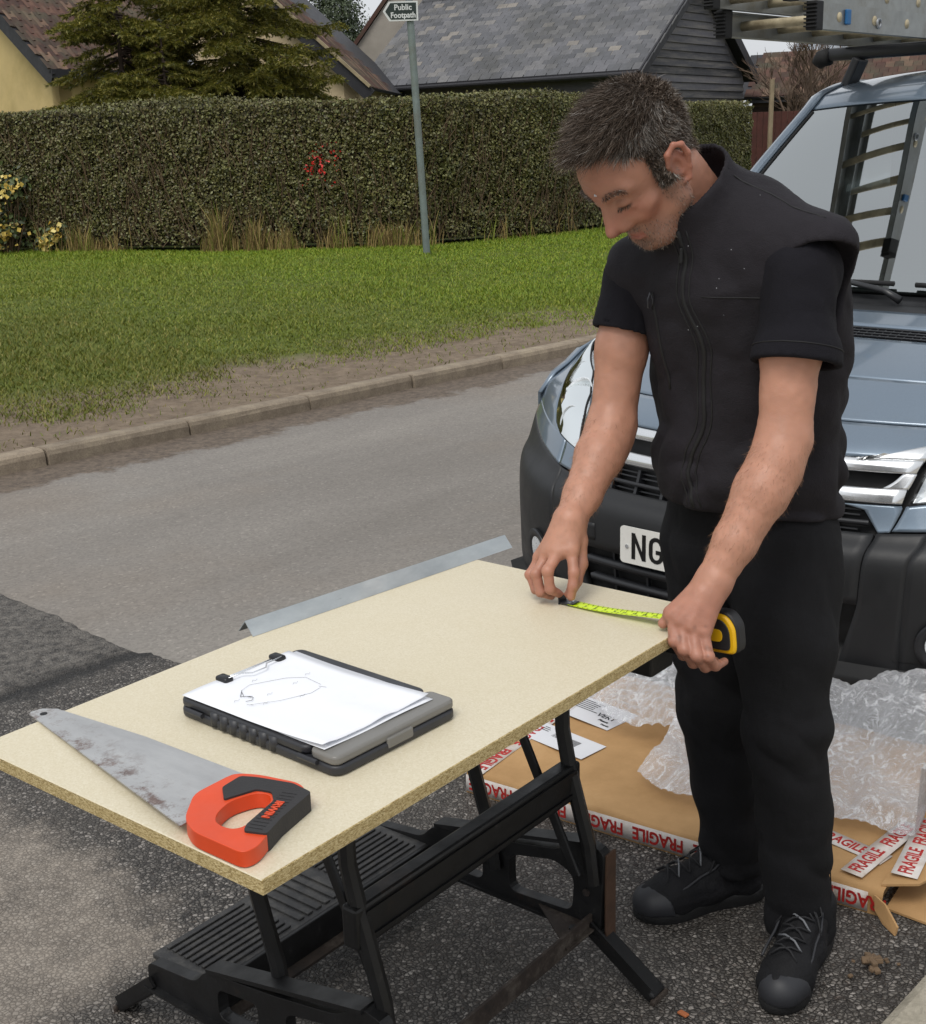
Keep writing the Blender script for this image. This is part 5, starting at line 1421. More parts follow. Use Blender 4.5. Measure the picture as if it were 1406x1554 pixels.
t = NT('white_drawing_paper')
t.set(t.mix(t.ramp(t.noise(9, 5.0, .7), [(.55, 0.0), (.75, .15)]), '#e8eaef', '#c4c5cc'), .85); M_PAPER = t.m
def paper_sheet(name, w, l, cx, cy, z0, curl, seed):
    rs = random.Random(seed); rows = []
    for i in range(25):
        y = -l / 2 + l * i / 24; row = []
        for j in range(17):
            x = -w / 2 + w * j / 16
            u = max(0, -y / (l / 2)); e = abs(x) / (w / 2)
            z = z0 + curl * u ** 3 * (.4 + .6 * e) + .0012 * math.sin(x * 40 + seed) * math.sin(y * 25 + seed) + (.0035 * u * max(0, math.sin(x * 55 + 1)) if curl > .001 else 0)
            row.append((x + cx, y + cy, z))
        rows.append(row)
    o = MB().grid(rows).build(name, M_PAPER, None, smooth=True, solid=.0003); return o
pp = []
for k, (dx, dy, rz, z0, cu) in enumerate(((.004, .0, R(-1.2), .0308, .0004), (-.002, .004, R(.3), .0324, .004))):
    o = paper_sheet('sheet', .21, .297, 0, 0, z0, cu, 3 + k); o.rotation_euler = (0, 0, rz); o.location = (dx - .01, dy + .0085, 0); pp.append(o)
papers = empty('paper_sheets', bw(.352, .262, BT), BA + CA); tag(papers, 'white paper with a pencilled outline sketch held on the clipboard', 'paper')
for o in pp: o.parent = papers
M_PENCIL = simple('pencil_line', '#54545a', .8)
def stroke(pts, r=.0002):
    top = .0336
    MB().tube([(x, y, top + .0002) for x, y in pts], r, 4).build('pencil_line', M_PENCIL, papers)
# in the sheet's frame: x across (to the photo's upper right), y away from the end box
stroke([(-.055, .100), (-.035, .106), (.015, .082), (.035, .060)]); stroke([(.035, .060), (.030, .022)])
stroke([(-.055, .100), (-.072, .083), (-.066, .078), (-.062, .066), (-.070, .060), (-.078, .064)], .0004); stroke([(-.060, .094), (-.068, .080), (-.060, .070)], .0004)
stroke([(-.082, .050), (-.045, .026), (.0, .010), (.022, .014)]); stroke([(-.084, .055), (-.08, .045)]); stroke([(.024, .02), (.028, .008)])
for x, y in ((-.025, .112), (.040, .066), (-.045, .055), (.005, .055), (-.02, .012), (-.09, .075), (-.07, .035)):
    stroke([(x, y), (x + .004, y + .004), (x + .007, y - .001)]); stroke([(x + .009, y + .001), (x + .012, y + .003)])
M_CLIPB = simple('black_clip_cap', '#15161a', .35)
for x in (-.045, .06):
    MB().box((x, .152, .0350), (.017, .026, .010), bev=.004).build('clip_cap', M_CLIPB, case, auto=60)
MB().tube([(-.045, .142, .0385), (-.02, .142, .038), (-.008, .130, .038), (.018, .130, .038), (.03, .142, .038), (.06, .142, .0385)], .0013, 6).build('clip_wire', M_CHROME, case, smooth=True)
MB().tube([(-.052, .158, .0325), (.068, .158, .0325)], .0018, 6).build('clip_hinge', M_CHROME, case, smooth=True)

# ================================================================ cardboard box, bubble wrap
P_, Q_ = Vector((.820, -.572, 0)).normalized(), Vector((.572, .820, 0)).normalized()
BOX0 = Vector((0, 2.965, 0)) + P_ * -.03 + Q_ * .025
box = empty('cardboard_box', BOX0, math.atan2(P_.y, P_.x)); BXL, BXD, BXH = 1.06, .76, .058
box.location.z = .009
tag(box, 'flat brown cardboard box sealed with fragile tape on the ground behind the bench', 'box')
def mat_card():
    t = NT('brown_corrugated_card')
    c = t.ramp(t.noise(5, 6.0, .7), [(.3, '#a07c50'), (.6, '#b48e60'), (.8, '#bd9a6d')])
    flute = t.math('SINE', t.math('MULTIPLY', t.sep(t.co())[1], 900.0))
    t.set(c, .85); t.bump(t.math('ADD', t.math('MULTIPLY', flute, .12), t.noise(30, 4.0)), .25, .002)
    return t.m
M_CARD = mat_card()
M_CARDIN = simple('card_inside', '#9b7a52', .9, var=.2)
mb = MB(); n = 24
rows = [[(BXL * i / n, y, z + (.004 * math.sin(i * .9 + y * 7) if z > .03 else 0)) for i in range(n + 1)] for y, z in ((0, 0), (0, .02), (-.002, .04), (.003, BXH - .003), (.012, BXH), (.2, BXH + .003), (.4, BXH + .002), (.6, BXH + .004), (BXD - .01, BXH), (BXD, BXH - .005), (BXD, 0))]
mb.grid(rows)
mb.build('carton', M_CARD, box, auto=55)
mb = MB(); mb.add([(0, 0, 0), (0, .003, BXH - .003), (0, .2, BXH + .002), (0, BXD, BXH - .005), (0, BXD, 0)], [(4, 3, 2, 1, 0)]); mb.build('end_flap', M_CARD, box, solid=.004)
# open right end with torn flaps
mb = MB(); mb.add([(BXL - .02, .02, .0), (BXL - .02, BXD - .02, .0), (BXL - .02, BXD - .02, BXH - .006), (BXL - .02, .02, BXH - .006)], [(0, 1, 2, 3)]); mb.build('dark_opening', M_CARDIN, box)
def flap(pts, m=M_CARDIN): 
    mb = MB(); mb.add(pts, [tuple(range(len(pts)))]); return mb.build('torn_flap', m, box, solid=.005)
flap([(BXL - .015, -.004, .05), (BXL + .012, -.02, .045), (BXL + .048, -.05, .02), (BXL + .045, -.055, .002), (BXL + .012, -.03, .005), (BXL - .01, -.012, .02)], M_CARD)
flap([(BXL, .03, .004), (BXL + .09, .015, .006), (BXL + .10, .19, .008), (BXL, .22, .004)], M_CARD)
flap([(BXL - .01, .02, BXH + .004), (BXL + .06, .05, BXH + .012), (BXL + .085, .12, BXH + .01), (BXL + .07, .24, BXH + .012), (BXL - .01, .24, BXH + .005)], M_CARD)
M_TAPE = simple('white_parcel_tape', '#cfc9c4', .45, var=.06, nscale=20, dirt='#b39f8c', dscale=9)
M_TAPERED = simple('red_tape_print', '#a82420', .5, var=.12)
M_LABEL = simple('white_paper_label', '#d3d4d8', .7, var=.04)
M_INK = simple('black_label_ink', '#2b2b2e', .8)
def strip(pts, m=M_TAPE, name='parcel_tape'):
    mb = MB(); mb.grid(pts); o = mb.build(name, m, box, smooth=True, solid=.0008); return o
# along the front face and folded over the top edge
xs_ = np.linspace(.0, BXL - .03, 20)
strip([[(x, -.0035, .006) for x in xs_], [(x, -.0045, .03) for x in xs_], [(x, -.0035, BXH - .006) for x in xs_]])
F_UP = Matrix(((-1, 0, 0, 0), (0, 0, -1, 0), (0, -1, 0, 0), (0, 0, 0, 1)))    # upside down on the front face
for k in range(7):
    x = .075 + k * .155
    text_mesh('lettering', 'FRAGILE', .044, M_TAPERED, box, Matrix.Translation((x, -.0056, .0305)) @ F_UP, .0011, .0004, sx=.80)
# along the left edge of the top
strip([[(.002, y, BXH + .0045) for y in np.linspace(.0, BXD, 14)], [(.05, y, BXH + .0062) for y in np.linspace(.0, BXD, 14)]])
strip([[(-.0035, y, BXH - .035) for y in np.linspace(.02, BXD, 8)], [(-.0035, y, BXH - .004) for y in np.linspace(.02, BXD, 8)]])
for k in range(4):
    text_mesh('lettering', 'FRAGILE', .044, M_TAPERED, box, Matrix.Translation((.026, .085 + k * .165, BXH + .0068)) @ Matrix.Rotation(R(-90), 4, 'Z'), .0011, .0004, sx=.80)
# taped right end
for (x0, y0, x1, y1, wd, zz, tx) in ((.82, .175, 1.03, .12, .05, BXH + .0065, 'FRAGILE'), (.985, .02, 1.035, .30, .05, BXH + .012, 'FRAGILE'), (1.085, .06, 1.07, .33, .055, BXH + .0175, 'FRAGILE')):
    d = Vector((x1 - x0, y1 - y0, 0)); Lg = d.length; d.normalize(); nv = Vector((-d.y, d.x, 0)) * wd / 2
    strip([[Vector((x0, y0, zz)) + d * (Lg * u) + nv * s_ for u in np.linspace(0, 1, 5)] for s_ in (-1, 1)])
    nt = 1 if Lg < .23 else 2
    for k in range(nt):
        c = Vector((x0, y0, zz + .0006)) + d * (Lg * (k + .5) / nt)
        text_mesh('lettering', tx, .042, M_TAPERED, box, Matrix.Translation(c) @ Matrix.Rotation(math.atan2(d.y, d.x), 4, 'Z'), .001, .0003, sx=.74)
# labels
def label(cx, cy, w, l, rz, lines, z):
    M = Matrix.Translation((cx, cy, z)) @ Matrix.Rotation(rz, 4, 'Z')
    mb = MB(); mb.add([M @ Vector(p) for p in ((-w / 2, -l / 2, 0), (w / 2, -l / 2, 0), (w / 2, l / 2, 0), (-w / 2, l / 2, 0))], [(0, 1, 2, 3)]); mb.build('paper_label', M_LABEL, box, solid=.0006)
    for s, size, x, y in lines:
        if isinstance(s, str): text_mesh('label_print', s, size, M_INK, box, M @ Matrix.Translation((x, y, .0009)), .0005, .0001)
        else:
            mb = MB()
            for (bx0, by0, bw_, bh_) in s: mb.add([M @ Vector((bx0, by0, .0009)), M @ Vector((bx0 + bw_, by0, .0009)), M @ Vector((bx0 + bw_, by0 + bh_, .0009)), M @ Vector((bx0, by0 + bh_, .0009))], [(0, 1, 2, 3)])
            mb.build('label_print', M_INK, box)
rs_ = random.Random(4)
bars = [(-.04 + k * .0042, -.002, rs_.choice([.001, .002, .003]), .026) for k in range(13)]
lines1 = [(-.09, .012 + k * .009, .03 * rs_.uniform(.5, 1), .003) for k in range(3)]
label(.125, .27, .22, .10, R(-12), [(bars, 0, 0, 0), (lines1, 0, 0, 0), ([(.02 + k * .004, -.01, .002, .03) for k in range(8)], 0, 0, 0)], BXH + .0065)
tl = [(-.09, .045 - k * .010, .10 * rs_.uniform(.7, 1), .0035) for k in range(6)]
label(.115, .47, .2, .13, R(-13), [(tl, 0, 0, 0), ('VERY', .028, .045, -.005), ('Please', .014, .055, -.03), ('Thanks', .010, .075, -.048)], BXH + .0062)
# bubble wrap heaped over the box
def mat_wrap():
    t = NT('clear_bubble_wrap')
    bp = t.node('ShaderNodeBump'); bp.inputs['Strength'].default_value = .7; bp.inputs['Distance'].default_value = .006
    t.link(t.noise(75, 6.0, .8, dist=3.0), bp.inputs['Height'])
    df = t.node('ShaderNodeBsdfDiffuse'); df.inputs['Color'].default_value = (.93, .94, .97, 1); t.link(bp.outputs[0], df.inputs['Normal'])
    gl = t.node('ShaderNodeBsdfGlossy'); gl.inputs['Roughness'].default_value = .1; t.link(bp.outputs[0], gl.inputs['Normal'])
    tr = t.node('ShaderNodeBsdfTransparent'); tr.inputs['Color'].default_value = (.95, .95, .97, 1)
    body_ = t.node('ShaderNodeMixShader'); body_.inputs[0].default_value = .4; t.link(df.outputs[0], body_.inputs[1]); t.link(gl.outputs[0], body_.inputs[2])
    lw = t.node('ShaderNodeLayerWeight'); lw.inputs['Blend'].default_value = .4; t.link(bp.outputs[0], lw.inputs['Normal'])
    crease = t.ramp(t.noise(28, 6.0, .8, dist=2.0), [(.52, 0.0), (.6, 1.0)])
    f = t.math('ADD', t.math('MULTIPLY', lw.outputs['Facing'], .7), t.math('ADD', t.math('MULTIPLY', crease, .38), .20), clamp=True)
    ms = t.node('ShaderNodeMixShader'); t.link(f, ms.inputs[0]); t.link(tr.outputs[0], ms.inputs[1]); t.link(body_.outputs[0], ms.inputs[2]); t.link(ms.outputs[0], t.out.inputs['Surface'])
    return t.m
M_WRAP = mat_wrap()
def wrap_sheet(label, seed, pmin, pmax, qfun, hfun, pitch, bub, res):
    ps = np.arange(pmin, pmax, res); nq = 110
    V = np.zeros((len(ps), nq, 3))
    for i, p in enumerate(ps):
        q0, q1 = qfun(p); q = np.linspace(q0, q1, nq)
        x = p + .012 * np.sin(q * 23 + seed); 
        hgt = hfun(p, q)
        fold = .018 * np.abs(np.sin(p * 19 + 5 * vnoise(p + 0 * q, q, 4, seed))) + .022 * vnoise(p + 0 * q, q, 9.0, seed + 1) + .012 * vnoise(p + 0 * q, q, 26.0, seed + 2)
        # hexagonal bubbles
        row = np.floor(q / (pitch * .87)); px = (x / pitch + .5 * (row % 2)) % 1 - .5; qy = (q / (pitch * .87)) % 1 - .5
        rr = np.sqrt(px ** 2 + (qy * .87) ** 2) / .46
        bb_ = np.sqrt(np.clip(1 - rr ** 2, 0, 1)) * bub
        e = np.clip((q - q0) / .05, 0, 1) * np.clip((q1 - q) / .03, 0, 1)
        V[i, :, 0] = x; V[i, :, 1] = q; V[i, :, 2] = hgt + fold * (.4 + .6 * e) + bb_ + .004
    rws, cls = V.shape[:2]
    idx = np.arange(rws * cls).reshape(rws, cls)
    F = np.stack([idx[:-1, :-1], idx[1:, :-1], idx[1:, 1:], idx[:-1, 1:]], -1).reshape(-1, 4)
    o = obj('bubble_wrap', fast_mesh('bubble_wrap', V.reshape(-1, 3), F), M_WRAP, None, smooth=True)
    o.location = box.location; o.rotation_euler = box.rotation_euler
    tag(o, label, 'bubble wrap')
    return o
top = BXH + .006
wrap_sheet('large crumpled sheet of clear bubble wrap spread over the box by the van', 2, .40, 1.18, lambda p: (.19 - .05 * min(1, (p - .4) / .2) + .04 * math.sin(p * 9) + (max(0, p - .85) * .35), 1.05),
           lambda p, q: np.where((q < BXD) & (p < BXL), top, np.maximum(.005, top - (q - BXD) * .3)) + .15 * np.exp(-((q - .66) / .2) ** 2) * (1.0 + .35 * math.sin(p * 7)) + .03 * np.abs(np.sin(q * 17 + p * 9)) * vnoise(p + 0 * q, q, 5, 3), .022, .004, .0045)
wrap_sheet('bunched bubble wrap with large bubbles heaped at the back of the box under the board', 5, .10, .58, lambda p: (.34 + .30 * abs(p - .36) ** 1.0 + .03 * math.sin(p * 21), 1.0),
           lambda p, q: top + .13 * np.exp(-((q - .72) / .22) ** 2) * math.exp(-((p - .36) / .22) ** 2) + .03, .034, .008, .0045)
# scraps on the ground
M_LEAFB = simple('orange_dead_leaf', '#a8623a', .8)
o = MB().box((0, 0, .004), (.022, .012, .005), bev=.002).build('leaf_scrap', M_LEAFB); o.location = rn(1.55, .98, .010); o.location = (.388, 2.095, .0095); o.rotation_euler = (0, .1, 2.2); tag(o, 'tiny orange brown leaf scrap on the tarmac beside the bench foot', 'leaf')
dirt = MB(); rs_ = random.Random(9)
for k in range(26):
    a = rs_.uniform(0, 6.28); r_ = abs(rs_.gauss(0, .03)); s_ = rs_.uniform(.006, .017)
    dirt.box((r_ * math.cos(a), r_ * math.sin(a), .006 + .02 * math.exp(-(r_ / .03) ** 2)), (s_, s_ * .8, s_ * .6), Matrix.Rotation(a, 3, 'Z') @ Matrix.Rotation(rs_.uniform(-.6, .6), 3, 'X'), bev=s_ * .15)
o = dirt.build('soil_clod', simple('dry_soil_clod', '#6a5743', .95, var=.25)); o.location = (.78, 2.215, .009); tag(o, 'small clod of dry soil on the tarmac beside the near kerb', 'soil', kind='stuff')
# ================================================================ the man
class Field:
    """signed distance grid; shapes are blended in and one continuous surface is drawn out of it"""
    def __init__(s, lo, hi, h):
        s.h = h; s.lo = np.array(lo, float); s.n = np.ceil((np.array(hi) - s.lo) / h).astype(int) + 1
        s.D = np.full(s.n, .08, np.float32)
    def block(s, bmin, bmax, pad):
        i0 = np.clip(np.floor((np.array(bmin) - pad - s.lo) / s.h).astype(int), 0, s.n - 1); i1 = np.clip(np.ceil((np.array(bmax) + pad - s.lo) / s.h).astype(int) + 1, 1, s.n)
        ax = [(s.lo[k] + s.h * np.arange(i0[k], i1[k])).astype(np.float32) for k in range(3)]
        sl_ = tuple(slice(a, b) for a, b in zip(i0, i1))
        return sl_, ax[0][:, None, None], ax[1][None, :, None], ax[2][None, None, :]
    def blend(s, fn, bmin, bmax, k, op='u'):
        sl_, X, Y, Z = s.block(bmin, bmax, k + 3 * s.h)
        if min(a.size for a in (X, Y, Z)) == 0: return
        d = fn(X, Y, Z); a = s.D[sl_]
        if op == 's': d = -d; 
        k = max(k, 1e-5)
        if op == 'u':
            hh = np.clip(.5 + .5 * (a - d) / k, 0, 1); s.D[sl_] = a * (1 - hh) + d * hh - k * hh * (1 - hh)
        else:
            hh = np.clip(.5 - .5 * (a - d) / k, 0, 1); s.D[sl_] = a * (1 - hh) + d * hh + k * hh * (1 - hh)
    def cone(s, p, q, r1, r2, k=.01, op='u'):
        p = np.array(p, float); q = np.array(q, float); v = q - p; L2 = v @ v
        def fn(X, Y, Z):
            x, y, z = X - p[0], Y - p[1], Z - p[2]
            t = np.clip((x * v[0] + y * v[1] + z * v[2]) / L2, 0, 1)
            return np.sqrt((x - t * v[0]) ** 2 + (y - t * v[1]) ** 2 + (z - t * v[2]) ** 2) - (r1 + (r2 - r1) * t)
        r = max(r1, r2); s.blend(fn, np.minimum(p, q) - r, np.maximum(p, q) + r, k, op)
    def ell(s, c, Rm, rad, k=.01, op='u'):
        c = np.array(c, float); Rm = np.array(Rm, float); rad = np.array(rad, float)
        def fn(X, Y, Z):
            x, y, z = X - c[0], Y - c[1], Z - c[2]
            l = [x * Rm[0, j] + y * Rm[1, j] + z * Rm[2, j] for j in range(3)]
            k0 = np.sqrt(sum((l[j] / rad[j]) ** 2 for j in range(3))); k1 = np.sqrt(sum((l[j] / rad[j] ** 2) ** 2 for j in range(3))) + 1e-6
            return k0 * (k0 - 1) / k1
        e = np.sqrt(((Rm * rad[None]) ** 2).sum(1)); s.blend(fn, c - e, c + e, k, op)
    def loft(s, nodes, k=.01, op='u'):
        """nodes: (centre, lateral dir, half width, half depth); elliptical tube through them"""
        C = [np.array(n_[0], float) for n_ in nodes]; mx = max(max(n_[2], n_[3]) for n_ in nodes)
        def fn(X, Y, Z):
            best = None
            for i in range(len(C) - 1):
                p, q = C[i], C[i + 1]; v = q - p; L2 = v @ v; ax = v / math.sqrt(L2)
                x, y, z = X - p[0], Y - p[1], Z - p[2]
                tr = (x * v[0] + y * v[1] + z * v[2]) / L2
                t = np.clip(tr, 0, 1)
                lat = np.array(nodes[i][1], float); lat = lat - ax * (lat @ ax); lat /= np.linalg.norm(lat); dp = np.cross(ax, lat)
                a = nodes[i][2] + (nodes[i + 1][2] - nodes[i][2]) * t; b = nodes[i][3] + (nodes[i + 1][3] - nodes[i][3]) * t
                u = x * lat[0] + y * lat[1] + z * lat[2]; w = x * dp[0] + y * dp[1] + z * dp[2]
                over = (tr - t) * math.sqrt(L2)
                k0 = np.sqrt((u / a) ** 2 + (w / b) ** 2 + (over / np.minimum(a, b)) ** 2); k1 = np.sqrt((u / a ** 2) ** 2 + (w / b ** 2) ** 2 + (over / np.minimum(a, b) ** 2) ** 2) + 1e-5
                d = k0 * (k0 - 1) / k1
                if best is None: best = d
                else:
                    hh = np.clip(.5 + .5 * (best - d) / .02, 0, 1); best = best * (1 - hh) + d * hh - .02 * hh * (1 - hh)
            return best
        A = np.array(C); s.blend(fn, A.min(0) - mx, A.max(0) + mx, k, op)
    def plane(s, p, nrm, k=.004, lo=None, hi=None):
        """cut away everything on the side nrm points to (inside the given box)"""
        p = np.array(p, float); nrm = np.array(nrm, float); nrm /= np.linalg.norm(nrm)
        lo = s.lo if lo is None else lo; hi = s.lo + s.h * s.n if hi is None else hi
        s.blend(lambda X, Y, Z: -((X - p[0]) * nrm[0] + (Y - p[1]) * nrm[1] + (Z - p[2]) * nrm[2]), lo, hi, k, 's')
    def disp(s, fn):
        """fn(x,y,z)->offset, applied only near the surface"""
        near = np.abs(s.D) < .03
        i = np.argwhere(near); P = s.lo + i * s.h
        s.D[near] += fn(P[:, 0], P[:, 1], P[:, 2]).astype(np.float32)
    def mesh(s):
        D = s.D; h = s.h
        ins = D < 0
        cnt = np.zeros(np.array(D.shape) - 1, np.int8)
        for a in (0, 1):
            for b in (0, 1):
                for c in (0, 1): cnt += ins[a:D.shape[0] - 1 + a, b:D.shape[1] - 1 + b, c:D.shape[2] - 1 + c]
        act = (cnt > 0) & (cnt < 8)
        I = np.argwhere(act); N = len(I)
        acc = np.zeros((N, 3)); num = np.zeros(N)
        corners = [(a, b, c) for a in (0, 1) for b in (0, 1) for c in (0, 1)]
        val = {c: D[I[:, 0] + c[0], I[:, 1] + c[1], I[:, 2] + c[2]] for c in corners}
        for c in corners:
            for ax in range(3):
                if c[ax] == 0:
                    e = list(c); e[ax] = 1; e = tuple(e); v0, v1 = val[c], val[e]
                    m = (v0 < 0) != (v1 < 0); t = v0[m] / (v0[m] - v1[m])
                    P = np.tile(np.array(c, float), (m.sum(), 1)); P[:, ax] += t
                    acc[m] += P; num[m] += 1
        V = s.lo + (I + acc / num[:, None]) * h
        idx = np.full(act.shape, -1, np.int32); idx[act] = np.arange(N)
        F = []
        for ax in range(3):
            b, c = (ax + 1) % 3, (ax + 2) % 3
            s0 = [slice(None)] * 3; s1 = [slice(None)] * 3; s0[ax] = slice(0, -1); s1[ax] = slice(1, None)
            ch = ins[tuple(s0)] != ins[tuple(s1)]
            E = np.argwhere(ch)
            ok = (E[:, b] > 0) & (E[:, c] > 0) & (E[:, b] < act.shape[b]) & (E[:, c] < act.shape[c]); E = E[ok]
            def cell(db, dc):
                q = E.copy(); q[:, b] -= db; q[:, c] -= dc; return idx[q[:, 0], q[:, 1], q[:, 2]]
            Q = np.stack([cell(1, 1), cell(0, 1), cell(0, 0), cell(1, 0)], 1)
            out = ins[E[:, 0], E[:, 1], E[:, 2]]
            Q = np.where(out[:, None], Q, Q[:, ::-1])
            F.append(Q[(Q >= 0).all(1)])
        return V, np.concatenate(F)
def n3(x, y, z, seed=0):
    """smooth 3D value noise in 0..1"""
    xi, yi, zi = np.floor(x), np.floor(y), np.floor(z); fx, fy, fz = smooth01(x - xi), smooth01(y - yi), smooth01(z - zi)
    def hsh(a, b, c):
        t = np.sin(a * 127.1 + b * 311.7 + c * 74.7 + seed * 17.3) * 43758.5453; return t - np.floor(t)
    r = 0
    for a in (0, 1):
        for b in (0, 1):
            for c in (0, 1):
                r = r + hsh(xi + a, yi + b, zi + c) * (fx if a else 1 - fx) * (fy if b else 1 - fy) * (fz if c else 1 - fz)
    return r
LAT = np.array([.69, -.72, 0]); FWD = np.array([-.72, -.69, 0]); UPV = np.array([0, 0, 1.])
HT = np.array([.321, 2.262, 1.560])
HR = np.array([[-.539, .549, -.638], [-.372, -.835, -.405], [-.756, .019, .654]])      # columns: forward, left, up of the head
_a = R(4); HR = np.c_[HR[:, 0] * math.cos(_a) + HR[:, 2] * math.sin(_a), HR[:, 1], HR[:, 2] * math.cos(_a) - HR[:, 0] * math.sin(_a)]
HS = 1.03
def hw(x, y, z): return HT + HR @ (np.array([x, y, z]) * HS)

def build_body():
    f = Field((.09, 1.95, .735), (.70, 2.50, 1.77), .0025)
    # torso (under the clothes), pelvis
    f.loft([((.545, 2.385, .93), LAT, .11, .08), ((.545, 2.385, 1.0), LAT, .135, .10), ((.533, 2.365, 1.15), LAT, .14, .10), ((.50, 2.345, 1.33), LAT, .15, .105), ((.475, 2.335, 1.42), LAT, .12, .08)], .02)
    f.cone((.475, 2.34, 1.40), (.565, 2.205, 1.395), .055, .042, .03); f.cone((.475, 2.34, 1.41), (.345, 2.425, 1.365), .06, .05, .03)
    # neck
    f.cone((.462, 2.365, 1.44), hw(-.035, 0, -.045), .062, .058, .02); f.cone((.43, 2.315, 1.44), hw(.0, 0, -.08), .05, .045, .02)
    # head: skull, face, jaw
    H = HR
    f.ell(hw(-.014, 0, .050), H, np.array([.099, .0755, .088]) * HS, .02)
    f.ell(hw(.040, 0, .035), H, np.array([.062, .062, .075]) * HS, .02)
    f.ell(hw(.038, 0, -.028), H, np.array([.046, .051, .070]) * HS, .025)
    f.cone(hw(.058, .020, -.088), hw(.058, -.020, -.088), .022, .022, .02)
    for s_ in (1, -1):
        f.cone(hw(.013, .056 * s_, -.052), hw(.057, .026 * s_, -.086), .020, .019, .022)      # jaw
        f.cone(hw(.005, .060 * s_, -.005), hw(.013, .056 * s_, -.052), .018, .019, .02)
        f.ell(hw(.058, .042 * s_, -.016), H, np.array([.020, .017, .015]) * HS, .018)           # cheekbone
        f.cone(hw(.086, .012 * s_, .036), hw(.073, .044 * s_, .034), .0135, .012, .010)           # brow
        f.ell(hw(.101, .028 * s_, .012), H, np.array([.0180, .0165, .0140]) * HS, .009, 's')        # socket
        f.ell(hw(.0785, .028 * s_, .011), H, np.array([.0130, .0150, .0120]) * HS, .003)           # closed lid over the eye
        f.cone(hw(.0905, .013 * s_, -.002), hw(.080, .040 * s_, -.003), .0032, .003, .006)         # lower lid fold
        f.cone(hw(.091, .0145 * s_, -.032), hw(.103, .0125 * s_, -.029), .0085, .0085, .004)        # nostril wing
        f.ell(hw(.1035, .0065 * s_, -.0385), H, np.array([.0038, .0034, .005]), .002, 's')
        f.cone(hw(.0925, .018 * s_, .0230), hw(.0855, .040 * s_, .0200), .0016, .0016, .003, 's')          # lid crease
        # ear: rim, bowl, lobe
        e = lambda x, y, z: hw(x, (.074 + y) * s_, z)
        rim = [(.010, .002, -.012), (.013, .007, .012), (.006, .013, .030), (-.010, .018, .036), (-.022, .020, .026), (-.024, .018, .006), (-.016, .013, -.016), (-.006, .008, -.031), (.004, .004, -.030)]
        f.ell(e(-.006, .005, .004), H, np.array([.017, .009, .028]) * HS, .006)
        for i in range(len(rim) - 1): f.cone(e(*rim[i]), e(*rim[i + 1]), .0048, .0048, .004)
        f.ell(e(.0, .015, .0), H, np.array([.0085, .008, .014]) * HS, .004, 's')
        f.ell(e(-.011, .0185, .014), H, np.array([.006, .005, .012]) * HS, .003, 's')
        f.cone(e(.009, .004, -.004), e(.007, .006, -.010), .0045, .004, .003)
    for s_ in (1, -1):
        f.cone(hw(.082, .012 * s_, .010), hw(.080, .019 * s_, -.020), .0105, .0115, .012); f.cone(hw(.080, .019 * s_, -.020), hw(.070, .034 * s_, -.030), .0115, .013, .014)
    # nose
    f.cone(hw(.093, 0, .026), hw(.114, 0, -.018), .0075, .0098, .007); f.ell(hw(.116, 0, -.0235), H, np.array([.0130, .0112, .0108]) * HS, .005)
    f.cone(hw(.113, 0, -.031), hw(.092, 0, -.040), .0055, .005, .004)
    for s_ in (1, -1):
        f.cone(hw(.091, .007 * s_, .006), hw(.103, .0080 * s_, -.022), .0085, .0105, .006); f.cone(hw(.092, .012 * s_, -.012), hw(.094, .013 * s_, -.026), .010, .0095, .008)
    # muzzle, lips, chin
    f.ell(hw(.068, 0, -.056), H, np.array([.021, .029, .023]) * HS, .014)
    for s_ in (1, -1):
        f.cone(hw(.0885, 0, -.0565), hw(.076, .0215 * s_, -.0655), .0052, .0032, .004)
        f.cone(hw(.0860, .007 * s_, -.0680), hw(.075, .020 * s_, -.0680), .0060, .0032, .004)
    f.cone(hw(.0860, .007, -.0680), hw(.0860, -.007, -.0680), .0060, .0060, .004)
    for s_ in (1, -1): f.cone(hw(.0945, 0, -.0622), hw(.0835, .021 * s_, -.0672), .0016, .0014, .002, 's')
    f.ell(hw(.073, 0, -.096), H, np.array([.016, .021, .016]) * HS, .012)
    f.cone(hw(.0905, .012, -.0815), hw(.0905, -.012, -.0815), .004, .004, .006, 's')
    # arms
    Ls, Le, Lw = (.572, 2.19, 1.39), (.542, 2.118, 1.115), (.414, 2.042, .893)
    f.cone(Ls, (.556, 2.15, 1.27), .044, .050, .02); f.cone((.556, 2.15, 1.27), Le, .050, .043, .02)
    f.ell((.553, 2.148, 1.112), np.eye(3), (.026, .026, .030), .02)                               # elbow point
    m1 = (.500, 2.088, 1.035); f.cone(Le, m1, .043, .046, .02); f.cone(m1, (.452, 2.062, .955), .046, .036, .015); f.cone((.452, 2.062, .955), Lw, .036, .029, .012)
    f.ell((.528, 2.095, 1.075), np.eye(3), (.040, .036, .05), .02)
    Rs, Re, Rw = (.327, 2.43, 1.367), (.285, 2.38, 1.095), (.192, 2.232, .951)
    f.cone(Rs, (.305, 2.405, 1.23), .052, .046, .02); f.cone((.305, 2.405, 1.23), Re, .046, .042, .02)
    m2 = (.256, 2.335, 1.045); f.cone(Re, m2, .042, .044, .02); f.cone(m2, (.217, 2.272, .985), .044, .034, .015); f.cone((.217, 2.272, .985), Rw, .034, .0275, .012)
    f.ell((.278, 2.365, 1.075), np.eye(3), (.042, .040, .055), .02)
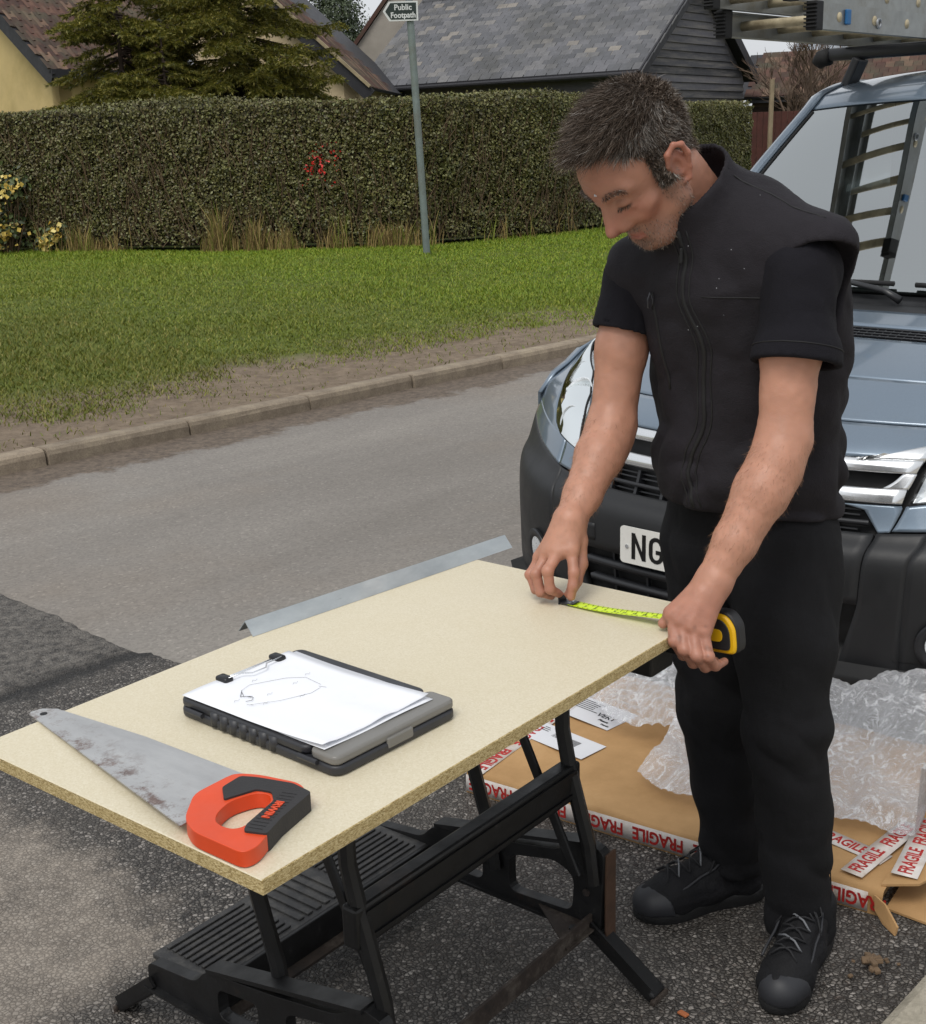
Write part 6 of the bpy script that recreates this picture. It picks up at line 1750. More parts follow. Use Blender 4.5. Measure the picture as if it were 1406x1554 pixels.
    # left hand (near): back of hand towards the camera, fingers closed round the tape case
    def hand(W, palm, fingers, thumb, rads):
        for (p, q, r1, r2) in palm: f.cone(p, q, r1, r2, .012)
        for pts, r0 in zip(fingers, rads):
            rr = [r0 * 1.12, r0, r0 * .93, r0 * .80]
            for i in range(3): f.cone(pts[i], pts[i + 1], rr[i], rr[i + 1], .0045)
            f.ell(pts[1], np.eye(3), np.array([1, 1, 1]) * r0 * 1.10, .003); f.ell(pts[0], np.eye(3), np.array([1, 1, 1]) * r0 * 1.22, .005)
        rr = [.0145, .0125, .011, .0092]
        for i in range(3): f.cone(thumb[i], thumb[i + 1], rr[i], rr[i + 1], .006)
    LI = [(.345, 2.030, .842), (.343, 2.000, .806), (.362, 2.022, .772), (.385, 2.055, .763)]
    LM_ = [(.357, 2.016, .834), (.357, 1.986, .796), (.377, 2.008, .763), (.402, 2.045, .757)]
    LR_ = [(.373, 2.006, .827), (.376, 1.976, .788), (.395, 1.998, .759), (.419, 2.035, .753)]
    LP_ = [(.391, 2.001, .822), (.396, 1.976, .786), (.411, 1.993, .762), (.432, 2.024, .757)]
    LT_ = [(.398, 2.048, .856), (.368, 2.056, .846), (.345, 2.048, .832), (.330, 2.036, .824)]
    hand(Lw, [(Lw, LI[0], .026, .016), (Lw, LM_[0], .026, .016), (Lw, LR_[0], .026, .0155), (Lw, LP_[0], .025, .0145), ((.40, 2.03, .872), (.374, 2.016, .838), .022, .018), (Lw, LT_[0], .024, .017), (LT_[0], LI[0], .014, .012)], [LI, LM_, LR_, LP_], LT_, [.0098, .0100, .0096, .0085])
    # right hand (far): index and thumb pinch the tape hook, other fingers curl
    RI = [(.1905, 2.195, .908), (.193, 2.172, .873), (.190, 2.166, .850), (.187, 2.168, .829)]
    RM_ = [(.168, 2.198, .904), (.146, 2.170, .878), (.150, 2.170, .844), (.166, 2.184, .830)]
    RR_ = [(.150, 2.212, .895), (.127, 2.192, .866), (.134, 2.184, .834), (.154, 2.196, .822)]
    RP_ = [(.137, 2.230, .884), (.117, 2.218, .856), (.126, 2.208, .830), (.144, 2.212, .822)]
    RT_ = [(.207, 2.222, .915), (.208, 2.208, .877), (.198, 2.192, .850), (.186, 2.182, .829)]
    hand(Rw, [(Rw, RI[0], .025, .0155), (Rw, RM_[0], .025, .0155), (Rw, RR_[0], .025, .015), (Rw, RP_[0], .024, .014), ((.18, 2.225, .935), (.162, 2.208, .905), .022, .018), (Rw, RT_[0], .022, .016)], [RI, RM_, RR_, RP_], RT_, [.0096, .0098, .0094, .0083])
    # tendons and veins on the left hand
    for F_ in (LI, LM_, LR_): f.cone(np.array(Lw) * .75 + np.array(F_[0]) * .25 + np.array([-.012, -.020, .008]), np.array(F_[0]) + np.array([-.006, -.010, .004]), .004, .004, .008)
    def creases(x, y, z):
        l = ((np.c_[x, y, z] - HT) @ HR) / HS; a = np.abs(l[:, 1])
        fh = (l[:, 0] > .05) * np.exp(-((l[:, 2] - .066) / .016) ** 2) * (a < .05) * (z > 1.4)
        cf = np.exp(-(((l[:, 0] - .066) / .010) ** 2 + ((a - .052) / .008) ** 2 + ((l[:, 2] - .008) / .014) ** 2)) * (z > 1.4)
        return .0011 * fh * np.maximum(0, np.sin(l[:, 2] * 760 + 4 * a / .05)) + .0012 * cf * np.maximum(0, np.sin((l[:, 2] + .4 * l[:, 0]) * 1000))
    f.disp(creases)
    f.disp(lambda x, y, z: .0016 * (n3(x * 55, y * 55, z * 55, 1) - .5) * (z > .9) + .0007 * (n3(x * 160, y * 160, z * 160, 2) - .5))
    return f.mesh()
V, F = build_body()
me = fast_mesh('body', V, F)
# skin tint per vertex: the skin's own colour (redder nose, ears, hands; stubble, lips, brows) plus painted eye socket shade
L_ = ((V - HT) @ HR) / HS
hx, hy, hz = L_[:, 0], L_[:, 1], L_[:, 2]
ay = np.abs(hy)
skin = np.array(hexc('#a67762')[:3]); red = np.array(hexc('#a05f4e')[:3]); arm = np.array(hexc('#b3826b')[:3]); handc = np.array(hexc('#a3705d')[:3]); stub = np.array(hexc('#6b564c')[:3]); lip = np.array(hexc('#9c5a4e')[:3]); dark = np.array(hexc('#2c201b')[:3])
inhead = (V[:, 2] > 1.38) & (hz > -.16) & (np.hypot(hx, hy) < .16)
col = np.tile(arm, (len(V), 1))
def mixc(c, m): 
    global col
    col = col * (1 - m[:, None]) + np.array(c)[None] * m[:, None]
g = lambda cx, cy, cz, sx, sy, sz: np.exp(-(((hx - cx) / sx) ** 2 + ((hy - cy) / sy) ** 2 + ((hz - cz) / sz) ** 2)) * inhead
mixc(skin, inhead.astype(float))
mixc(red, .7 * g(.111, 0, -.025, .02, .018, .018)); mixc(red, .45 * (g(.07, .045, -.025, .03, .02, .025) + g(.07, -.045, -.025, .03, .02, .025)))
mixc(red, np.clip(1.0 * smooth01((ay - .078) / .006), 0, 1) * .5 * inhead * (np.abs(hz) < .045) * (np.abs(hx) < .03))
mixc(red, .35 * g(.09, 0, .06, .05, .05, .03) * n3(hx * 30, hy * 30, hz * 30, 4))
jaw = smooth01((-.040 - hz + .35 * (hx - .05)) / .035) * (hx > .0) * inhead * smooth01((hx + .0) / .02)
tash = np.exp(-(((hx - .088) / .02) ** 2 + (hy / .026) ** 2 + ((hz + .047) / .0085) ** 2)) * inhead
side = smooth01((.022 - np.abs(hx - .018)) / .012) * smooth01((.03 - hz) / .02) * (hz > -.08) * (ay > .05) * inhead
spk = .8 + .2 * (n3(hx * 420, hy * 420, hz * 420, 9) > .45)
mixc(stub, np.clip(jaw * .42 + tash * .38 + side * .45 + .35 * g(.09, 0, -.10, .03, .03, .03), 0, .72) * spk)
mixc(lip, np.clip(np.exp(-(((hz + .0620 + .15 * ay) / .0078) ** 2)) * (ay < .021) * (hx > .074) * inhead, 0, 1) * .8)
for s_ in (1, -1):
    mixc(stub, .30 * np.exp(-(((hy - .028 * s_) / .017) ** 2 + ((hz - .020) / .008) ** 2)) * (hx > .068) * inhead)  # eye socket shading painted into the skin tint, below the brow
    mixc(dark, .95 * np.exp(-((hz - (.0040 + 1.0 * (hy - .028 * s_) ** 2)) / .0030) ** 2) * np.clip(1.2 - (np.abs(hy - .028 * s_) / .0150) ** 4, 0, 1) * (np.abs(hy - .028 * s_) < .017) * smooth01((hy * s_ - .0175) / .004) * (hx > .070) * (hx < .0945) * inhead)     # lash line
    mixc(stub, .55 * np.exp(-(((hx - .085) / .02) ** 2 + ((hy - .029 * s_) / .019) ** 2 + ((hz - .039) / .006) ** 2)) * inhead)
    mixc(red, .5 * np.exp(-(((hy - .031 * s_) / .018) ** 2 + ((hz + .006) / .008) ** 2)) * (hx > .07) * inhead)
hnd = smooth01((.93 - V[:, 2]) / .08) * (V[:, 2] > .72) * (np.hypot(V[:, 0] - .26, V[:, 1] - 2.12) < .25)
mixc(handc, hnd * .85)
mot = n3(V[:, 0] * 70, V[:, 1] * 70, V[:, 2] * 70, 6)
col *= (.90 + .2 * mot)[:, None]
# forearm hair shading
fa = smooth01((V[:, 2] - .9) / .05) * smooth01((1.12 - V[:, 2]) / .08) * (V[:, 2] < 1.2)
hairs = (n3(V[:, 0] * 260, V[:, 1] * 260, V[:, 2] * 90, 12) > .7) * fa
mixc(np.array(hexc('#8d6b55')[:3]), hairs * .18)
# grime on the fingers
gr = hnd * smooth01((n3(V[:, 0] * 120, V[:, 1] * 120, V[:, 2] * 120, 21) - .5) / .4) * smooth01((.86 - V[:, 2]) / .03)
mixc(np.array(hexc('#5b4136')[:3]), gr * .45)
ca = me.color_attributes.new('tint', 'FLOAT_COLOR', 'POINT'); ca.data.foreach_set('color', np.c_[col, np.ones(len(col))].astype(np.float32).ravel())
t = NT('skin')
at = t.node('ShaderNodeVertexColor'); at.layer_name = 'tint'
t.set(at.outputs['Color'], t.ramp(t.noise(40, 4.0), [(.3, .42), (.7, .58)]))
t.b.inputs['Subsurface Weight'].default_value = .12; t.b.inputs['Subsurface Radius'].default_value = (.01, .004, .002); t.b.inputs['Subsurface Scale'].default_value = .6
t.bump(t.math('ADD', t.noise(420, 3.0), t.math('MULTIPLY', t.vor(260, 'F1'), .6)), .18, .0012)
M_SKIN = t.m
person = empty('person', (.55, 2.33, .0))
tag(person, 'man in black vest and trousers bending to measure the board with a tape', 'person')
def pch(name, me, m, smooth=True, parent=None, label=None):
    o = obj(name, me, m, parent or person, smooth); 
    if parent is None: o.location = -person.location
    if label: o['label'] = label
    return o
body = pch('body', me, M_SKIN)
# fingernails
M_NAIL = simple('fingernail', '#c79c88', .35)

# ---------------------------------------------------------------- clothes
def mat_cloth(name, c, weave, rough=.85, fade=None):
    t = NT(name)
    base = t.mix(t.ramp(t.noise(5, 5.0, .7), [(.35, 0.0), (.7, 1.0)]), c, fade or c)
    lint = t.ramp(t.vor(55, 'F1'), [(.0, .5), (.035, 0.0)])
    base = t.mix(t.math('MULTIPLY', lint, t.ramp(t.noise(9, 2.0), [(.55, 0.0), (.6, .6)])), base, '#8f8c8c')
    t.set(base, rough); t.b.inputs['Specular IOR Level'].default_value = .25
    n1 = t.noise(weave, 2.0); n2 = t.noise(18, 4.0, .6)
    t.bump(t.math('ADD', t.math('MULTIPLY', n1, .25), n2), .55, .009)
    return t.m
M_VEST = mat_cloth('charcoal_softshell', '#1d1b1f', 500, .8, '#252227')
M_SHIRT = mat_cloth('black_cotton_jersey', '#131218', 700, .9, '#18171d')
M_TROUS = mat_cloth('black_denim', '#111113', 900, .9, '#1a1a1d')
M_PIPE = simple('black_piping', '#0d0d0f', .7)
def fold(x, y, z, seed, fx, fy, fz, sharp=1.0):
    v = n3(x * fx, y * fy, z * fz, seed); return (1 - np.abs(2 * v - 1) ** sharp) - .5
# T-shirt
f = Field((.18, 1.98, 1.10), (.76, 2.60, 1.58), .005)
f.loft([((.545, 2.385, 1.12), LAT, .155, .118), ((.533, 2.365, 1.2), LAT, .16, .12), ((.50, 2.345, 1.33), LAT, .165, .12), ((.475, 2.335, 1.42), LAT, .13, .09)], .02)
f.cone((.50, 2.31, 1.40), (.576, 2.188, 1.388), .068, .065, .03); f.cone((.576, 2.188, 1.388), (.556, 2.130, 1.215), .065, .070, .02)
f.cone((.45, 2.36, 1.40), (.337, 2.425, 1.36), .07, .065, .03); f.cone((.337, 2.425, 1.36), (.300, 2.398, 1.22), .064, .064, .02)
f.disp(lambda x, y, z: .010 * fold(x + .5 * z, y, z, 31, 14, 14, 8) + .004 * fold(x, y, z, 33, 30, 30, 14))
dL = np.array([.556, 2.128, 1.215]) - np.array([.585, 2.185, 1.405]); dL /= np.linalg.norm(dL)
eL = np.array([.5615, 2.139, 1.238])
f.cone(eL - dL * .012, eL - dL * .001, .0755, .0765, .003)                                  # folded hem
f.plane(eL, dL, .003, (.44, 2.0, 1.10), (.72, 2.28, 1.30)); f.cone(eL + dL * .06, eL - dL * .02, .062, .060, .004, 's')
dR = np.array([.300, 2.398, 1.22]) - np.array([.337, 2.425, 1.36]); dR /= np.linalg.norm(dR); eR = np.array([.309, 2.403, 1.262])
f.plane(eR, dR, .003, (.19, 2.30, 1.12), (.385, 2.50, 1.30)); f.cone(eR + dR * .05, eR - dR * .012, .050, .049, .004, 's')
V, F = f.mesh(); shirt = pch('shirt', fast_mesh('shirt', V, F), M_SHIRT, label='black short sleeved shirt under the vest')
# vest
def build_vest():
    f = Field((.22, 2.0, .78), (.80, 2.68, 1.72), .005)
    f.loft([((.556, 2.405, .82), LAT, .178, .140), ((.552, 2.398, .93), LAT, .182, .146), ((.547, 2.388, 1.03), LAT, .180, .148), ((.536, 2.368, 1.16), LAT, .186, .150), ((.518, 2.352, 1.28), LAT, .196, .150), ((.498, 2.336, 1.37), LAT, .196, .142), ((.478, 2.335, 1.44), LAT, .145, .105)], .02)
    f.cone((.485, 2.315, 1.445), (.592, 2.20, 1.405), .086, .080, .035); f.cone((.46, 2.345, 1.425), (.345, 2.42, 1.37), .085, .072, .035)
    f.cone((.52, 2.34, 1.44), (.50, 2.37, 1.36), .09, .10, .03)
    # belly over the belt
    f.ell((.475, 2.325, 1.02), np.c_[FWD, LAT, UPV], (.085, .13, .14), .05)
    # shoulder rim flaring over the sleeve
    f.cone((.625, 2.235, 1.425), (.620, 2.165, 1.430), .038, .032, .04); f.cone((.630, 2.25, 1.40), (.645, 2.26, 1.22), .045, .05, .04)
    # stand collar
    ca = hw(-.02, 0, -.05) - np.array([.455, 2.345, 1.44]); ca /= np.linalg.norm(ca)
    ca = (ca * .55 + np.array([-.25, -.22, .95]) * .45); ca /= np.linalg.norm(ca)
    cb = np.array([.447, 2.333, 1.445])
    lat = LAT - ca * (LAT @ ca); lat /= np.linalg.norm(lat)
    f.loft([(cb - ca * .02, lat, .100, .100), (cb + ca * .05, lat, .088, .094), (cb + ca * .14, lat, .079, .092)], .02)
    top_n = ca * .95 + np.array([-.55, -.52, 0]) * .22
    f.plane(cb + ca * .112 - FWD * .0, top_n, .006, (.25, 2.05, 1.44), (.60, 2.55, 1.72))
    f.disp(lambda x, y, z: .014 * fold(x + .5 * z, y, z, 41, 9, 9, 6) * smooth01((1.45 - z) / .1) + .010 * fold(x, y + .7 * z, z, 43, 17, 17, 13) * smooth01((1.42 - z) / .1) * (.5 + smooth01((1.15 - z) / .1)) + .004 * (n3(x * 40, y * 40, z * 40, 5) - .5))
    # hollow collar
    f.loft([(cb + ca * .035, lat, .070, .076), (cb + ca * .075, lat, .072, .082), (cb + ca * .19, lat, .076, .089)], .006, 's')
    # armholes
    f.cone((.602, 2.150, 1.362), (.560, 2.085, 1.12), .078, .084, .008, 's'); f.cone((.602, 2.150, 1.362), (.65, 2.07, 1.33), .078, .078, .008, 's')
    f.cone((.325, 2.452, 1.345), (.280, 2.40, 1.12), .071, .068, .010, 's')
    # hem
    f.plane((.55, 2.40, .932), np.array([-.10, -.05, -1.0]), .008, (.22, 2.0, .74), (.80, 2.68, 1.02))
    return f.mesh()
V, F = build_vest(); vest = pch('vest', fast_mesh('vest', V, F), M_VEST, label='sleeveless charcoal zipped vest with stand collar')
# trousers
def build_trousers():
    f = Field((.38, 2.08, .0), (.80, 2.66, 1.02), .0055)
    f.loft([((.552, 2.40, .99), LAT, .160, .115), ((.550, 2.40, .92), LAT, .165, .122), ((.548, 2.395, .85), LAT, .168, .128)], .03)
    f.cone((.602, 2.315, .86), (.594, 2.262, .70), .108, .094, .03); f.cone((.594, 2.262, .70), (.597, 2.235, .54), .094, .080, .03)
    f.cone((.597, 2.235, .54), (.628, 2.27, .33), .080, .073, .03); f.cone((.628, 2.27, .33), (.652, 2.290, .085), .073, .070, .02)
    f.cone((.492, 2.455, .84), (.498, 2.425, .66), .102, .090, .03); f.cone((.498, 2.425, .66), (.503, 2.415, .50), .090, .080, .03)
    f.cone((.503, 2.415, .50), (.535, 2.455, .30), .080, .073, .03); f.cone((.535, 2.455, .30), (.562, 2.478, .12), .073, .067, .02)
    def d(x, y, z):
        kn = np.exp(-((z - .52) / .09) ** 2); an = np.exp(-((z - .17) / .10) ** 2); th = np.exp(-((z - .80) / .1) ** 2)
        return .014 * fold(x + .8 * z, y + .3 * z, z, 51, 10, 10, 13) * (.15 + kn + 1.1 * an) + .008 * fold(x + .6 * z, y, z, 53, 11, 11, 5) * (.5 + th) + .002 * fold(x, y, z, 55, 40, 40, 20)
    f.disp(d)
    f.plane((.652, 2.29, .052), (.0, -.25, -1), .006, (.55, 2.15, -.05), (.80, 2.42, .15)); f.plane((.562, 2.478, .085), (-.25, .0, -1), .006, (.40, 2.36, -.05), (.70, 2.62, .16))
    return f.mesh()
V, F = build_trousers(); trousers = pch('trousers', fast_mesh('trousers', V, F), M_TROUS, label='straight black trousers')
# side pocket on the far thigh
# ---------------------------------------------------------------- shoes
M_SHOE = mat_cloth('black_shoe_mesh', '#131315', 300, .75, '#1c1c1f')
M_SOLE = simple('black_rubber_sole', '#131314', .7, bump=.5, bscale=120)
M_TOE = simple('dark_grey_toe_rubber', '#242529', .6, var=.15)
M_LACE = simple('black_lace', '#17171a', .8)
M_LACEG = simple('reflective_grey_lace', '#66686c', .5)
def make_shoe(heel, toe, z0, label):
    heel, toe = Vector((*heel, 0)), Vector((*toe, 0)); d = (toe - heel); Lg = d.length; d.normalize(); nL = Vector((-d.y, d.x, 0))
    M = Matrix((d, nL, Vector((0, 0, 1)))).transposed().to_4x4(); M.translation = heel + Vector((0, 0, z0))
    k = Lg / .29
    f = Field((-.03, -.08, -.01), (.34, .08, .17), .0034)
    c = lambda p, q, a, b, kk=.012, op='u': f.cone(p, q, a, b, kk, op)
    c((.042, 0, .046), (.042, 0, .10), .038, .040, .02); c((.045, 0, .05), (.13, .004, .05), .038, .040, .02); c((.13, .004, .05), (.205, .006, .043), .042, .045, .02)
    c((.205, .006, .043), (.25, .002, .038), .045, .034, .02); c((.05, 0, .10), (.115, 0, .085), .036, .034, .02); c((.115, 0, .085), (.19, .002, .058), .034, .030, .02)
    c((.22, .018, .036), (.25, .012, .034), .030, .030, .012); c((.205, -.02, .034), (.24, -.016, .034), .028, .028, .012)
    f.plane((.1, 0, .018), (0, 0, -1), .002)
    f.disp(lambda x, y, z: .003 * fold(x, y, z, 61, 45, 45, 45))
    V, F = f.mesh(); V = V * k
    o = fast_mesh('upper', np.array([tuple(M @ Vector(v)) for v in V]), F)
    sh = empty('shoe', (0, 0, 0), 0, person); sh.location = -person.location; sh['label'] = label
    obj('upper', o, M_SHOE, sh, True)
    out = [(-.004, 0), (.0, .022), (.02, .036), (.07, .036), (.12, .034), (.17, .044), (.21, .052), (.25, .046), (.278, .026), (.288, 0), (.280, -.020), (.255, -.036), (.21, -.043), (.15, -.037), (.08, -.034), (.02, -.034), (.0, -.02)]
    out = roundpoly(out, .02, 3)
    mb = MB(); n = len(out)
    rows = [[M @ Vector((x * k * s_ + (1 - s_) * .14 * k, y * k * s_, z)) for x, y in out + out[:1]] for s_, z in ((.965, .0), (1.0, .006), (1.005, .018), (.985, .027), (.90, .030))]
    mb.grid(rows); mb.f.append(tuple(range(n - 1, -1, -1))); mb.mi.append(0)
    mb.build('sole', M_SOLE, sh, auto=50)
    # toe bumper
    f = Field((.18, -.07, .0), (.31, .07, .09), .003)
    f.cone((.21, .010, .036), (.252, .003, .034), .046, .0365, .012); f.cone((.222, .02, .034), (.25, .013, .032), .0325, .0325, .01)
    f.plane((.226, .0, .05), (-1, 0, .28), .004); f.plane((.2, 0, .02), (0, 0, -1), .002)
    V, F = f.mesh(); obj('toe_cap', fast_mesh('toe_cap', np.array([tuple(M @ Vector(v * k)) for v in V]), F), M_TOE, sh, True)
    # tongue, laces and loops
    def on(x, y):   # height of the instep
        zc = np.interp(x, [.09, .13, .17, .21, .24], [.136, .123, .107, .096, .086]); return zc - 14 * y * y
    P = lambda x, y, dz=.0: M @ Vector((x * k, y * k, (on(x, y) + dz) * k))
    for i in range(5):
        x0 = .105 + i * .024
        for s_ in (1, -1):
            mb = MB(); mb.tube([P(x0, -.026 * s_, .002), P(x0 + .008, -.01 * s_, .006), P(x0 + .016, .01 * s_, .006), P(x0 + .024, .026 * s_, .002)], .0022, 6); mb.build('lace', M_LACEG if (i in (1, 3) and s_ > 0) else M_LACE, sh, smooth=True)
    for s_ in (1, -1):
        mb = MB(); mb.tube([P(.10, .006 * s_, .006), P(.095, .02 * s_, .018), P(.115, .036 * s_, .014), P(.125, .03 * s_, .008), P(.104, .008 * s_, .008)], .002, 6); mb.build('lace_loop', M_LACE, sh, smooth=True)
        mb = MB(); mb.tube([P(.10, .006 * s_, .006), P(.12, .028 * s_, .007), P(.142, .044 * s_, .006)], .002, 6); mb.build('lace_end', M_LACE, sh, smooth=True)
        pts = [P(x, y * s_, .0015) for x, y in ((.10, .032), (.13, .040), (.16, .040), (.19, .044), (.215, .044))]
        mb = MB(); mb.tube(pts, .0026, 6); mb.build('overlay', M_TOE, sh, smooth=True)
    return sh
make_shoe((.712, 2.335), (.548, 2.085), .009, 'black lace up trail shoe on the foot nearer the camera')
make_shoe((.628, 2.505), (.335, 2.42), .009, 'black lace up trail shoe on the foot further from the camera')

# ---------------------------------------------------------------- zips, seams and piping laid on the vest
from mathutils.bvhtree import BVHTree
def bvh_of(o):
    me = o.data; return BVHTree.FromPolygons([v.co.copy() for v in me.vertices], [tuple(p.vertices) for p in me.polygons])
bv = bvh_of(vest); bsh = bvh_of(shirt)
def on_surface(bvh, pts, lift):
    out = []
    for p in pts:
        loc, nrm, _, _ = bvh.find_nearest(Vector(p)); out.append(loc + nrm * lift)
    return out
def front_pt(z, u, bvh=bv):
    c = np.array([np.interp(z, [.82, .93, 1.03, 1.16, 1.28, 1.37, 1.44, 1.5], [.556, .552, .547, .536, .518, .498, .478, .46]), np.interp(z, [.82, .93, 1.03, 1.16, 1.28, 1.37, 1.44, 1.5], [2.405, 2.398, 2.388, 2.368, 2.352, 2.336, 2.335, 2.32]), z])
    o = Vector(c + FWD * .4 + LAT * u); hit = bvh.ray_cast(o, Vector(-FWD))
    return hit[0] + hit[1] * .0 if hit[0] is not None else Vector(c + FWD * .15)
def line(name, pts, r, m, parent, n=6):
    mb = MB(); mb.tube(pts, r, n); return mb.build(name, m, parent, smooth=True)
zs = list(np.linspace(1.455, .948, 34))
wig = lambda z: .005 + .012 * math.sin(z * 17) + .006 * math.sin(z * 41)
zl = [front_pt(z, wig(z)) for z in zs]
zp = empty('zip', (0, 0, 0), 0, vest)
line('zip_tape', [p + Vector(FWD) * -.001 for p in zl], .0048, M_PIPE, zp)
for du in (-.014, .014): line('zip_seam', [front_pt(z, wig(z) + du) + Vector(FWD) * .0 for z in zs], .0018, M_PIPE, zp)
M_PULL = simple('gunmetal_zip_pull', '#4a4b50', .35, .7)
p_ = front_pt(1.425, wig(1.425)) + Vector(FWD) * .006
MB().box(p_ - Vector((0, 0, .012)), (.006, .006, .026), bev=.002).build('zip_pull', M_PIPE, zp)
# chest pocket zip on his right side
pk = empty('chest_pocket', (0, 0, 0), 0, vest)
zz_ = np.linspace(1.345, 1.17, 12); pl_ = [front_pt(z, -.085 + .10 * (1.345 - z)) for z in zz_]
line('pocket_seam', pl_, .003, M_PIPE, pk)
c0 = pl_[0] + Vector(FWD) * .006
mb = MB(); mb.tube([c0, c0 + Vector((-.004, 0, -.012)), c0 + Vector((-.004, 0, -.026)), c0 + Vector((.003, 0, -.030)), c0 + Vector((.005, 0, -.014)), c0], .0017, 6, False); mb.build('zip_pull', M_PULL, pk, smooth=True)
line('chest_seam', [front_pt(1.345, u) for u in np.linspace(.03, .15, 12)], .0013, M_PIPE, vest)
# shoulder seam and armhole piping
line('shoulder_seam', on_surface(bv, [(.475 + .13 * t, 2.255 - .11 * t, 1.545 - .06 * t * t) for t in np.linspace(0, 1, 10)], -.0002), .0015, M_PIPE, vest)
ah = []
for a in np.linspace(R(-40), R(215), 40):
    ax = np.array([-.35, -.43, -.83]); ax /= np.linalg.norm(ax)
    u_ = np.array([.80, -.58, -.05]); u_ -= ax * (u_ @ ax); u_ /= np.linalg.norm(u_); w_ = np.cross(ax, u_)
    ah.append(np.array([.604, 2.158, 1.385]) + (u_ * math.cos(a) - w_ * math.sin(a)) * .09)
# sleeve hem stitch
st_ = []
u_ = np.cross(dL, [0, 0, 1.]); u_ /= np.linalg.norm(u_); w_ = np.cross(dL, u_)
line('sleeve_hem', on_surface(bsh, [eL - dL * .026 + (u_ * math.cos(a) + w_ * math.sin(a)) * .08 for a in np.linspace(0, 2 * math.pi, 40)], .0003), .0013, M_PIPE, shirt)
# belt loop tab and trouser side seam
btr = bvh_of(trousers)
line('side_seam', on_surface(btr, [(.60 + .12, 2.315 - .05, z) for z in np.linspace(.86, .10, 24)], .0), .0012, M_PIPE, trousers)

# ---------------------------------------------------------------- hair, brows, stubble
def strands(roots, dirs, lens, wid, name, m, parent, curl, sag=.0):
    k = len(roots); seg = 4
    dirs = dirs / np.linalg.norm(dirs, axis=1)[:, None]
    side = np.cross(dirs, rng.normal(0, 1, (k, 3))); side /= np.linalg.norm(side, axis=1)[:, None]
    bend = rng.normal(0, 1, (k, 3)) * curl
    V = np.zeros((k, seg + 1, 2, 3))
    for i in range(seg + 1):
        u = i / seg; c = roots + dirs * (lens * u)[:, None] + bend * (lens * u * u)[:, None] + np.array([0, 0, -1.])[None] * (sag * lens * u * u)[:, None]
        w = wid * (1 - .8 * u)
        V[:, i, 0] = c - side * w; V[:, i, 1] = c + side * w
    base = (np.arange(k) * (seg + 1) * 2)[:, None]
    F = np.concatenate([base + np.array([2 * i, 2 * i + 1, 2 * i + 3, 2 * i + 2])[None] for i in range(seg)], 0)
    return obj(name, fast_mesh(name, V.reshape(-1, 3), F), m, parent, True)
def mat_hair(name, stops):
    t = NT(name); g_ = t.node('ShaderNodeNewGeometry'); t.set(t.ramp(g_.outputs['Random Per Island'], stops), .62); t.b.inputs['Specular IOR Level'].default_value = .25; return t.m
M_HAIR = mat_hair('dark_brown_hair', [(0, '#352c26'), (.5, '#52463c'), (.85, '#6e6156'), (.97, '#877c72'), (1, '#a0978e')])
M_HAIRG = mat_hair('greying_hair', [(0, '#4a433e'), (.35, '#6f6861'), (.7, '#99938c'), (1, '#bcb7b0')])
M_STUB = mat_hair('stubble', [(0, '#2c2421'), (.5, '#5a4f48'), (1, '#a39b92')])
BVt = np.empty(len(me.vertices) * 3, np.float32)
bme = body.data; BVt = np.empty(len(bme.vertices) * 3, np.float32); bme.vertices.foreach_get('co', BVt); BVt = BVt.reshape(-1, 3).astype(float)
BNt = np.empty(len(bme.vertices) * 3, np.float32); bme.vertices.foreach_get('normal', BNt); BNt = BNt.reshape(-1, 3).astype(float)
Lc = ((BVt - HT) @ HR) / HS; Ln = BNt @ HR
hx, hy, hz = Lc[:, 0], Lc[:, 1], Lc[:, 2]; ay = np.abs(hy)
head = (np.hypot(hx, hy) < .13) & (hz > -.15) & (BVt[:, 2] > 1.40)
line_z = np.where(hx > .03, .060 + .9 * np.clip(hx - .03, 0, .1) * (1 - .35 * (ay > .045)), np.where(hx > -.03, .032 + .45 * np.clip(hx, -.03, .03), .018 + 1.1 * (hx + .03)))
line_z = np.where((hx > .05) & (ay > .030), line_z + .010, line_z) + .008 * (n3(hx * 60, hy * 60, hz * 10, 3) - .5)
burn = (ay > .058) & (hx > .006) & (hx < .030) & (hz > -.012) & (hz < .06)
scalp = head & ((hz > line_z) | burn) & (ay < .082)
ids = np.where(scalp)[0]
pick = rng.choice(ids, 34000)
P = BVt[pick] + rng.normal(0, .0014, (len(pick), 3)); nl = Ln[pick]; lc = Lc[pick]
top = smooth01((lc[:, 2] - .06) / .05)
clump = n3(lc[:, 0] * 38, lc[:, 1] * 38, lc[:, 2] * 38, 8) - .5; clump2 = n3(lc[:, 0] * 46, lc[:, 1] * 46, lc[:, 2] * 46, 18) - .5
dl = nl * (.36 + .14 * top)[:, None] + np.c_[(.95 * top + .10), 1.1 * clump, .35 * clump2 + .0 * top - .55 * (1 - top)] + np.c_[.6 * clump2, 0 * top, 0 * top] + rng.normal(0, .085, (len(pick), 3))
ln = (.015 + .031 * top * (.80 + .5 * clump + .15 * smooth01((lc[:, 0] - .0) / .06))) * rng.uniform(.6, 1.15, len(pick))
ln = np.where((np.abs(lc[:, 1]) > .055) & (lc[:, 2] < .05), np.minimum(ln, .012), ln)
gry = ((np.abs(lc[:, 1]) > .046) & (lc[:, 2] < .092) & (rng.uniform(0, 1, len(pick)) < .85)) | (rng.uniform(0, 1, len(pick)) < .05) | (lc[:, 0] < -.085)
gry &= rng.uniform(0, 1, len(pick)) < .8
hair = empty('hair', (0, 0, 0), 0, person); hair.location = -person.location; hair['label'] = 'short tousled dark brown hair greying at the temples'
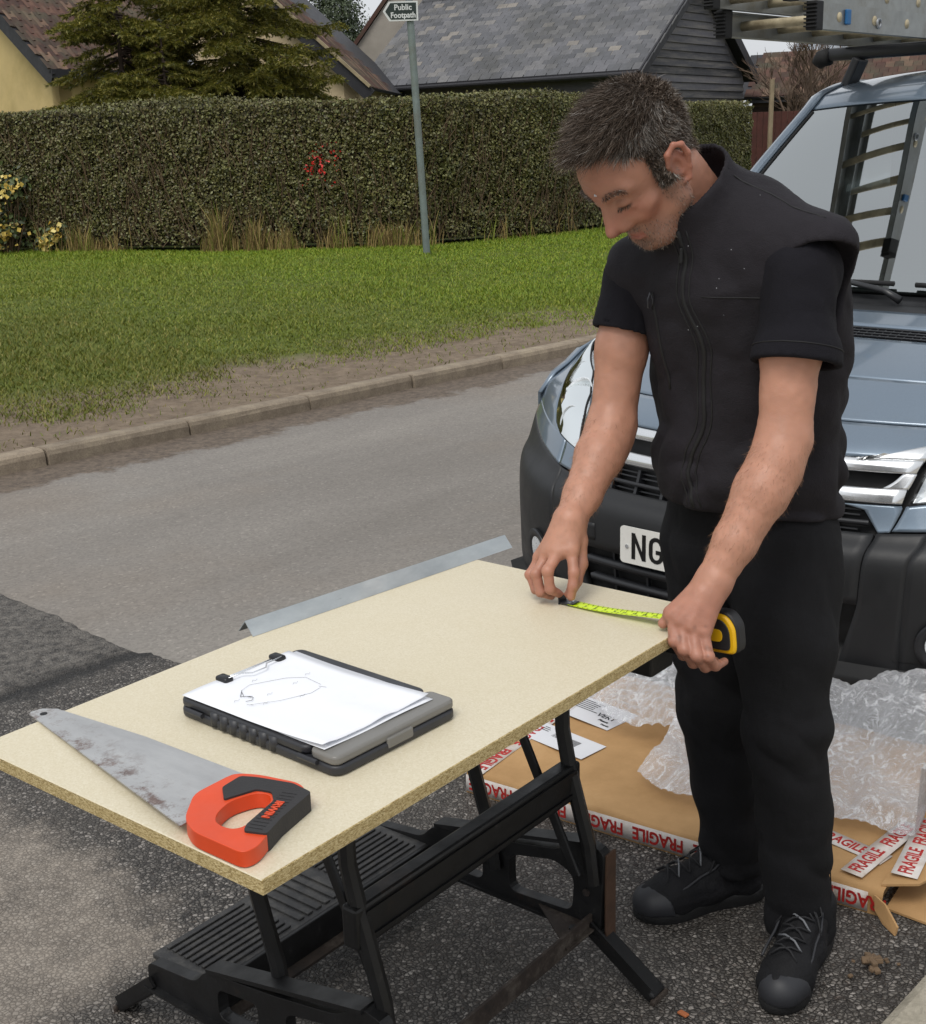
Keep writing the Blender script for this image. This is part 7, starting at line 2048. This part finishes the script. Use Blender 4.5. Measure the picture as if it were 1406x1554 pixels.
for mask, m, nm in ((~gry, M_HAIR, 'dark_strands'), (gry, M_HAIRG, 'grey_strands')):
    tag(strands(P[mask], (dl[mask]) @ HR.T, ln[mask], .00052, nm, m, hair, .16), kind='stuff')
# scalp under the hair is darkened by roots: a thin cap of short dense hair
pick = rng.choice(ids, 26000); P = BVt[pick] + rng.normal(0, .0012, (len(pick), 3))
tag(strands(P, (Ln[pick] * .6 + np.array([.35, 0, -.1]) + rng.normal(0, .3, (len(pick), 3))) @ HR.T, rng.uniform(.006, .013, len(pick)), .0012, 'undercoat', M_HAIR, hair, .2), kind='stuff')
bmask = head & (hx > .0) & (((hz < -.058 + .35 * (hx - .05)) & (hz > -.125)) | ((np.abs(hz + .047) < .007) & (ay < .024) & (hx > .076)) | ((ay > .05) & (hx < .035) & (hz < .0) & (hz > -.1))) & ~((np.abs(hz + .0635) < .009) & (ay < .022)) & (Ln[:, 0] > -.4)
ids = np.where(bmask)[0]; pick = rng.choice(ids, 2600)
tag(strands(BVt[pick] + rng.normal(0, .0008, (len(pick), 3)), (Ln[pick] * .7 + np.array([.15, 0, -.7]) + rng.normal(0, .2, (len(pick), 3))) @ HR.T, rng.uniform(.002, .0055, len(pick)), .00035, 'stubble', M_STUB, hair, .1), kind='stuff')
for s_ in (1, -1):
    bm_ = head & (hx > .06) & (np.abs(hz - (.039 - .006 * ((hy * s_ - .030) / .02) ** 2)) < .0048) & (hy * s_ > .010) & (hy * s_ < .052)
    ids = np.where(bm_)[0]
    if len(ids) == 0: continue
    pick = rng.choice(ids, 260)
    strands(BVt[pick] + rng.normal(0, .0008, (260, 3)), (Ln[pick] * .5 + np.array([.05, .8 * s_, .1]) + rng.normal(0, .15, (260, 3))) @ HR.T, rng.uniform(.005, .009, 260), .0004, 'eyebrow', M_STUB, hair, .1)
# lashes
for s_ in (1, -1):
    lm_ = np.where(head & (hx > .075) & (np.abs(hz - .0035) < .0016) & (np.abs(hy - .0295 * s_) < .011))[0]
    if len(lm_): pick = rng.choice(lm_, 70); strands(BVt[pick], (Ln[pick] * .5 + np.array([.25, 0, -.55]) + rng.normal(0, .12, (70, 3))) @ HR.T, rng.uniform(.004, .0075, 70), .00035, 'eyelashes', M_HAIR, hair, .1)
# forearm hair
am = (BVt[:, 2] > .93) & (BVt[:, 2] < 1.12) & ((BVt[:, 0] > .40) & (BVt[:, 1] < 2.14) | (BVt[:, 0] < .31) & (BVt[:, 1] > 2.22))
ids = np.where(am)[0]; pick = rng.choice(ids, 2600)
tag(strands(BVt[pick], BNt[pick] * .35 + np.array([-.35, -.1, -.8]) + rng.normal(0, .25, (len(pick), 3)), rng.uniform(.005, .011, len(pick)), .00018, 'arm_hair', mat_hair('arm_hair', [(0, '#5b4030'), (1, '#a07c5e')]), hair, .2), kind='stuff')

# ---------------------------------------------------------------- tape measure in his hands
tm = empty('tape_measure', (.431, 2.058, .80)); tag(tm, 'black and yellow tape measure with its neon blade pulled out across the board', 'tape measure')
M_TYEL = simple('yellow_tape_case', '#d9a90f', .4, var=.08)
M_TBLK = simple('black_tape_rubber', '#1c1c1e', .55, var=.15, bump=.2)
M_NEON = NT('neon_yellow_blade')
c = M_NEON.mix(M_NEON.ramp(M_NEON.noise(60, 3.0), [(.6, 0.0), (.68, .5)]), '#d3f016', '#b9d010')
M_NEON.set(c, .35); M_NEON = M_NEON.m
td = (np.array([.189, 2.175, .815]) - np.array([.36, 2.03, .83])); tdn = Vector(td).normalized()
t_lat = Vector((0, 0, 1)).cross(tdn).normalized(); t_up = tdn.cross(t_lat)
Mt = Matrix((tdn, t_lat, t_up)).transposed().to_4x4()       # x towards the hook
outl = [(-.034, -.034), (.028, -.034), (.036, -.026), (.036, -.012), (.022, .022), (.0, .036), (-.022, .033), (-.036, .014), (-.038, -.022)]
def tape_part(name, pts, z0, z1, m, bev=.004):
    mb = MB(); mb.prism(roundpoly(pts, .010, 4), z0, z1, Mt @ Matrix.Rotation(R(90), 4, 'X')); o = mb.build(name, m, tm, auto=45, clean=True); md = o.modifiers.new('b', 'BEVEL'); md.width = bev; md.segments = 2; md.limit_method = 'ANGLE'; md.angle_limit = R(50); return o
tape_part('case', outl, -.019, .019, M_TYEL); tape_part('rubber_grip', [(x * 1.06 - .002, y * 1.05 + .002) for x, y in outl if not (x > .03 and y < -.02)], -.013, .013, M_TBLK)
for s_ in (1, -1):
    tape_part('side_panel', [(x * .78, y * .78) for x, y in outl], .0195 * s_, .0222 * s_, M_TBLK, .001); tape_part('badge', [(-.016, -.012), (.014, -.012), (.014, .010), (-.016, .010)], .0225 * s_, .0235 * s_, M_TYEL if s_ < 0 else M_LABEL, .0008)
p0 = Vector((.392, 2.006, .829)); p1 = Vector((.1885, 2.177, .8135)); p0 = Vector((.385, 2.02, .828))
rows = []; nb_ = 26
for i in range(nb_ + 1):
    u = i / nb_; c = p0 + (p1 - p0) * u; c.z = .828 + (.8125 - .828) * smooth01(u * 1.15)
    rows.append([c + t_lat * (.0125 * w) + Vector((0, 0, .0022 * w * w)) for w in (-1, -.5, 0, .5, 1)])
blade = MB().grid(rows).build('blade', M_NEON, None, smooth=True, solid=.0004); blade.parent = tm; blade.location = -tm.location
M_TICK = simple('black_scale_print', '#22230f', .6); M_TICKR = simple('red_scale_print', '#b8431d', .6)
bl_len = (p1 - p0).length
for i in range(int(bl_len * 100)):
    u = 1 - (i + 1) * .01 / bl_len
    if u < .05: break
    c = p0 + (p1 - p0) * u; c.z = .828 + (.8125 - .828) * smooth01(u * 1.15) + .0012
    w0 = -.0118; Lk = .010 if i % 5 == 4 else .0055
    for side_ in (1, -1):
        mb = MB(); mb.bar(c + t_lat * (side_ * .0118) + Vector((0, 0, .0013)), c + t_lat * (side_ * (.0118 - Lk)) + Vector((0, 0, .0004)), .0007, .0003); o = mb.build('scale_mark', M_TICK, blade)
    if i % 2 == 0:
        Mx_ = Matrix((-tdn, -t_lat, Vector((0, 0, 1)))).transposed().to_4x4(); Mx_.translation = c + Vector((0, 0, .0006))
        text_mesh('scale_figure', str(i + 1), .0075, M_TICK if (i + 1) % 10 else M_TICKR, blade, Mx_, .0002, .0001)
hk = MB(); hk.box(p1 + tdn * .006 + Vector((0, 0, .0015)), (.03, .022, .0012), Mt); hk.box(p1 + tdn * .020 + Vector((0, 0, -.0005 + .006)), (.0015, .024, .014), Mt); o = hk.build('hook', M_PULL, tm); o.location = -tm.location
for w in (-.005, .005):
    mb = MB(); mb.tube([p1 + t_lat * w + Vector((0, 0, .001)), p1 + t_lat * w + Vector((0, 0, .0032))], .0026, 10); o = mb.build('rivet', M_CHROME, tm); o.location = -tm.location

# ---------------------------------------------------------------- flecks of sleet caught on the vest and brow
M_FLECK = simple('sleet_fleck', '#b9bbc0', .5)
fl = MB(); rs_ = random.Random(12)
for k in range(13):
    z = rs_.uniform(1.28, 1.52); u = rs_.uniform(-.02, .17)
    p = front_pt(z, u) if z < 1.44 else None
    if p is None:
        loc, nrm, _, _ = bv.find_nearest(Vector((rs_.uniform(.45, .60), rs_.uniform(2.15, 2.30), 1.56))); p = loc
    s_ = rs_.uniform(.0006, .0014)
    fl.box(p, (s_, s_, s_))
tag(fl.build('sleet_flecks', M_FLECK, vest), kind='stuff')
loc, nrm, _, _ = bvh_of(body).find_nearest(Vector(hw(.105, .004, .045)))
fl = MB(); fl.box(loc, (.005, .003, .004), bev=.001); o = fl.build('sleet_fleck', M_FLECK, person); o.location = -person.location
